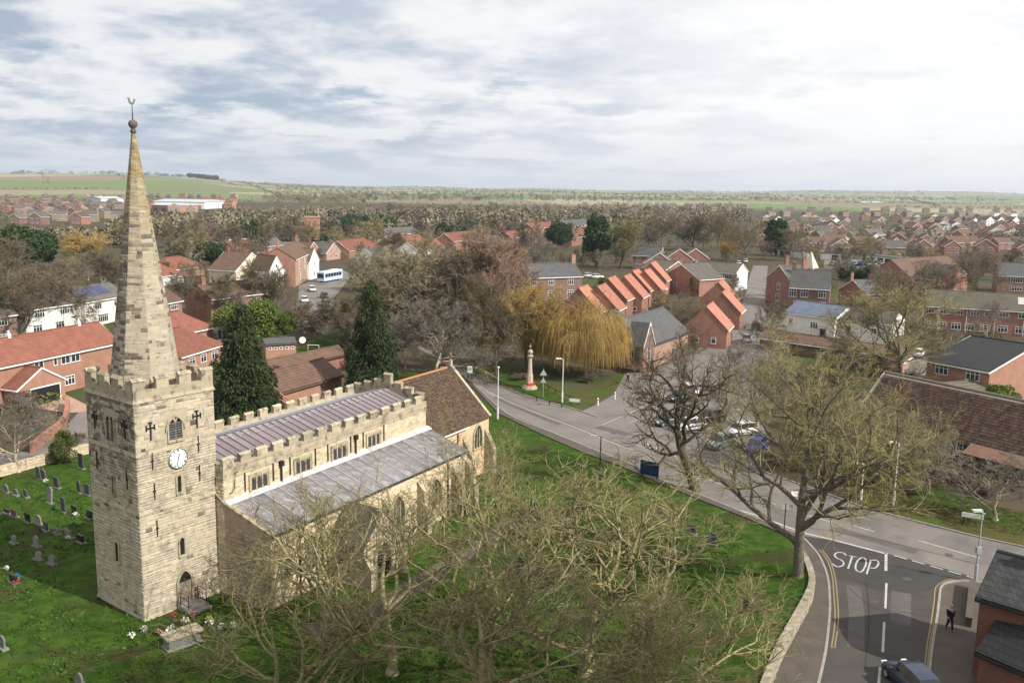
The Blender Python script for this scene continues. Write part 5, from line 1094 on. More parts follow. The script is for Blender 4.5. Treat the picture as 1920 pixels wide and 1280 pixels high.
def proto(k):
    if k in PROTO: return PROTO[k]
    K=dict
    T=dict(
     front1=lambda:bare_tree(11,11,.14,.019,9,44,.70,.17,.27,(6,5,4),.0105,mt=m_bark_l,mw=m_tw_olive,ft=2,thick=.76),
     front2=lambda:bare_tree(12,11,.10,.018,8,48,.72,.18,.28,(6,5,4),.0105,mt=m_bark_l,mw=m_tw_olive,ft=2,thick=.76),
     front3=lambda:bare_tree(13,11,.12,.018,8,42,.70,.18,.28,(6,5,4),.0105,mt=m_bark_l,mw=m_tw_lime,ft=2,thick=.76),
     tallA=lambda:bare_tree(21,15,.20,.028,10,62,.60,.06,.34,(6,6,4),.0115,mt=m_bark_d,mw=m_tw_dark,ft=4,thick=.74),
     tallB=lambda:bare_tree(45,18,.22,.021,15,62,.54,.10,.20,(7,6,5),.0115,mt=m_bark_g,mw=m_tw_lime,ft=3,thick=.62,lean=.0,tw=.15),
     tallC=lambda:bare_tree(23,15,.15,.018,10,50,.60,.14,.16,(7,6,6),.016,mt=m_bark_g,mw=m_tw_olive,ft=3),
     oldA=lambda:bare_tree(31,13,.15,.020,12,50,.66,.08,.22,(6,6,6),.027,mt=m_bark_g,mw=m_tw_brown,ft=3),
     oldB=lambda:bare_tree(32,13,.18,.020,13,56,.66,.07,.22,(6,6,6),.027,mt=m_bark_g,mw=m_tw_straw,ft=3),
     grey=lambda:bare_tree(33,12,.12,.018,12,55,.70,.06,.2,(6,6,6),.027,mt=m_tw_pale,mw=m_tw_grey,ft=4),
     russet=lambda:bare_tree(34,14,.15,.016,13,34,.60,.18,.14,(6,6,6),.027,mt=m_bark_g,mw=m_tw_pink,ft=3),
     darkt=lambda:bare_tree(35,13,.10,.018,13,48,.62,.10,.2,(6,6,6),.028,mt=m_bark_d,mw=m_tw_dark,ft=3),
     birch=lambda:bare_tree(36,11,.2,.012,12,36,.50,.10,.12,(5,5,5),.02,.06,mt=m_tw_pale,mw=m_tw_brown,ft=2),
     small=lambda:bare_tree(37,7,.14,.020,9,55,.70,.05,.24,(5,5,5),.014,.03,mt=m_tw_pale,mw=m_tw_grey,ft=3),
     willow=lambda:weeping(38),
     goldb=lambda:bare_tree(39,12,.08,.018,14,46,.62,.10,.2,(6,6,6),.026,.10,mt=m_bark_g,mw=m_tw_gold,ft=3),
     limet=lambda:bare_tree(40,14,.12,.018,14,42,.52,.14,.14,(5,5,5),.03,mt=m_bark_d,mw=m_tw_lime,ft=3),
     conifer=lambda:leafy(51,13,3.9,30000,.23,shape='cone',ml=m_lf_con,lobes=90,asp=.28,z0=.03),
     spruce=lambda:leafy(52,10,2.2,5000,.3,shape='cone',ml=m_lf_dk,lobes=34,asp=.3,z0=.05),
     yew=lambda:leafy(53,5,1.6,14000,.11,shape='column',ml=m_lf_yew,lobes=26,asp=.35,z0=.03),
     darkround=lambda:leafy(54,8,4,9000,.26,ml=m_lf_dk,lobes=30),
     greenbush=lambda:leafy(55,6,4.2,16000,.2,ml=m_lf_gr,lobes=30,z0=.02),
     pine=lambda:leafy(56,13,3.6,7000,.34,shape='column',ml=m_lf_dk,lobes=22,z0=.15),
     blueg=lambda:leafy(57,6,5,8000,.3,ml=m_lf_mass,lobes=26,z0=.0),
     shrub=lambda:bare_tree(58,3,.02,.02,12,46,.8,.10,.25,(5,5,5),.02,mt=m_bark_g,mw=m_tw_brown,ft=2),
     # for trees several hundred metres off: fewer, thicker twigs
     farA=lambda:bare_tree(61,10,.12,.02,10,50,.66,.07,.22,(5,5,4),.05,mt=m_bark_g,mw=m_tw_brown,ft=2,minr=.03),
     farB=lambda:bare_tree(62,10,.12,.02,10,46,.60,.10,.22,(5,5,4),.05,mt=m_bark_g,mw=m_tw_dark,ft=2,minr=.03),
     farC=lambda:bare_tree(63,10,.12,.02,11,52,.66,.07,.22,(5,5,4),.05,mt=m_bark_g,mw=m_tw_lime,ft=2,minr=.03),
     farD=lambda:bare_tree(64,10,.12,.02,11,46,.62,.08,.22,(5,5,4),.05,mt=m_bark_g,mw=m_tw_pink,ft=2,minr=.03),
     farE=lambda:bare_tree(65,10,.12,.02,11,46,.62,.08,.22,(5,5,4),.05,mt=m_bark_g,mw=m_tw_gold,ft=2,minr=.03),
     farF=lambda:leafy(66,8,3.6,1600,.5,ml=m_lf_dk,lobes=18),
     farG=lambda:bare_tree(67,10,.12,.02,11,46,.62,.08,.22,(5,5,4),.05,mt=m_bark_g,mw=m_tw_grey,ft=2,minr=.03),
    )
    PROTO[k]=T[k](); return PROTO[k]
rt=random.Random(5)
KN=dict(willow='willow_tree',birch='birch_tree',conifer='conifer_tree',spruce='conifer_tree',pine='pine_tree',yew='yew_tree',darkround='evergreen_tree',greenbush='evergreen_bush',blueg='evergreen_bush',shrub='bare_shrub',farF='evergreen_tree')
def tree(kind,loc,h,label,r=None,group=None,cat=None,rot=None,name=None):
    ms,hz,rr=proto(kind); s=h/hz; sx=s if r is None else r/rr
    nm=name or KN.get(kind,'bare_tree'); ev=nm in('evergreen_bush','bare_shrub')
    t=empty(nm,label,cat or ('bush' if ev else 'tree'),(loc[0],loc[1],loc[2]),rt.uniform(0,6.28) if rot is None else rot,group)
    for me in ms: link(me.name.split('.')[0],me,t,scale=(sx,sx,s))
    return t
def tpx(kind,x,y,ytop,label,w=None,group=None,rot=None,z=0.,**k):
    """tree whose foot is seen at (x,y) and whose top reaches image row ytop; w = crown width in pixels of the photo"""
    p=P(x,y,z) if y>420 else PT(x,y); h=height_over(p,x,ytop)-p.z; d=math.hypot(p.x,p.y)
    r=None
    if w: r=w/2/FPX*math.sqrt(p.x**2+p.y**2+CAMH**2)
    return tree(kind,p,max(h,1.),label,r,group,rot=rot,**k)
# foreground trees of the churchyard
G1='bare churchyard trees in front of the church'
tpx('front1',1100,1262,838,'large bare tree with forked pale trunk in the middle of the churchyard lawn',560,G1,rot=1.1)
tpx('front2',735,1262,900,'bare tree with pale leaning boughs in front of the church porch',520,G1,rot=.4)
tpx('front3',930,1150,812,'bare yellowish tree beside the path east of the porch',400,G1,rot=2.2)
tpx('front1',930,1400,975,'bare tree at the bottom edge between the porch tree and the forked tree',560,G1,rot=3.9)
tpx('front3',1290,1340,1020,'low spreading bare tree at the bottom near the churchyard wall',420,G1,rot=5.)
tpx('front2',520,1372,1050,'bare scrubby tree at the bottom left beside the chest tomb',440,G1,rot=2.9)
tpx('front2',1240,1130,915,'bare tree with fine twigs on the lawn below the notice board',300,G1,rot=4.4)
tpx('front3',905,985,812,'bare thin tree in front of the chancel south wall',200,G1,rot=.7)
tpx('front1',610,1170,905,'bare tree against the lit aisle wall left of the porch',330,G1,rot=5.6)
tpx('front1',1180,1450,1090,'bare dark twigged tree at the bottom edge right of centre',480,G1,rot=2.5)
tpx('small',470,1165,1045,'small dry bush like tree in the shaded corner between tower and aisle',110,G1)
tpx('tallA',1303,918,618,'dark gnarled bare tree at the roadside with one long bough arching left',330,rot=.6)
tpx('tallB',1495,1102,618,'tallest bare tree with thick trunk and wide olive crown at the churchyard corner',390,rot=2.0)
tpx('tallC',1692,742,528,'bare tree with upswept limbs between the white building and the barn',270)
tpx('small',1866,975,850,'pale weeping bare tree on the right verge beside the street sign',190)
tpx('small',1420,800,650,'dark bare tree on the corner of the side street behind the parked cars',150)
tpx('oldA',1560,880,730,'bare yellowish tree on the verge left of the barn',230)
tpx('oldB',1740,925,800,'small bare tree in front of the barn windows',150)
tpx('oldA',1640,860,760,'brown bare tree against the left end of the barn roof',170)
tpx('small',1385,745,640,'thin dark bare tree beside the side street above the parked cars',100)
tpx('small',35,885,745,'small pale bare tree at the churchyard wall on the far left',150)
tpx('yew',123,868,808,'clipped green yew bush by the churchyard wall left of the tower',46)
# conifers north of the church
tpx('conifer',458,800,582,'broad dark conifer right behind the tower battlements',150)
tpx('conifer',698,748,538,'tall pointed dark conifer behind the nave roof',124,rot=2.)
# old trees by the main road
tpx('grey',815,712,562,'wide silver grey bare tree behind the chancel',240)
tpx('grey',760,690,595,'grey bare tree between tall conifer and silver tree',130)
tpx('oldB',790,632,462,'pale olive bare tree crown rising above the silver grey tree',260)
tpx('oldB',700,600,470,'pale olive bare tree left of the group by the far street',150)
tpx('oldA',860,640,480,'brownish bare tree between olive and russet trees',150)
tpx('russet',905,640,425,'tall russet twigged bare tree north of the memorial',150)
tpx('russet',955,600,450,'smaller russet bare tree right of the tall one',90)
tpx('darkt',930,705,520,'dark bare tree behind the war memorial',130)
tpx('goldb',985,690,530,'golden brown bare tree left of the willow',150)
tpx('goldb',960,640,540,'gold twigged bare tree behind the memorial green',130)
tpx('willow',1098,706,566,'large golden weeping willow beside the brick schoolroom',128)
tpx('willow',1035,690,582,'smaller golden weeping willow touching the larger one by the memorial green',92,rot=2.)
tpx('grey',700,690,600,'thin grey tree behind the tall conifer',90)
tpx('darkt',640,650,560,'dark bare thicket tree beside the garden lawn',110)
tpx('darkt',600,640,575,'dark bare tree left of the garden thicket',80)
tpx('greenbush',465,640,565,'bright green laurel behind the broad conifer',120)
tpx('greenbush',530,625,585,'darker green bush right of the bright laurel',60)
tpx('birch',570,625,565,'pale stemmed birch beside the brick outbuilding',60)
tpx('birch',470,590,500,'pale bare birch in front of the brown gabled house',70)
tpx('darkt',500,590,490,'dark pollarded bare tree beside the street houses',90)
tpx('oldA',520,585,505,'brown bare tree before the tall brick house',60)
tpx('darkt',400,600,515,'dark bare tree right of the spire',110)
tpx('darkt',355,585,520,'dark bare tree between spire and the bungalows',80)
tpx('darkround',397,497,455,'round dark evergreen between the red bungalows',58)
tpx('spruce',333,490,437,'narrow dark spruce behind the red bungalows',18)
tpx('spruce',317,490,455,'shorter dark spruce beside the narrow one',18)
tpx('goldb',155,505,436,'golden bare willow left of the spire',88)
tpx('darkround',45,510,425,'dark bushy evergreen at the left edge',90); tpx('pine',85,500,440,'dark pine at the left, beside the gold willow',50)
for x,y,t,w,k,l in ((15,530,440,90,'oldA','brown bare tree at the left edge behind the pine'),(105,620,500,130,'oldA','wide bare tree in front of the white houses'),(40,640,520,110,'darkt','dark bare tree before the brown brick house'),(210,545,470,90,'darkt','dark bare tree touching the spire on its left'),(130,560,485,90,'birch','pinkish bare trees above the solar panels'),(60,575,490,90,'oldA','bare tree above the mossy roof'),(170,520,480,70,'darkt','small dark tree under the gold willow')): tpx(k,x,y,t,l,w)
# centre and right
tpx('grey',1015,545,455,'pale bare tree in front of the dark roofed brick house',75)
tpx('darkround',1047,468,415,'big round dark evergreen above the brick house',48); tpx('darkround',831,455,419,'round dark evergreen among red roofs',32)
tpx('pine',1118,500,405,'tall dark pine left of the lime tree',56)
tpx('limet',1163,505,410,'olive lime tree with narrow trunk behind the orange roofed row',84)
for x in (660,690,720): tpx('blueg',x,437,403,'%s dark evergreen clump of three in the far tree belt'%{660:'left',690:'middle',720:'right'}[x],48,'dark evergreen clumps')
for x,y,t,w,k,l in ((1240,470,400,80,'oldA','bare tree behind the slate bay house'),(1300,470,405,90,'darkt','bare tree above the three gables'),(1365,490,452,42,'goldb','small orange bare tree above the mossy terrace'),(1400,490,415,80,'oldB','olive tree left of the side street end'),(1345,470,400,60,'oldA','bare tree behind the orange bush'),(1455,480,412,50,'pine','dark pine above the victorian house'),(1485,490,425,60,'oldB','bare tree behind the slate roof'),
  (1590,500,455,90,'oldA','bare tree beyond the blue roofed building'),(1735,560,485,70,'birch','birch before the brown roofed building'),(1770,560,490,60,'birch','pale birch right of the first before the brown roof'),(1830,560,470,90,'oldA','bare tree right of the brown roofed building'),(1680,620,500,110,'oldA','bare tree in front of the terrace left end'),(1380,600,535,70,'small','dark bare tree by the orange roofed cottages'),
  (1245,640,570,80,'darkt','dark scrub below the stepped row'),(1290,620,570,70,'oldA','bare bushes right of the stepped row'),(1195,640,590,50,'small','thin tree above the slate hipped roof'),(1440,650,560,60,'oldA','bare tree left of the white building'),(1850,640,560,60,'small','bare shrub tree before the terrace'),(1270,700,640,60,'small','bare twigs before the schoolroom gables')): tpx(k,x,y,t,l,w)
tpx('blueg',1655,530,497,'large dark green spreading bush right of the victorian house',90); tpx('blueg',1600,525,500,'green bushes behind the small gabled brick house',60)
tpx('greenbush',1872,782,725,'glossy green bush behind the barn ridge',66); tpx('greenbush',1915,790,750,'yellow green bush at the right edge behind the barn',40)
tpx('greenbush',1133,540,520,'green bush between brick house and stepped row',26); tpx('darkround',1655,478,452,'small round dark evergreen in the right estate',24)
SHR=[]
for i,(x,y,t,w) in enumerate(((1225,655,625,50),(1180,700,680,30),(1300,600,575,50),(1505,660,625,70),(1580,690,655,70),(1720,760,735,60),(1790,900,880,70),(1850,930,905,60),(1440,870,845,60),(1500,880,855,60),(1625,905,880,50),(1700,925,905,60),(1240,590,565,40),(555,690,668,40),(600,700,672,50),(980,712,700,40),(1110,715,700,40),(30,770,735,60),(150,830,810,30))):
    SHR.append((tpx('shrub',x,y,t,'x',w,'leafless shrubs'),x,y,'leafless shrub'))
# evenly wooded belt: single trees up to about 500 m, each its own object
rb=random.Random(17)
def ycap(x): return 428 if x<235 else (396 if x<440 else (388 if x<700 else (380 if x<1400 else 408)))
BELT=[(0,640,450,500,26,36),(330,700,424,470,40,34),(620,1060,420,470,46,34),(1030,1450,415,470,44,34),(1420,1920,480,530,10,26),(1400,1920,452,470,9,20),(0,620,405,440,34,26),(600,1400,398,425,54,24)]
cnt=0; AUTO=list(SHR); far_pts=[]
kinds=['farA','farB','farC','farA','farG','farB','farD','farA','farF','farC','farB']
words={'farA':'brown','farB':'dark','farC':'olive','farG':'grey','farD':'russet','farF':'evergreen','farE':'golden'}
for x0,x1,y0,y1,n,hp in BELT:
    for i in range(n):
        x=x0+(x1-x0)*(i+rb.random())/n; y=rb.uniform(y0,y1); k=rb.choice(kinds)
        if y>500 and (560<x<640): continue
        h=rb.uniform(7.5,12.5); p=P(x,y); h=max(3.,min(h,height_over(p,x,ycap(x)+rb.uniform(0,12))))
        if y<447: far_pts.append((p.x,p.y,h,k)); continue
        t=tree(k,p,h,'x',h*rb.uniform(.5,.68)*(.75 if k=='farF' else 1),'trees of the far wooded belt'); AUTO.append((t,x,y,words[k]+(' tree' if k=='farF' else ' bare tree')))

MID=[(640,700,600,690,5,5,8),(700,1000,560,650,11,7,11),(230,430,515,600,9,4,7),(420,640,560,650,9,3,6),(0,230,505,600,10,5,8),(640,1000,468,560,30,7,11),(1000,1200,470,520,9,6,10),(1180,1450,560,690,10,3,5),(1190,1450,480,560,10,4,7),(1440,1920,484,560,14,5,8),(1440,1720,630,760,8,3,6),(1720,1920,640,760,7,3,5),(1450,1700,800,900,5,3,5),(440,700,470,520,9,4,7)]
mk_=['oldA','darkt','grey','oldB','farB','farA','darkt','small','farC']; wm={'oldA':'brown','darkt':'dark','grey':'grey','oldB':'yellowish','farB':'dark','farA':'brown','small':'pale','farC':'olive'}
for x0,x1,y0,y1,n,h0,h1 in MID:
    for i in range(n):
        x=x0+(x1-x0)*(i+rb.random())/n; y=rb.uniform(y0,y1)
        if (545<x<665 and 505<y<610) or (1385<x<1450 and y<600): continue
        k=rb.choice(mk_); h=rb.uniform(h0,h1); p=P(x,y); t=tree(k,p,h,'x',h*rb.uniform(.5,.62),'bare trees in the village gardens'); AUTO.append((t,x,y,wm[k]+' bare tree'))

# tufts, clover patches and fallen leaves that break up the churchyard turf
def litter(name,n,quad,m,size,seed,flat):
    g=np.random.default_rng(seed); a,b,c,d=[np.array(P(*q).to_2d()) for q in quad]; u=g.random((n,1)); v=g.random((n,1)); C=(a*(1-u)+b*u)*(1-v)+(d*(1-u)+c*u)*v
    w=np.sin(C[:,0]*.9+seed)*np.cos(C[:,1]*.7)+.6*np.sin(C[:,0]*2.3+C[:,1]*1.9); k=g.random(n)<np.clip(.5+.5*w,.08,1)
    loc=np.stack([(C[:,0]-O.x)*math.cos(TH)+(C[:,1]-O.y)*math.sin(TH),-(C[:,0]-O.x)*math.sin(TH)+(C[:,1]-O.y)*math.cos(TH)],1); k&=~((loc[:,0]>-.1)&(loc[:,0]<39)&(loc[:,1]>-9.5)&(loc[:,1]<13)&~((loc[:,0]<5.6)&(loc[:,1]<-.1))); C=C[k]; n=len(C)
    an=g.random(n)*6.28; s=size*(.5+g.random(n)); dx=np.stack([np.cos(an),np.sin(an)],1)*s[:,None]; z=np.full(n,.01); h=s*(0.15 if flat else .9)
    V=np.stack([np.c_[C-dx*.5,z],np.c_[C+dx*.5,z],np.c_[C+dx*.7+g.normal(size=(n,2))*.05,z+h],np.c_[C-dx*.7+g.normal(size=(n,2))*.05,z+h*(.3 if flat else 1)]],1).reshape(-1,3)
    o=link(name,np_mesh(name,V,np.arange(4*n).reshape(-1,4),m,g.random(n)),None); o['kind']='stuff'
litter('grass_tufts',36000,[(-60,900),(1380,965),(1440,1290),(-120,1330)],mat('tuft',(.034,.072,.009),(.062,.10,.015),scale=.5,tint=.22,coord='World'),.10,3,False)
litter('fallen_leaves',26000,[(330,1000),(1250,900),(1420,1290),(200,1330)],mat('leaf_litter',(.11,.075,.035),(.07,.05,.028),scale=.7,tint=.5,coord='World'),.12,5,True)
litter('fallen_leaves',5000,[(1560,890),(1930,960),(1950,1010),(1560,940)],mat('leaf_litter',(.1,.07,.03)),.2,8,True)
# ------------------------------------------------------------------ churchyard stones
m_gs=[mat('gravestone_slate',(.055,.06,.062),(.085,.09,.088),scale=3,bump=.3,orand=.25),mat('gravestone_grey',(.19,.185,.165),(.13,.13,.115),scale=3,bump=.3,orand=.2),mat('gravestone_black',(.015,.016,.02),rough=.2,spec=.6),mat('gravestone_red',(.12,.075,.065),(.09,.06,.055),scale=4)]
rg_=random.Random(9)
def gravestone(x,y,px,mi,shape,label,w=.72,tilt=None,rot=None,plinth=True,group='old headstones in the churchyard grass'):
    p=P(x,y); d=math.hypot(p.x,p.y); h=max(.45,height_over(p,x,y-px)); t=empty('gravestone',label,'gravestone',(p.x,p.y,0),TH+math.pi/2+(rot if rot is not None else rg_.uniform(-.14,.14)),group)
    th=.12; hw=w/2
    if shape=='round': pts=[(-hw,0),(hw,0)]+[(hw*math.cos(a),h-hw*.8+hw*.8*math.sin(a)) for a in [i*math.pi/8 for i in range(9)]]
    elif shape=='shoulder': pts=[(-hw,0),(hw,0),(hw,h*.84),(hw*.75,h*.86),(hw*.6,h*.95),(hw*.3,h),(-hw*.3,h),(-hw*.6,h*.95),(-hw*.75,h*.86),(-hw,h*.84)]
    elif shape=='point': pts=[(-hw,0),(hw,0),(hw,h*.8),(hw*.4,h*.93),(0,h),(-hw*.4,h*.93),(-hw,h*.8)]
    else: pts=[(-hw,0),(hw,0),(hw,h*.97),(hw*.9,h),(-hw*.9,h),(-hw,h*.97)]
    b=MB(); b.prism([(q[0],q[1]-.15) for q in pts],-th/2,th/2,'y'); s=b.build('headstone',m_gs[mi],t,rot=((tilt if tilt is not None else rg_.uniform(-.10,.10)),rg_.uniform(-.05,.05),0))
    if plinth: b=MB(); b.box(-hw-.1,hw+.1,-.2,.2,-.1,.13); b.build('base',m_gs[1],t)
    return t
GL=[(72,896,24,0,'flat','left of a close pair of tall dark slabs'),(83,900,26,0,'point','right of a close pair of tall dark slabs'),(107,915,25,0,'flat','single tall dark slab beyond the tower pair'),(13,924,20,1,'round','pale rounded stone at the left edge of the top row'),(30,929,16,1,'round','second small pale stone of the top row'),(49,932,18,0,'flat','third stone of the top row with white foot'),(93,944,35,1,'round','tall pale rounded stone, the highest in the lit grass'),(153,879,32,0,'flat','broad dark slab nearest the yew bush'),(149,924,28,0,'point','dark slab half hidden behind the tower corner'),(164,928,24,0,'flat','second dark slab touching the tower outline'),(120,960,32,0,'flat','tall dark narrow slab in the middle of the yard'),(13,963,13,2,'flat','black polished stone at the far left'),(27,969,18,3,'flat','reddish stone beside the black one'),(53,979,22,2,'flat','black polished stone on a pale base'),(73,983,22,1,'round','leaning brown grey stone'),(86,995,20,0,'flat','dark slab with a small cross of shadow'),(107,1001,16,1,'round','small weathered rounded stone'),(140,965,22,2,'flat','black stone with white flowers'),(167,973,20,2,'flat','black stone against the tower edge'),(26,1019,20,1,'round','squat grey stone in the shadow'),(69,1025,26,1,'point','tilted pointed grey stone in the shadow'),(130,1009,20,1,'flat','grey stone with flowers at its foot in the shadow'),(152,1018,20,2,'flat','black stone near the tower in the shadow'),(72,1050,20,1,'shoulder','left of two shouldered grey stones'),(97,1058,22,1,'shoulder','right of two shouldered grey stones'),(25,1093,22,2,'flat','black stone with blue and red bouquets'),(4,1216,30,1,'round','pale stone at the very left edge near the bottom'),(151,1282,26,1,'round','pale stone cut by the bottom edge')]
for x,y,px,mi,sh,lb in GL: gravestone(x,y,px,mi,sh,lb+' in the north west churchyard')
for x,y,px,mi,sh,lb in [(975,1073,34,0,'round','left dark headstone of the three under the forked tree'),(1009,1090,38,0,'round','middle dark headstone of the three under the forked tree'),(1031,1103,42,0,'point','right dark headstone of the three under the forked tree'),(999,962,26,0,'flat','dark headstone by the bend of the path'),(962,1004,22,0,'flat','dark headstone left of the path bend'),(1406,1150,42,0,'shoulder','large dark headstone near the boundary wall corner'),(1242,968,20,1,'round','grey headstone under fine twigs below the notice board'),(1296,1001,22,0,'flat','small dark headstone on the open lawn edge'),(1334,1021,26,0,'round','round topped dark headstone on the open lawn edge'),(932,912,26,0,'flat','dark headstone south of the chancel'),(905,905,20,0,'round','headstone beside the chancel buttress'),(914,1250,24,0,'flat','dark headstone at the foot of the near trees'),(1445,1048,18,0,'flat','low dark stone beside the tallest tree'),(870,965,26,0,'round','headstone close to the aisle wall'),(1090,960,20,0,'round','headstone in the twigs behind the forked tree'),(1180,1030,22,0,'flat','headstone on the lawn between near trees')]:
    gravestone(x,y,px,mi,sh,lb,w=.85,group='dark headstones south of the church')
t=empty('chest_tomb','weathered stone chest tomb with slab lid on the grass before the tower','tomb',P(342,1207),RAD(44))
b=MB(); b.box(-1.0,1.0,-.42,.42,0,.72); b.build('chest',m_gs[1],t); b=MB(); b.box(-1.15,1.15,-.55,.55,.721,.86); b.build('lid',m_ashlar,t); b=MB(); b.box(-1.12,1.12,-.52,.52,-.1,.10); b.build('base',m_gs[1],t)
m_fl=[mat('flower_red',(.55,.03,.03)),mat('flower_white',(.75,.73,.70)),mat('flower_pink',(.65,.25,.28)),mat('flower_yellow',(.70,.60,.08)),mat('flower_blue',(.03,.13,.60)),mat('flower_orange',(.60,.32,.03))]
nf=['red','white','pink','yellow','blue','orange']
def flowers(x,y,c,label,s=.2):
    p=P(x,y); t=empty('flower_pot',label,'flowers',p,0,'grave flowers'); b=MB(); b.lathe([(.09,0),(.12,.18),(.11,.18)],8); b.build('pot',m_gs[1],t)
    g=np.random.default_rng(int(x*7+y)); V,F=fuzz(g,46,np.array([[0,0,.24]]),np.array([s]),.06,.8,.1,.8,.6); link('bloom',np_mesh('bloom',V,F,m_fl[c]),t)
    V,F=fuzz(g,30,np.array([[0,0,.18]]),np.array([s*.8]),.08,.4,.1,.8,.6); link('leaves',np_mesh('leaves',V,F,m_lf_gr),t)
for x,y,c,lb in ((326,1158,0,'red flowers by the tower wall'),(363,1155,2,'pink and white flowers left of the steps'),(320,1183,1,'white flowers in a grey pot beside the chest tomb'),(300,1190,2,'pink flowers nearest the tower corner'),(312,1193,1,'white flowers right of the pink ones'),(248,1195,1,'white pot of flowers off the tower corner, left one'),(270,1185,1,'white pot of flowers off the tower corner, right one'),(391,1165,3,'yellow flowers among stones'),(393,1172,1,'white flowers below the yellow ones'),(416,1180,1,'white flowers in the dark grass near the aisle'),(438,1178,1,'small white flowers against the shaded wall'),(348,1168,1,'pale flowers between the red and the tomb'),(34,1085,4,'blue wrapped bouquet on the black stone'),(30,1096,0,'red bouquet below the blue one'),(13,1070,1,'round white wreath on a stick'),(128,1012,1,'white flowers at the foot of a grey stone'),(142,968,1,'white flowers at the foot of a black stone'),(640,1135,5,'yellow orange bush of flowers by the porch wall'),(85,905,1,'small white flower on the lit grass')): flowers(x,y,c,lb,.42 if c==5 else (.26 if y>1100 else .22))
# ------------------------------------------------------------------ walls
def wall_thing(name,label,pts,h,m,ms,th=.36,ch=.2,ln=(.25,.6),cop=True):
    pts=smooth_line(pts,3) if len(pts)>2 else [Vector(p) for p in pts]; t=empty(name,label,'wall',(pts[0].x,pts[0].y,0)); o=pts[0]; b=MB(); st=[]; cpm=MB()
    for i in range(len(pts)-1):
        a=pts[i]-o;c=pts[i+1]-o; d=(c-a); L=d.length; d/=L; n=Vector((d.y,-d.x))
        q=[a+n*th/2,c+n*th/2,c-n*th/2,a-n*th/2]; b.hexa([(v.x,v.y,-.2) for v in q]+[(v.x,v.y,h) for v in q])
        q=[a+n*(th/2+.05)-d*.02,c+n*(th/2+.05)+d*.02,c-n*(th/2+.05)+d*.02,a-n*(th/2+.05)-d*.02]; cpm.ct=rs.random(); cpm.hexa([(v.x,v.y,h+.001*(i%2)) for v in q]+[(v.x,v.y,h+.09+.001*(i%2)) for v in q])
        if ms: st+=stones(fplane((a+n*th/2).to_3d(),d.to_3d(),n.to_3d()),lambda z:(0,L),0,h,ch,ln,proud=(.005,.03))
    b.build('core',m,t)
    if ms: join_stones(st,'stones',ms,t)
    if cop: cpm.build('coping',ms or m,t)
wall_thing('churchyard_wall','pale stone retaining wall curving round the churchyard corner by the stop junction',PX([(1497,1050),(1508,1068),(1519,1098),(1519,1125),(1500,1165),(1478,1205),(1455,1250),(1425,1330),(1400,1400)])[::-1],1.0,m_retain,m_retain)
wall_thing('churchyard_wall','low cream and brick wall between the left lane and the graves',PX([(-60,910),(20,888),(100,866),(165,850)]),.95,m_brick_p,m_wall)
wall_thing('garden_wall','pale topped curved brick garden wall below the pink drive',PX([(60,850),(90,826),(122,798),(128,760)]),1.1,m_brick_o,None)
wall_thing('garden_wall','brick garden wall beside the long shed',PX([(505,712),(560,700),(650,680)]),1.6,m_brick,None)
wall_thing('pavement_wall','low wall with verge strip beside the walking woman',PX([(1822,1105),(1818,1150),(1815,1178)]),.7,m_pave,None)
# bank of grass behind the retaining wall
bk=MB(); wl=smooth_line(PX([(1497,1050),(1508,1068),(1519,1098),(1519,1125),(1500,1165),(1478,1205),(1455,1250),(1425,1330),(1400,1400)]),3)
for i in range(len(wl)-1):
    for a,b_,za,zb in ((.15,1.2,.93,.85),(1.2,3.5,.85,.35),(3.5,6,.35,.0)):
        q=[]
        for j,dd,zz in ((i,a,za),(i+1,a,za),(i+1,b_,zb),(i,b_,zb)):
            t_=(wl[min(j+1,len(wl)-1)]-wl[max(j-1,0)]).normalized(); n_=Vector((t_.y,-t_.x)); v=wl[j]+n_*dd; q.append((v.x,v.y,zz))
        bk.add(q,[(3,2,1,0)])
bo=bk.build('grass_bank',m_grass,smooth=True); bo['kind']='structure'
# ------------------------------------------------------------------ posts, lamps, signs
m_pole=mat('pole_white',(.62,.62,.60),rough=.5); m_poleg=mat('pole_grey',(.30,.32,.32),rough=.5); m_sign=mat('sign_grey_back',(.33,.34,.35),rough=.5)
def pole_thing(name,label,cat,x,y): return empty(name,label,cat,P(x,y))
def lamp(x,y,yt,label,kind=0,mm=None):
    t=pole_thing('street_lamp',label,'street lamp',x,y); h=height_over(t.location,x,yt); mm=mm or m_pole
    b=MB(); b.tube([(0,0,0),(0,0,1.4),(0,0,1.45),(0,0,h)],[.12,.12,.07,.05],8); b.build('pole',mm,t,smooth=False)
    b=MB()
    if kind==0: b.lathe([(.05,h-.02),(.13,h+.03),(.15,h+.12),(.08,h+.2)],10)
    elif kind==1: b.tube([(0,0,h-.05),(-.5,0,h+.05)],.035,6); b.box(-.95,-.25,-.13,.13,h+.0,h+.14)
    else: b.box(-.75,-.05,-.16,.16,h+.02,h+.17); b.tube([(-.1,0,h),(.2,0,h-.15)],.04,6)
    b.build('lamp_head',m_whitewall if kind!=2 else mat('lamp_grey',(.5,.5,.5)),t)
    if kind==2:
        b=MB(); b.box(-.16,.16,-.16,.16,h*.42,h*.42+.5); b.build('junction_box',m_poleg,t)
lamp(933,785,690,'white lamp column with thick foot on the grass east of the chancel',0)
lamp(1054,755,673,'white lamp column with flat lamp head on the memorial lawn',1)
lamp(1828,1092,957,'grey lamp column with flat double head in front of the near brick house',2,m_poleg)
lamp(1675,948,829,'white lamp column on the verge before the barn',1)
lamp(1614,936,868,'short white lamp behind the tallest tree',1)
lamp(418,472,447,'thin white lamp by the far car park',0); lamp(733,470,440,'thin lamp beside the red roofs',0); lamp(553,530,480,'white lamp before the tall brick house',0)
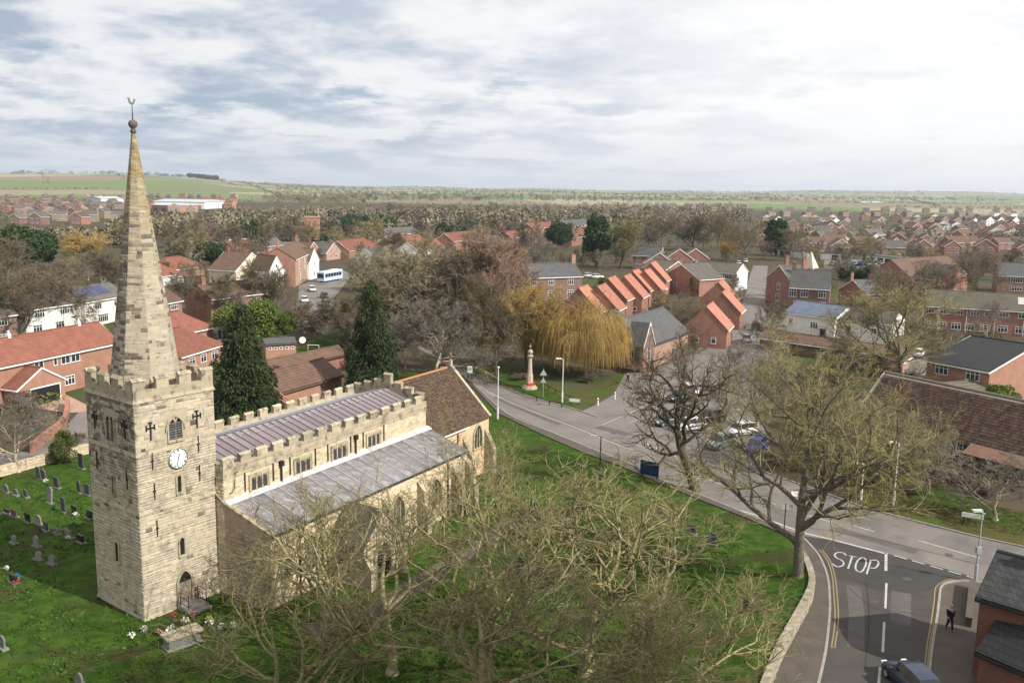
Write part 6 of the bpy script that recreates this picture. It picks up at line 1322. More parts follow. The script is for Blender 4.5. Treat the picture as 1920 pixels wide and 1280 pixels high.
lamp(1124,905,818,'dark lamp post among the twigs by the footway',1,m_iron)
t=pole_thing('warning_sign','pair of triangular road warning signs seen from behind on one post','road sign',1018,745); h=height_over(t.location,1019,690)
b=MB(); b.tube([(0,0,0),(0,0,h)],.04,6); b.build('post',m_poleg,t)
for z in (h-1.0,h-2.0):
    s=.5 if z>h-1.5 else .42; b=MB(); b.prism([(-s,z),(s,z),(0,z+s*1.75)],-.07,-.05,'y'); b.build('sign_plate',m_sign,t)
def board(name,label,x,y,w,z0,z1,m,rot,cat='sign',post=m_iron,legs=True):
    t=pole_thing(name,label,cat,x,y); t.rotation_euler=(0,0,rot); b=MB(); b.box(-w/2,w/2,-.03,.03,z0,z1); b.build('board',m,t)
    for sx in (-1,1):
        b=MB(); b.box(sx*w*.4-.04,sx*w*.4+.04,.031,.10,0,z1); b.build('post',post,t)
    return t
board('street_name_sign','white street name plate on the corner of the memorial green',1077,758,1.4,.35,.75,m_white,RAD(-20))
t=board('name_board','long white board on two dark legs on the right verge',1822,985,1.7,.7,1.1,m_whitewall,RAD(-25))
t=board('notice_board','dark blue church notice board on posts beside the road',1217,897,2.0,.35,1.75,mat('board_blue',(.012,.02,.05),rough=.4),RAD(-35),cat='notice board')
b=MB(); b.box(-.85,.85,-.05,-.031,.5,1.6); b.build('panel',mat('board_glass',(.02,.04,.09),rough=.15),t)
t=board('bus_stop_flag','small white bus stop flag at the road beyond the chancel gable',881,718,.7,1.5,2.5,m_white,RAD(-10),cat='bus stop')
b=MB(); b.box(-.2,.2,-.045,-.031,1.9,2.25); b.build('emblem',mat('sign_green',(.05,.28,.10)),t); b=MB(); b.box(-.08,.08,-.055,-.046,1.98,2.17); b.build('mark',m_white,t)
for x,y in ((1121,760),(1153,748)):
    t=pole_thing('bollard','white bollard at the mouth of the side street, %s one'%('left' if x<1130 else 'right'),'bollard',x,y); b=MB(); b.lathe([(.1,0),(.1,.9),(.06,1.0)],8); b.build('post',m_white,t); b=MB(); b.lathe([(.102,.7),(.102,.8)],8); b.build('band',m_iron,t)
t=pole_thing('road_post','dark metal post beside the road near the tallest tree','post',1470,995); b=MB(); b.tube([(0,0,0),(0,0,2.4)],.045,6); b.build('pole',m_iron,t); b=MB(); b.box(-.3,.3,-.02,.02,1.9,2.3); b.build('plate',m_sign,t)
t=pole_thing('road_post','small white parking sign on a post left of the tallest tree','post',1487,960); b=MB(); b.tube([(0,0,0),(0,0,2.0)],.035,6); b.build('pole',m_poleg,t); b=MB(); b.box(-.28,.28,-.03,.0,1.5,1.95); b.build('plate',m_white,t)
t=pole_thing('goal_frame','small white goal frame on the garden lawn','goal',588,668); b=MB(); b.tube([(-.9,0,0),(-.9,0,1.9),(.9,0,1.9),(.9,0,0)],.06,6); b.build('frame',m_white,t)
# rails round the memorial green
def rail(label,px,h=.55):
    pts=smooth_line(PX(px),2); t=empty('low_rail',label,'railing',(pts[0].x,pts[0].y,0)); o=pts[0]
    for i in range(len(pts)-1):
        a=(pts[i]-o);c=(pts[i+1]-o); b=MB(); b.tube([(a.x,a.y,h),(c.x,c.y,h)],.05,4); b.build('bar',m_iron,t)
        n=max(1,int((c-a).length/2))
        for k in range(n): q=a+(c-a)*k/n; b=MB(); b.box(q.x-.06,q.x+.06,q.y-.06,q.y+.06,0,h+.12); b.build('post',m_iron,t)
rail('low dark rail along the road edge of the memorial lawn',[(893,705),(925,717),(981,741),(1030,760),(1070,764)])
rail('low dark rail behind the war memorial',[(925,682),(960,697),(1000,716),(1055,745),(1075,752)])
# war memorial
t=empty('war_memorial','tapering sandstone war memorial column with cross and red poppy wreaths','memorial',P(993,728),RAD(20)); m_sand=mat('memorial_sandstone',(.47,.37,.28),(.40,.31,.235),scale=1.2,bump=.2)
for i,(r,z0,z1) in enumerate(((1.15,0,.22),(.92,.22,.44))):
    b=MB(); b.lathe([(r,z0),(r,z1)],8); b.build('step',m_sand,t)
b=MB(); b.tube([(0,0,.44),(0,0,.6),(0,0,1.9),(0,0,2.05)],[.60,.52,.47,.42],8); b.build('pedestal',m_sand,t)
b=MB(); b.tube([(0,0,2.05),(0,0,4.4)],[.38,.24],8); b.build('shaft',m_sand,t)
b=MB(); b.lathe([(.26,4.4),(.42,4.6),(.44,4.7),(.24,4.85),(.22,4.95),(.36,5.1),(.40,5.3),(.30,5.5),(.10,5.6)],10); b.build('capital',m_ashlar,t)
b=MB(); b.box(-.05,.05,-.05,.05,5.55,6.45); b.box(-.22,.22,-.045,.045,6.05,6.16); b.build('cross',m_ashlar,t)
for a in (-2.4,-1.5,-.7):
    b=MB(); c=Vector((math.cos(a)*.64,math.sin(a)*.64,.72)); s=Vector((-math.sin(a),math.cos(a),0)); b.tube([c+s*.15*math.cos(k*math.pi/5)+Vector((0,0,.15*math.sin(k*math.pi/5))) for k in range(11)],.075,5,False); b.build('wreath',m_fl[0],t)
# bench seats
for x,y,lb in ((1095,718,'dark bench under the willow edge'),(1035,700,'dark bench on the green behind the signs')):
    t=empty('bench',lb,'bench',P(x,y),RAD(-25)); m_b=m_bark_d
    for i in range(3): b=MB(); b.box(-.9,.9,-.3+i*.16,-.18+i*.16,.42,.46); b.build('seat_slat',m_b,t)
    for z in (.6,.75): b=MB(); b.box(-.9,.9,.2,.24,z,z+.1); b.build('back_slat',m_b,t)
    for s in (-.8,.8): b=MB(); b.box(s-.04,s+.04,-.3,.25,0,.42); b.build('leg',m_b,t)
# ------------------------------------------------------------------ vehicles
m_tyre=mat('tyre',(.015,.015,.015)); m_rim=mat('wheel_rim',(.45,.45,.46),rough=.35,metal=.6); m_cg=mat('car_glass',(.015,.018,.022),rough=.06,spec=.7); m_hl=mat('headlight',(.7,.7,.72),rough=.1); m_tl=mat('tail_light',(.45,.015,.01),rough=.2); m_plate=mat('number_plate',(.6,.58,.5))
def loft(secs,caps=True):
    b=MB(); n=len(secs[0]); vs=[p for s in secs for p in s]
    fs=[(i*n+k,(i+1)*n+k,(i+1)*n+(k+1)%n,i*n+(k+1)%n) for i in range(len(secs)-1) for k in range(n)]
    if caps: fs+=[tuple(range(n)),tuple(range((len(secs)-1)*n,len(secs)*n))[::-1]]
    return b.add(vs,fs)
def paint(name,c): return mat('paint_'+name,c,rough=.25,spec=.6,scale=.5)
def make_car(pm,Lc=4.1,Wc=1.76,Hc=1.5,estate=False):
    h=Wc/2; st=[(-.5,.34,.62,.80),(-.485,.26,.80,.90),(-.42,.2,.92,.97),(-.30,.18,.97,1.0),(-.1,.17,.97,1.0),(.15,.17,.95,1.0),(.28,.18,.90,.99),(.40,.2,.82,.95),(.475,.26,.70,.88),(.5,.34,.58,.78)]
    secs=[]
    for x,zb,zt,w in st:
        X=-x*Lc*-1; w*=h; secs.append([(X,-w*.86,zb),(X,-w,zb+.15),(X,-w,zt-.18),(X,-w*.9,zt),(X,w*.9,zt),(X,w,zt-.18),(X,w,zb+.15),(X,w*.86,zb)])
    body=loft(secs).mesh('body',pm,True)
    back=-.46 if estate else -.43
    cs=[(back,.94,.95,.80,.80),(back+.05,.94,Hc*.955,.86,.68),(-.20,.95,Hc,.88,.70),(.02,.94,Hc*.985,.88,.70),(.10,.93,Hc*.93,.87,.70),(.27,.89,.90,.84,.80)]
    cab=loft([[(x*Lc,-wb*h,zb),(x*Lc,-wt*h,zt),(x*Lc,wt*h,zt),(x*Lc,wb*h,zb)] for x,zb,zt,wb,wt in cs]).mesh('windows',m_cg)
    r=MB(); xs=[(back+.045)*Lc,-.20*Lc,.02*Lc,.105*Lc]; zs=[Hc*.955,Hc,Hc*.985,Hc*.93]
    for i in range(3): r.hexa([(xs[i],-.69*h,zs[i]+.004),(xs[i+1],-.69*h,zs[i+1]+.004),(xs[i+1],.69*h,zs[i+1]+.004),(xs[i],.69*h,zs[i]+.004),(xs[i],-.66*h,zs[i]+.03),(xs[i+1],-.66*h,zs[i+1]+.03),(xs[i+1],.66*h,zs[i+1]+.03),(xs[i],.66*h,zs[i]+.03)])
    roof=r.mesh('roof',pm)
    pl=[]
    for s in (-1,1):
        q=MB()
        for x in (-.14*Lc,.12*Lc): q.hexa([(x-.05,s*h*.885,.92),(x+.05,s*h*.885,.92),(x+.05,s*h*.70,.92),(x-.05,s*h*.70,.92),(x-.05,s*h*.72,Hc*.97),(x+.05,s*h*.72,Hc*.97),(x+.05,s*h*.6,Hc*.97),(x-.05,s*h*.6,Hc*.97)])
        pl.append(q.mesh('pillar',pm))
    wt=MB(); wt.tube([(0,-.11,0),(0,-.10,0),(0,.10,0),(0,.11,0)],[.24,.32,.32,.24],18); tyre=wt.mesh('tyre',m_tyre,False); wr=MB(); wr.tube([(0,-.118,0),(0,.118,0)],.2,10); rim=wr.mesh('rim',m_rim)
    return dict(body=body,cab=cab,roof=roof,pl=pl,tyre=tyre,rim=rim,L=Lc,h=h)
CARS={}
def car(pname,col,x,y,rot,label,group=None,estate=False,size=1.,name='parked_car',simple=False):
    if pname not in CARS: CARS[pname]=make_car(paint(pname,col),estate=estate)
    c=CARS[pname]; p=P(x,y); t=empty(name,label,'car',(p.x,p.y,.02),rot,group); t.scale=(size,)*3
    b=link('body',c['body'],t); link('windows',c['cab'],t); link('roof',c['roof'],t)
    for q in c['pl']: link('pillar',q,t)
    for sx in (.31,-.31):
        for sy in (-1,1):
            w=link('wheel',c['tyre'],t,loc=(sx*c['L'],sy*(c['h']-.08),.32)); link('rim',c['rim'],w)
    if simple: return t
    for sy in (-1,1):
        q=MB(); q.box(c['L']*.455,c['L']*.492,sy*.62-.16,sy*.62+.16,.58,.72); q.build('headlight',m_hl,t); q=MB(); q.box(-c['L']*.494,-c['L']*.46,sy*.66-.12,sy*.66+.12,.66,.86); q.build('tail_light',m_tl,t)
        q=MB(); q.box(.55,.75,sy*(c['h']+.08)-.09,sy*(c['h']+.08)+.09,.92,1.04); q.build('mirror',paint(pname,col),t)
    q=MB(); q.box(c['L']*.5-.01,c['L']*.5+.012,-.26,.26,.40,.52); q.build('number_plate',m_plate,t); q=MB(); q.box(c['L']*.49,c['L']*.503,-.42,.42,.53,.62); q.build('grille',m_tyre,t)
    return t
SR=RAD(205)
car('silver',(.52,.54,.56),1292,806,SR,'silver hatchback with black roof glass parked facing the main road',estate=False,name='parked_car')
car('charcoal',(.07,.085,.09),1252,796,SR,'dark grey hatchback parked left of the silver one')
car('black',(.02,.022,.025),1277,752,SR+.05,'black car parked behind the grey and silver pair')
car('blue',(.015,.02,.24),1418,846,SR+.6,'bright blue car half hidden by branches right of the roadside tree')
car('white',(.62,.62,.62),1388,815,SR,'pale silver car beside the roadside tree trunk'); car('grey',(.22,.24,.26),1350,838,SR+.3,'grey car behind the roadside tree trunk')
car('black',(.02,.022,.025),1330,790,SR,'black car between the silver hatchback and the tree')
car('white',(.62,.62,.62),1295,700+40,SR+1.3,'white car further up the side street'); car('silver',(.5,.5,.5),1400,640,RAD(75),'silver car driving up the side street')
car('navy',(.02,.03,.06),1709,1291,RAD(98),'dark blue car roof entering at the bottom edge of the side road',name='moving_car')
car('white',(.62,.62,.62),1722,668,RAD(60),'white car in the back lane by the terrace',estate=True); car('silver',(.5,.5,.5),1475,622,RAD(-15),'silver car by the end of the white building')
for x,y,c,cc,r,l in ((585,546,'silver',(.5,.5,.5),-1.2,'silver car on the far street below the bus'),(608,558,'black',(.02,.02,.02),1.9,'dark four wheel drive on the far street'),(570,566,'white',(.6,.6,.6),1.9,'white car on the left of the far street'),(611,574,'charcoal',(.07,.08,.08),1.9,'dark car at the near end of the far street'),(560,590,'red',(.3,.03,.03),.4,'red car half behind bare twigs near the far street'),
  (1385,496,'white',(.6,.6,.6),1.3,'white car at the head of the side street'),(1398,492,'silver',(.5,.5,.5),1.3,'second pale car at the head of the side street'),(1120,522,'white',(.6,.6,.6),.2,'white car behind the stepped row'),(1105,520,'silver',(.5,.5,.5),.2,'silver car beside the tall brick gable')): car(c,cc,x,y,r,l,simple=True)
ORD='first second third fourth fifth sixth seventh eighth ninth tenth eleventh twelfth thirteenth fourteenth fifteenth sixteenth seventeenth eighteenth nineteenth twentieth'.split()
cc_=[('white',(.6,.6,.6)),('silver',(.5,.5,.5)),('black',(.02,.02,.02)),('blue',(.02,.03,.35)),('red',(.3,.03,.03)),('grey',(.2,.2,.2))]
for i in range(20):
    k=rg_.choice(cc_); x=395+i*9.5; car(k[0],k[1],x,452+rg_.uniform(-2,2),RAD(80)+rg_.uniform(-.1,.1),'%s car, %s from the left in the far car park row'%(k[0],ORD[i]),'cars in the far car park',simple=True)
for i in range(14):
    k=rg_.choice(cc_); x=1560+i*13; car(k[0],k[1],x,496+rg_.uniform(-2,3),RAD(85),'%s car, %s from the left beside the low white garages'%(k[0],ORD[i]),'cars beside the white garages',simple=True)
# bus
t=empty('bus','pale blue and white single decker bus standing in the far street','bus',P(603,529),RAD(72))
t.location=P(601,530); b=loft([[(x,-w,.45),(x,-w,1.2),(x,-w,z-.25),(x,-w+.2,z),(x,w-.2,z),(x,w,z-.25),(x,w,1.2),(x,w,.45)] for x,w,z in ((-11,1.15,3.0),(-10.8,1.25,3.15),(-.3,1.25,3.15),(-.05,1.18,3.0))]); b.build('body',mat('bus_paint',(.42,.52,.66),rough=.35),t)
t.rotation_euler=(0,0,RAD(72)+math.pi)
b=MB(); b.box(-.1,.0,-1.02,1.02,1.35,2.6); b.build('windscreen',m_cg,t)
for i in range(6):
    for s in (-1,1): b=MB(); b.box(-10+i*1.6,-8.6+i*1.6,s*1.25-.02,s*1.25+.02,1.5,2.5); b.build('side_window',m_cg,t)
for x in (-2.2,-8.3):
    for s in (-1,1): w=MB(); w.tube([(x,s*1.1-.14,.48),(x,s*1.1+.14,.48)],.48,16); w.build('wheel',m_tyre,t)
b=MB(); b.box(-9,-6,-.7,.7,3.15,3.3); b.build('roof_unit',m_whitewall,t)
# ------------------------------------------------------------------ people
def skin_obj(name,verts,edges,rad,m,parent,lv=2,root=0):
    me=bpy.data.meshes.new(name); me.from_pydata(verts,edges,[]); me.materials.append(m); o=link(name,me,parent)
    sk=o.modifiers.new('skin','SKIN'); sk.use_smooth_shade=True; lay=me.skin_vertices[0].data if me.skin_vertices else None
    if lay is None:
        bm=bmesh.new(); bm.from_mesh(me); bm.verts.layers.skin.verify(); bm.to_mesh(me); bm.free(); lay=me.skin_vertices[0].data
    for i,r in enumerate(rad): lay[i].radius=(r,r) if not isinstance(r,tuple) else r; lay[i].use_root=(i==root)
    sb=o.modifiers.new('sub','SUBSURF'); sb.levels=1; sb.render_levels=lv; return o
def person(x,y,rot,label,hair,top,legs,s=1.,bag=False):
    t=empty('person',label,'person',P(x,y),rot); t.location.z=.115; t.scale=(s,)*3
    m_sk=mat('skin',(.55,.33,.24),rough=.6)
    # body faces +x; left leg forward, right leg back; arms swing opposite
    J=[(0,0,.95),(0,0,1.15),(0,0,1.38),(0,0,1.50),(.02,0,1.60),(.03,0,1.70), (0,.10,.92),(.17,.10,.50),(.27,.10,.09),(.41,.10,.05), (0,-.10,.92),(-.02,-.10,.50),(-.28,-.10,.14),(-.17,-.10,.05), (0,.19,1.40),(-.10,.24,1.14),(-.03,.25,.92),(.01,.25,.83), (0,-.19,1.40),(.10,-.24,1.15),(.27,-.24,1.00),(.34,-.23,.96)]
    Ed=[(0,1),(1,2),(2,3),(3,4),(4,5),(0,6),(6,7),(7,8),(8,9),(0,10),(10,11),(11,12),(12,13),(2,14),(14,15),(15,16),(16,17),(2,18),(18,19),(19,20),(20,21)]
    R=[(.13,.15),(.11,.14),(.12,.15),.055,.085,.085,.09,.06,.045,.04,.09,.06,.045,.04,.055,.045,.035,.035,.055,.045,.035,.035]
    skin_obj('body',J,Ed,R,m_sk,t)
    jk=[0,1,2,14,15,16,18,19,20]; mp={v:i for i,v in enumerate(jk)}
    skin_obj('jacket',[J[i] if i!=0 else (0,0,.86) for i in jk],[(mp[a],mp[b]) for a,b in Ed if a in mp and b in mp],[(.155,.18),(.135,.165),(.14,.17),.075,.062,.052,.075,.062,.052],top,t)
    lk=[0,6,7,8,10,11,12]; mp={v:i for i,v in enumerate(lk)}
    skin_obj('trousers',[J[i] for i in lk],[(mp[a],mp[b]) for a,b in Ed if a in mp and b in mp],[(.135,.16),.105,.078,.065,.105,.078,.065],legs,t)
    for a,b_ in ((8,9),(12,13)): skin_obj('shoe',[J[a],J[b_]],[(0,1)],[.055,.05],m_iron,t,1)
    h=MB(); vs=[]
    g=np.random.default_rng(3); V,F=fuzz(g,260,np.array([[.0,0,1.69]]),np.array([.125]),.05,.5,.75,1.05,.2); keep=[i for i in range(len(F)) if not (V[F[i][0]][0]>.06 and V[F[i][0]][2]<1.66)]
    link('hair',np_mesh('hair',V,F[keep],hair),t)
    for sy in (-1,1): q=MB(); q.box(.105,.118,sy*.035-.012,sy*.035+.012,1.665,1.68); q.build('eye',m_iron,t)
    q=MB(); q.add([(.105,-.015,1.62),(.105,.015,1.62),(.14,0,1.625),(.112,0,1.67)],[(0,1,2),(0,2,3),(1,3,2),(0,3,1)]); q.build('nose',m_sk,t)
    q=MB(); q.box(.10,.112,-.025,.025,1.585,1.595); q.build('mouth',m_fl[0],t)
    for sy in (-1,1):   # five fingers on each hand
        c=Vector(J[17] if sy>0 else J[21]); d=(Vector(J[17])-Vector(J[16])).normalized() if sy>0 else (Vector(J[21])-Vector(J[20])).normalized()
        for k in range(5):
            o=Vector((-.03+.018*k,0,0)) if k else Vector((.035,0,.02)); q=MB(); l=(.05,.07,.08,.075,.06)[k]; q.tube([c+o*.9,c+o+d*l*.6,c+o+d*l+Vector((.012,0,0))],[.010,.009,.007],5); q.build('finger',m_sk,t)
    return t
m_hw=mat('hair_white',(.62,.60,.55)); m_hb=mat('hair_brown',(.06,.04,.025)); m_navy=mat('cloth_navy',(.012,.015,.035)); m_blk=mat('cloth_black',(.012,.012,.013))
w=person(1779,1183,RAD(-95),'white haired woman in navy jacket and black trousers walking along the pavement',m_hw,m_navy,m_blk,.98)
q=MB(); q.add([(.145,-.05,1.47),(.145,.05,1.47),(.165,0,1.30)],[(0,1,2),(2,1,0)]); q.build('white_collar',m_white,w)
person(1177,720,RAD(150),'person in dark clothes standing at the corner near the schoolroom',m_hb,m_blk,m_navy,1.0)
HAZE=.00008
# ------------------------------------------------------------------ far estates
def far_proto(L,D,e,rise,wall,roof,trim,face,gable=None):
    t=bpy.data.objects.new('estate_house',None); COL.link(t); house_parts(t,L,D,e,rise,wall,roof,trim=trim,gable=gable,wins=[(face,[.27,.73],e*.76,1.5,1.1),(face,[.3,.72],e*.27,1.8,1.2)]); return t
FP=[]
for i,(w,r,g,tr,nm) in enumerate(((m_brick,m_roof_b,None,m_white,'brown roofed'),(m_brick_t,m_roof_g,None,m_white,'buff brick'),(m_brick_o,m_roof_r,None,m_whitewall,'red roofed'),(m_whitewall,m_roof_b,m_white,m_white,'white walled'),(m_brick_d,m_roof_g,None,m_white,'dark brick'),(m_brick_p,m_roof_b,m_whitewall,m_white,'pale gabled'))):
    for fc in ('l','f'): FP.append((far_proto(8.5 if fc=='l' else 10,8,5.0,2.6,w,r,tr,fc,g),fc,nm))
used=set(); re_=random.Random(23)
def estate(n_rows,x0,x1,y0,y1,step,where,bias,lim,jx=.25):
    n=0
    for j in range(n_rows):
        y=y0+(y1-y0)*((j+.5)/n_rows)**1.0; p0=PT(x0,y); p1=PT(x1,y); L=(p1-p0).length; k=min(int(L/step),int(lim/n_rows*1.25)+1); style=re_.choice(bias); fcr=re_.choice('lf')
        for i in range(k):
            if n>=lim or re_.random()<.16: continue
            q=p0.lerp(p1,(i+.5+re_.uniform(-jx,jx))/k); q.y+=re_.uniform(-7,7)
            if re_.random()<.35: style=re_.choice(bias)
            pr,fc,nm=FP[style*2+(0 if (fcr if re_.random()<.75 else re_.choice('lf'))=='l' else 1)]
            rot=(math.pi/2 if fc=='l' else 0)+re_.uniform(-.15,.15)+(.35 if j%2 else -.2)
            if id(pr) in used: o=copy_tree(pr)
            else: o=pr; used.add(id(pr))
            o.location=(q.x,q.y,float(hgt(q.x,q.y))-.1); o.rotation_euler=(0,0,rot); s=re_.uniform(.85,1.12); o.scale=(s,s,s)
            tagp(o,'x','house','houses in %s'%where); AUTO.append((o,x0+(x1-x0)*(i+.5)/k,y,nm+' house')); n+=1
estate(11,1425,2000,394,486,15,'the right hand estate beyond the garages',[1,1,0,5,3,4,0],175)
estate(9,-60,232,372,424,17,'the far left estate below the green hills',[0,0,1,4,5,1,2],95)
estate(4,262,440,368,404,17,'the estate behind the spire',[0,1,2,4,4],45)
estate(3,1120,1400,388,404,22,'the distant houses beyond the wood',[1,4,0],22)
for pr,_,_ in FP:
    if id(pr) not in used:
        for c in list(pr.children_recursive): bpy.data.objects.remove(c)
        bpy.data.objects.remove(pr)
def shed(label,A,B,depth,h,wall,roofm,band=None):
    a=P(*A);b=P(*B); L=(b-a).length; t=empty('industrial_shed',label,'warehouse',(a.x,a.y,0),math.atan2(b.y-a.y,b.x-a.x))
    q=MB(); q.box(0,L,0,depth,0,h); q.build('wall',wall,t); q=MB(); q.prism([(-.5,h),(depth+.5,h),(depth/2,h+2.2)],-.5,L+.5,'x'); q.build('roof',roofm,t)
    n=max(3,int(L/14))
    for i in range(n): q=MB(); q.box(L*(i+.25)/n,L*(i+.75)/n,-.15,-.01,.3,h*.55); q.build('door',band or m_roof_g,t)
m_shed=mat('shed_white',(.66,.67,.68)); m_shr=mat('shed_roof',(.45,.47,.50),(.38,.40,.43),scale=.05)
shed('long white industrial shed with pale roof right of the spire, far off',(286,390),(384,392),60,7,m_shed,m_shr,m_brick_o)
shed('brick red industrial shed front in front of the white shed beyond the spire',(284,396),(330,398),25,6,m_brick_o,m_shr)
shed('white industrial shed left of the spire among far roofs',(190,384),(232,384),50,7,m_shed,m_shr)
shed('white farm shed in the pale fields at far right',(1618,383),(1656,383),30,5,m_shed,m_shr)
for i,(A,B,l) in enumerate((((1538,487),(1625,492),'low flat roofed white garage block left of the cars'),((1630,492),(1700,500),'low flat roofed white garage block right part'),((1450,478),(1500,484),'low white flat roofed building behind the victorian house'))):
    a=P(*A);b=P(*B); L=(b-a).length; t=empty('garage_block',l,'garages',(a.x,a.y,0),math.atan2(b.y-a.y,b.x-a.x)); q=MB(); q.box(0,L,0,7,0,2.9); q.build('wall',m_whitewall,t); q=MB(); q.box(-.3,L+.3,-.3,7.3,2.9,3.15); q.build('roof',m_slate,t)
    for k in range(int(L/4)): q=MB(); q.box(k*4+.6,k*4+3.4,-.06,-.005,.1,2.3); q.build('garage_door',m_iron if k%3 else m_white,t)
sheet('car_park',PX([(385,456),(600,458),(600,446),(385,444)]),.006,m_asph); sheet('car_park',PX([(1545,502),(1760,508),(1760,494),(1545,488)]),.006,m_asph)
# ------------------------------------------------------------------ far woods and hedges: masses nobody could count
def wood(name,pts,hr,m,seed,nq=46,q=1.,sx=.55):
    g=np.random.default_rng(seed); n=len(pts); pts=np.asarray(pts); H=g.uniform(hr[0],hr[1],n); H=np.minimum(H,pts[:,2]) if pts.shape[1]>2 else H; z=hgt(pts[:,0],pts[:,1])
    d=g.normal(size=(n,nq,3)); d/=np.linalg.norm(d,axis=-1,keepdims=True); rr=.45+.55*g.random((n,nq,1))
    C=np.stack([pts[:,0],pts[:,1],z+H*.55],-1)[:,None]+d*rr*np.stack([H*sx,H*sx,H*.46],-1)[:,None]
    a=nrm(g.normal(size=(n,nq,3))+d*.6); b=nrm(np.cross(a,g.normal(size=(n,nq,3)))); s=(H[:,None,None]*.13*q)*(.6+.8*g.random((n,nq,1)))
    V=np.stack([C-b*s*.55,C+a*s,C+b*s*.55,C-a*s*.7],2).reshape(-1,3); F=np.arange(len(V)).reshape(-1,4)
    T=np.clip(np.repeat(g.random(n),nq)*.7+g.random(n*nq)*.3,0,1); o=link(name,np_mesh(name,V,F,m,T)); o['kind']='stuff'; return o
gw=np.random.default_rng(77)
def scatter(n,x0,x1,y0,y1,p=1.):
    out=[]
    for i in range(n):
        x=gw.uniform(x0,x1); q=PT(x,y0+(y1-y0)*gw.random()**p); cap=max(2.5,min(20,height_over(q,x,ycap(x)+gw.uniform(-4,10))-q.z)) if not (x<440 and y0<375) else 6; cap=9 if (y0<370 and x>500) else cap; out.append((q.x+gw.normal()*4,q.y+gw.normal()*4,cap))
    return out
m_w1=twig('wood_brown',(.155,.125,.088),(.20,.165,.115)); m_w2=twig('wood_dark',(.08,.07,.05),(.11,.095,.062)); m_w3=twig('wood_olive',(.18,.165,.10),(.225,.20,.12)); m_w4=twig('wood_evergreen',(.028,.045,.022),(.04,.055,.025))
for m_,sd,k in ((m_w1,1,1.),(m_w3,2,.6),(m_w2,3,.5),(m_w4,4,.13)):
    pts=[]
    for n,x0,x1,y0,y1 in ((420,430,1420,374,424),(150,-40,240,440,462),(130,240,440,408,445),(90,1150,1960,372,400),(22,1400,1960,396,470),(24,-40,240,372,420),(130,600,1400,410,432),(90,440,700,366,384),(800,520,1950,356,378)):
        pts+=scatter(int(n*k),x0,x1,y0,y1)
    kk={1:'AGD',2:'CE',3:'B',4:'F'}[sd]; pts+=[q[:3] for q in far_pts if q[3][3] in kk]
    wood('distant_woodland',pts,(6,11),m_,sd,nq=62,q=.9)
pts=[]
for n,x0,x1,y0,y1 in ((420,1000,1900,478,640),(260,0,640,505,690),(150,640,1000,470,700),(240,1400,1900,600,800),(120,1560,1900,840,935),(150,1400,1900,440,480),(60,0,120,640,860)):
    for i in range(n):
        p=P(gw.uniform(x0,x1),y0+(y1-y0)*gw.random())
        if not any(in_poly(p.x,p.y,q) for q in ROADS): pts.append((p.x,p.y,gw.uniform(.8,2.4)))
wood('garden_shrubbery',pts,(.9,2.4),twig('shrub_brown',(.10,.078,.05),(.135,.11,.065)),31,nq=62,q=.72,sx=.75)
wood('garden_evergreens',[(x+2,y+1.5,h) for x,y,h in pts[::7]],(.9,2.2),m_lf_gr,32,nq=90,q=.6,sx=.7)
# hedgerows and copses over the far fields
def hedge_lines():
    P_=[];g=np.random.default_rng(5)
    L_=[((-60,346),(120,351)),((120,351),(330,349)),((330,349),(450,362)),((-60,362),(200,364)),((0,338),(210,343)),((280,345),(470,352)),((440,356),(700,355)),((60,341),(90,360)),((200,343),(240,362)),((420,352),(520,366)),((700,362),(1100,360)),((600,368),(900,366)),((1100,366),(1500,368)),((1350,374),(1920,372)),((1500,381),(1940,384)),((1540,366),(1960,368)),((1650,390),(1960,392)),((1680,372),(1760,388)),((900,372),(1400,376))]
    for a,b in L_:
        p=PT(*a);q=PT(*b); n=int(min(150,(q-p).length/9))
        for i in range(n): v=p.lerp(q,(i+g.random())/n); P_.append((v.x+g.normal()*3,v.y+g.normal()*8))
    return P_
wood('distant_hedgerows',hedge_lines(),(3,7),m_w2,9,nq=30)
def ridge_trees():
    out=[];g=np.random.default_rng(8); c=(0,5000)
    for a0,a1,r0,r1,n in ((-31,-21,3200,3900,70),(-23,-17,3400,4200,70),(-16,-8,3800,5200,120),(-8,30,5500,8200,420),(14,30,4200,5600,110)):
        for i in range(n):
            if g.random()<.5: c=(g.uniform(a0,a1),g.uniform(r0,r1))
            a=math.radians(c[0]+g.normal()*.25); r=c[1]+g.normal()*25; out.append((r*math.sin(a),r*math.cos(a)))
    return out
wood('skyline_trees',ridge_trees(),(7,15),m_w2,10,nq=36,sx=.9)
g_=np.random.default_rng(4); cp=[(math.sin(RAD(a))*r,math.cos(RAD(a))*r) for a,r in [(-19.6+g_.uniform(0,1.7),3300+g_.normal()*25) for _ in range(90)]]
wood('hilltop_copse',cp,(14,18),m_w4,11,nq=46)

# ------------------------------------------------------------------ unseen lumpy blocker, added out of frame to shade the near lawn
g=np.random.default_rng(6); base=Vector((-34,-30,0))+SUN_DIR*(420/SUN_DIR.z); bm=bmesh.new()
for i in range(46):
    a=g.uniform(0,6.28); q=math.sqrt(g.random()); r=g.uniform(12,24); v=bmesh.ops.create_icosphere(bm,subdivisions=2,radius=r)['verts']; c=Vector((math.cos(a)*q*78,math.sin(a)*q*62,g.uniform(-4,10)))
    for w_ in v: w_.co=Vector((w_.co.x,w_.co.y,w_.co.z*.6))+c
me=bpy.data.meshes.new('added_shade_blocker'); bm.to_mesh(me); bm.free(); me.materials.append(mat('blocker_white',(.8,.8,.8),rough=1)); o=link('added_shade_blocker',me,loc=base); o['kind']='stuff'
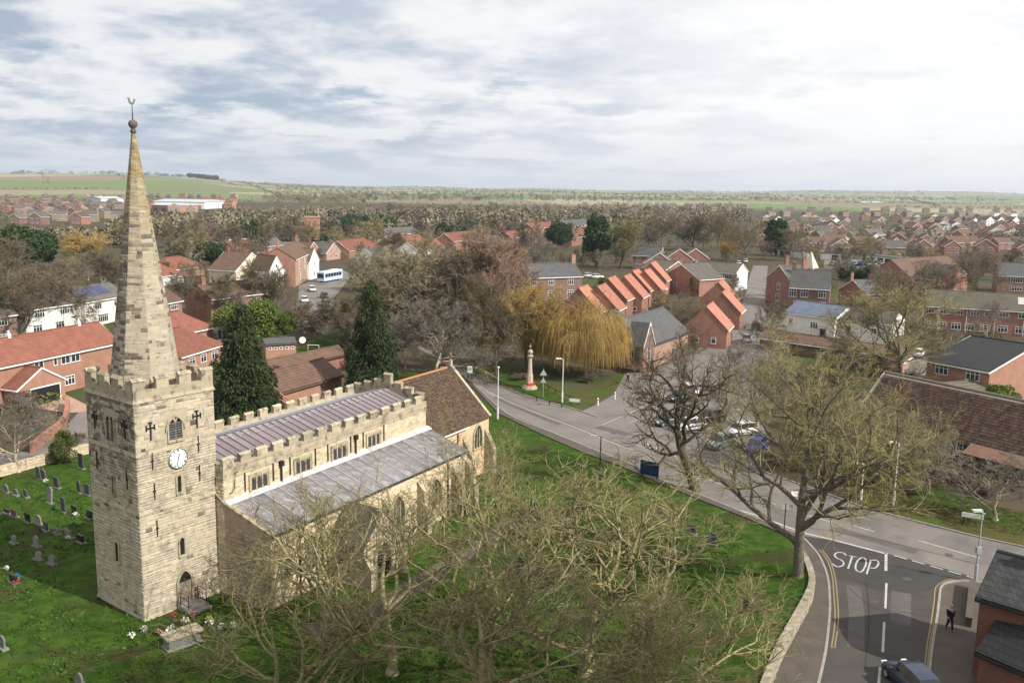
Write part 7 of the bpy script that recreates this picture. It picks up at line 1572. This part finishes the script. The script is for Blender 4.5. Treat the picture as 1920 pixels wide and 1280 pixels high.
# ------------------------------------------------------------------ labels of the many: counted from the left beside a landmark
LM=[(60,660,'long red roofed row'),(90,560,'white houses with solar panels'),(155,470,'golden tree left of the spire'),(45,470,'bushy evergreen at the left edge'),(370,640,'red hipped bungalow'),(397,477,'round evergreen by the red bungalows'),(475,500,'brown gabled white house'),(555,500,'tall orange brick house'),(450,610,'bright green laurel'),(527,632,'small brick outbuilding'),(600,515,'pale blue bus'),(586,425,'square brick tower'),(690,415,'dark evergreen clumps'),(700,640,'pointed conifer'),(820,640,'silver grey tree'),(790,520,'pale olive tree'),(905,500,'tall russet tree'),(831,435,'small round evergreen'),(992,700,'war memorial'),(1090,640,'golden willow'),(1040,520,'dark roofed brick house'),(1047,435,'big round evergreen'),(1120,440,'tall dark pine'),(1165,460,'olive lime tree'),(1170,560,'stepped orange roofs'),(1240,650,'pink gabled schoolroom'),(1350,570,'three orange cottages'),(1290,480,'three white edged gables'),(1340,510,'mossy roofed terrace'),(1365,465,'small orange tree'),(1420,530,'head of the side street'),(1490,530,'victorian house'),(1455,440,'pine above the victorian house'),(1530,590,'blue slate roof'),(1660,600,'grey roof beside the blue one'),(1600,545,'small gabled brick house'),(1600,485,'white garages'),(1655,465,'small dark evergreen of the estate'),(1655,510,'spreading dark bush'),(1760,500,'broad brown roofed building'),(1830,570,'long brick terrace'),(1900,510,'brick house at the right edge'),(1880,680,'black roofed house'),(1700,780,'pantiled barn'),(1330,760,'parked cars'),(1500,760,'crown of the tallest tree'),
 (335,388,'long white shed'),(210,380,'smaller white shed'),(30,400,'lower left end of the hills'),(120,400,'green hill above the golden tree'),(420,380,'field right of the white shed'),(1200,390,'wood above the tall pine'),(1350,392,'wood above the orange tree'),(1480,420,'wood left of the estate'),(1560,410,'pale field behind the estate'),(1640,388,'white farm shed'),(1700,440,'middle of the right estate'),(1790,420,'far rows of the right estate'),(1860,450,'estate rows above the brown roof'),(1500,455,'estate edge above the victorian house'),(1910,420,'estate at the right edge')]
num=ORD; byk={}
for o,x,y,w in AUTO:
    l=min(LM,key=lambda l:(l[0]-x)**2+((l[1]-y)*1.6)**2)[2]; byk.setdefault((w,l),[]).append((x,y,o))
for (w,l),v in byk.items():
    v.sort(key=lambda q:q[0])
    for i,(x,y,o) in enumerate(v):
        o['label']=('%s nearest the %s'%(w,l)) if len(v)==1 else '%s %s from the left near the %s'%(num[min(i,19)],w,l)
# ------------------------------------------------------------------ the air
hz=MB(); hz.box(-14500,14500,-13900,13500,-1.5,112); hm=bpy.data.materials.new('air'); hm.use_nodes=True; nt=hm.node_tree; nt.nodes.clear()
vo=nt.nodes.new('ShaderNodeVolumePrincipled'); oo=nt.nodes.new('ShaderNodeOutputMaterial'); vo.inputs['Density'].default_value=HAZE; vo.inputs['Color'].default_value=(.80,.88,1,1); vo.inputs['Anisotropy'].default_value=.2
nt.links.new(vo.outputs[0],oo.inputs['Volume'])
if HAZE: tagp(hz.build('haze',hm),kind='stuff')
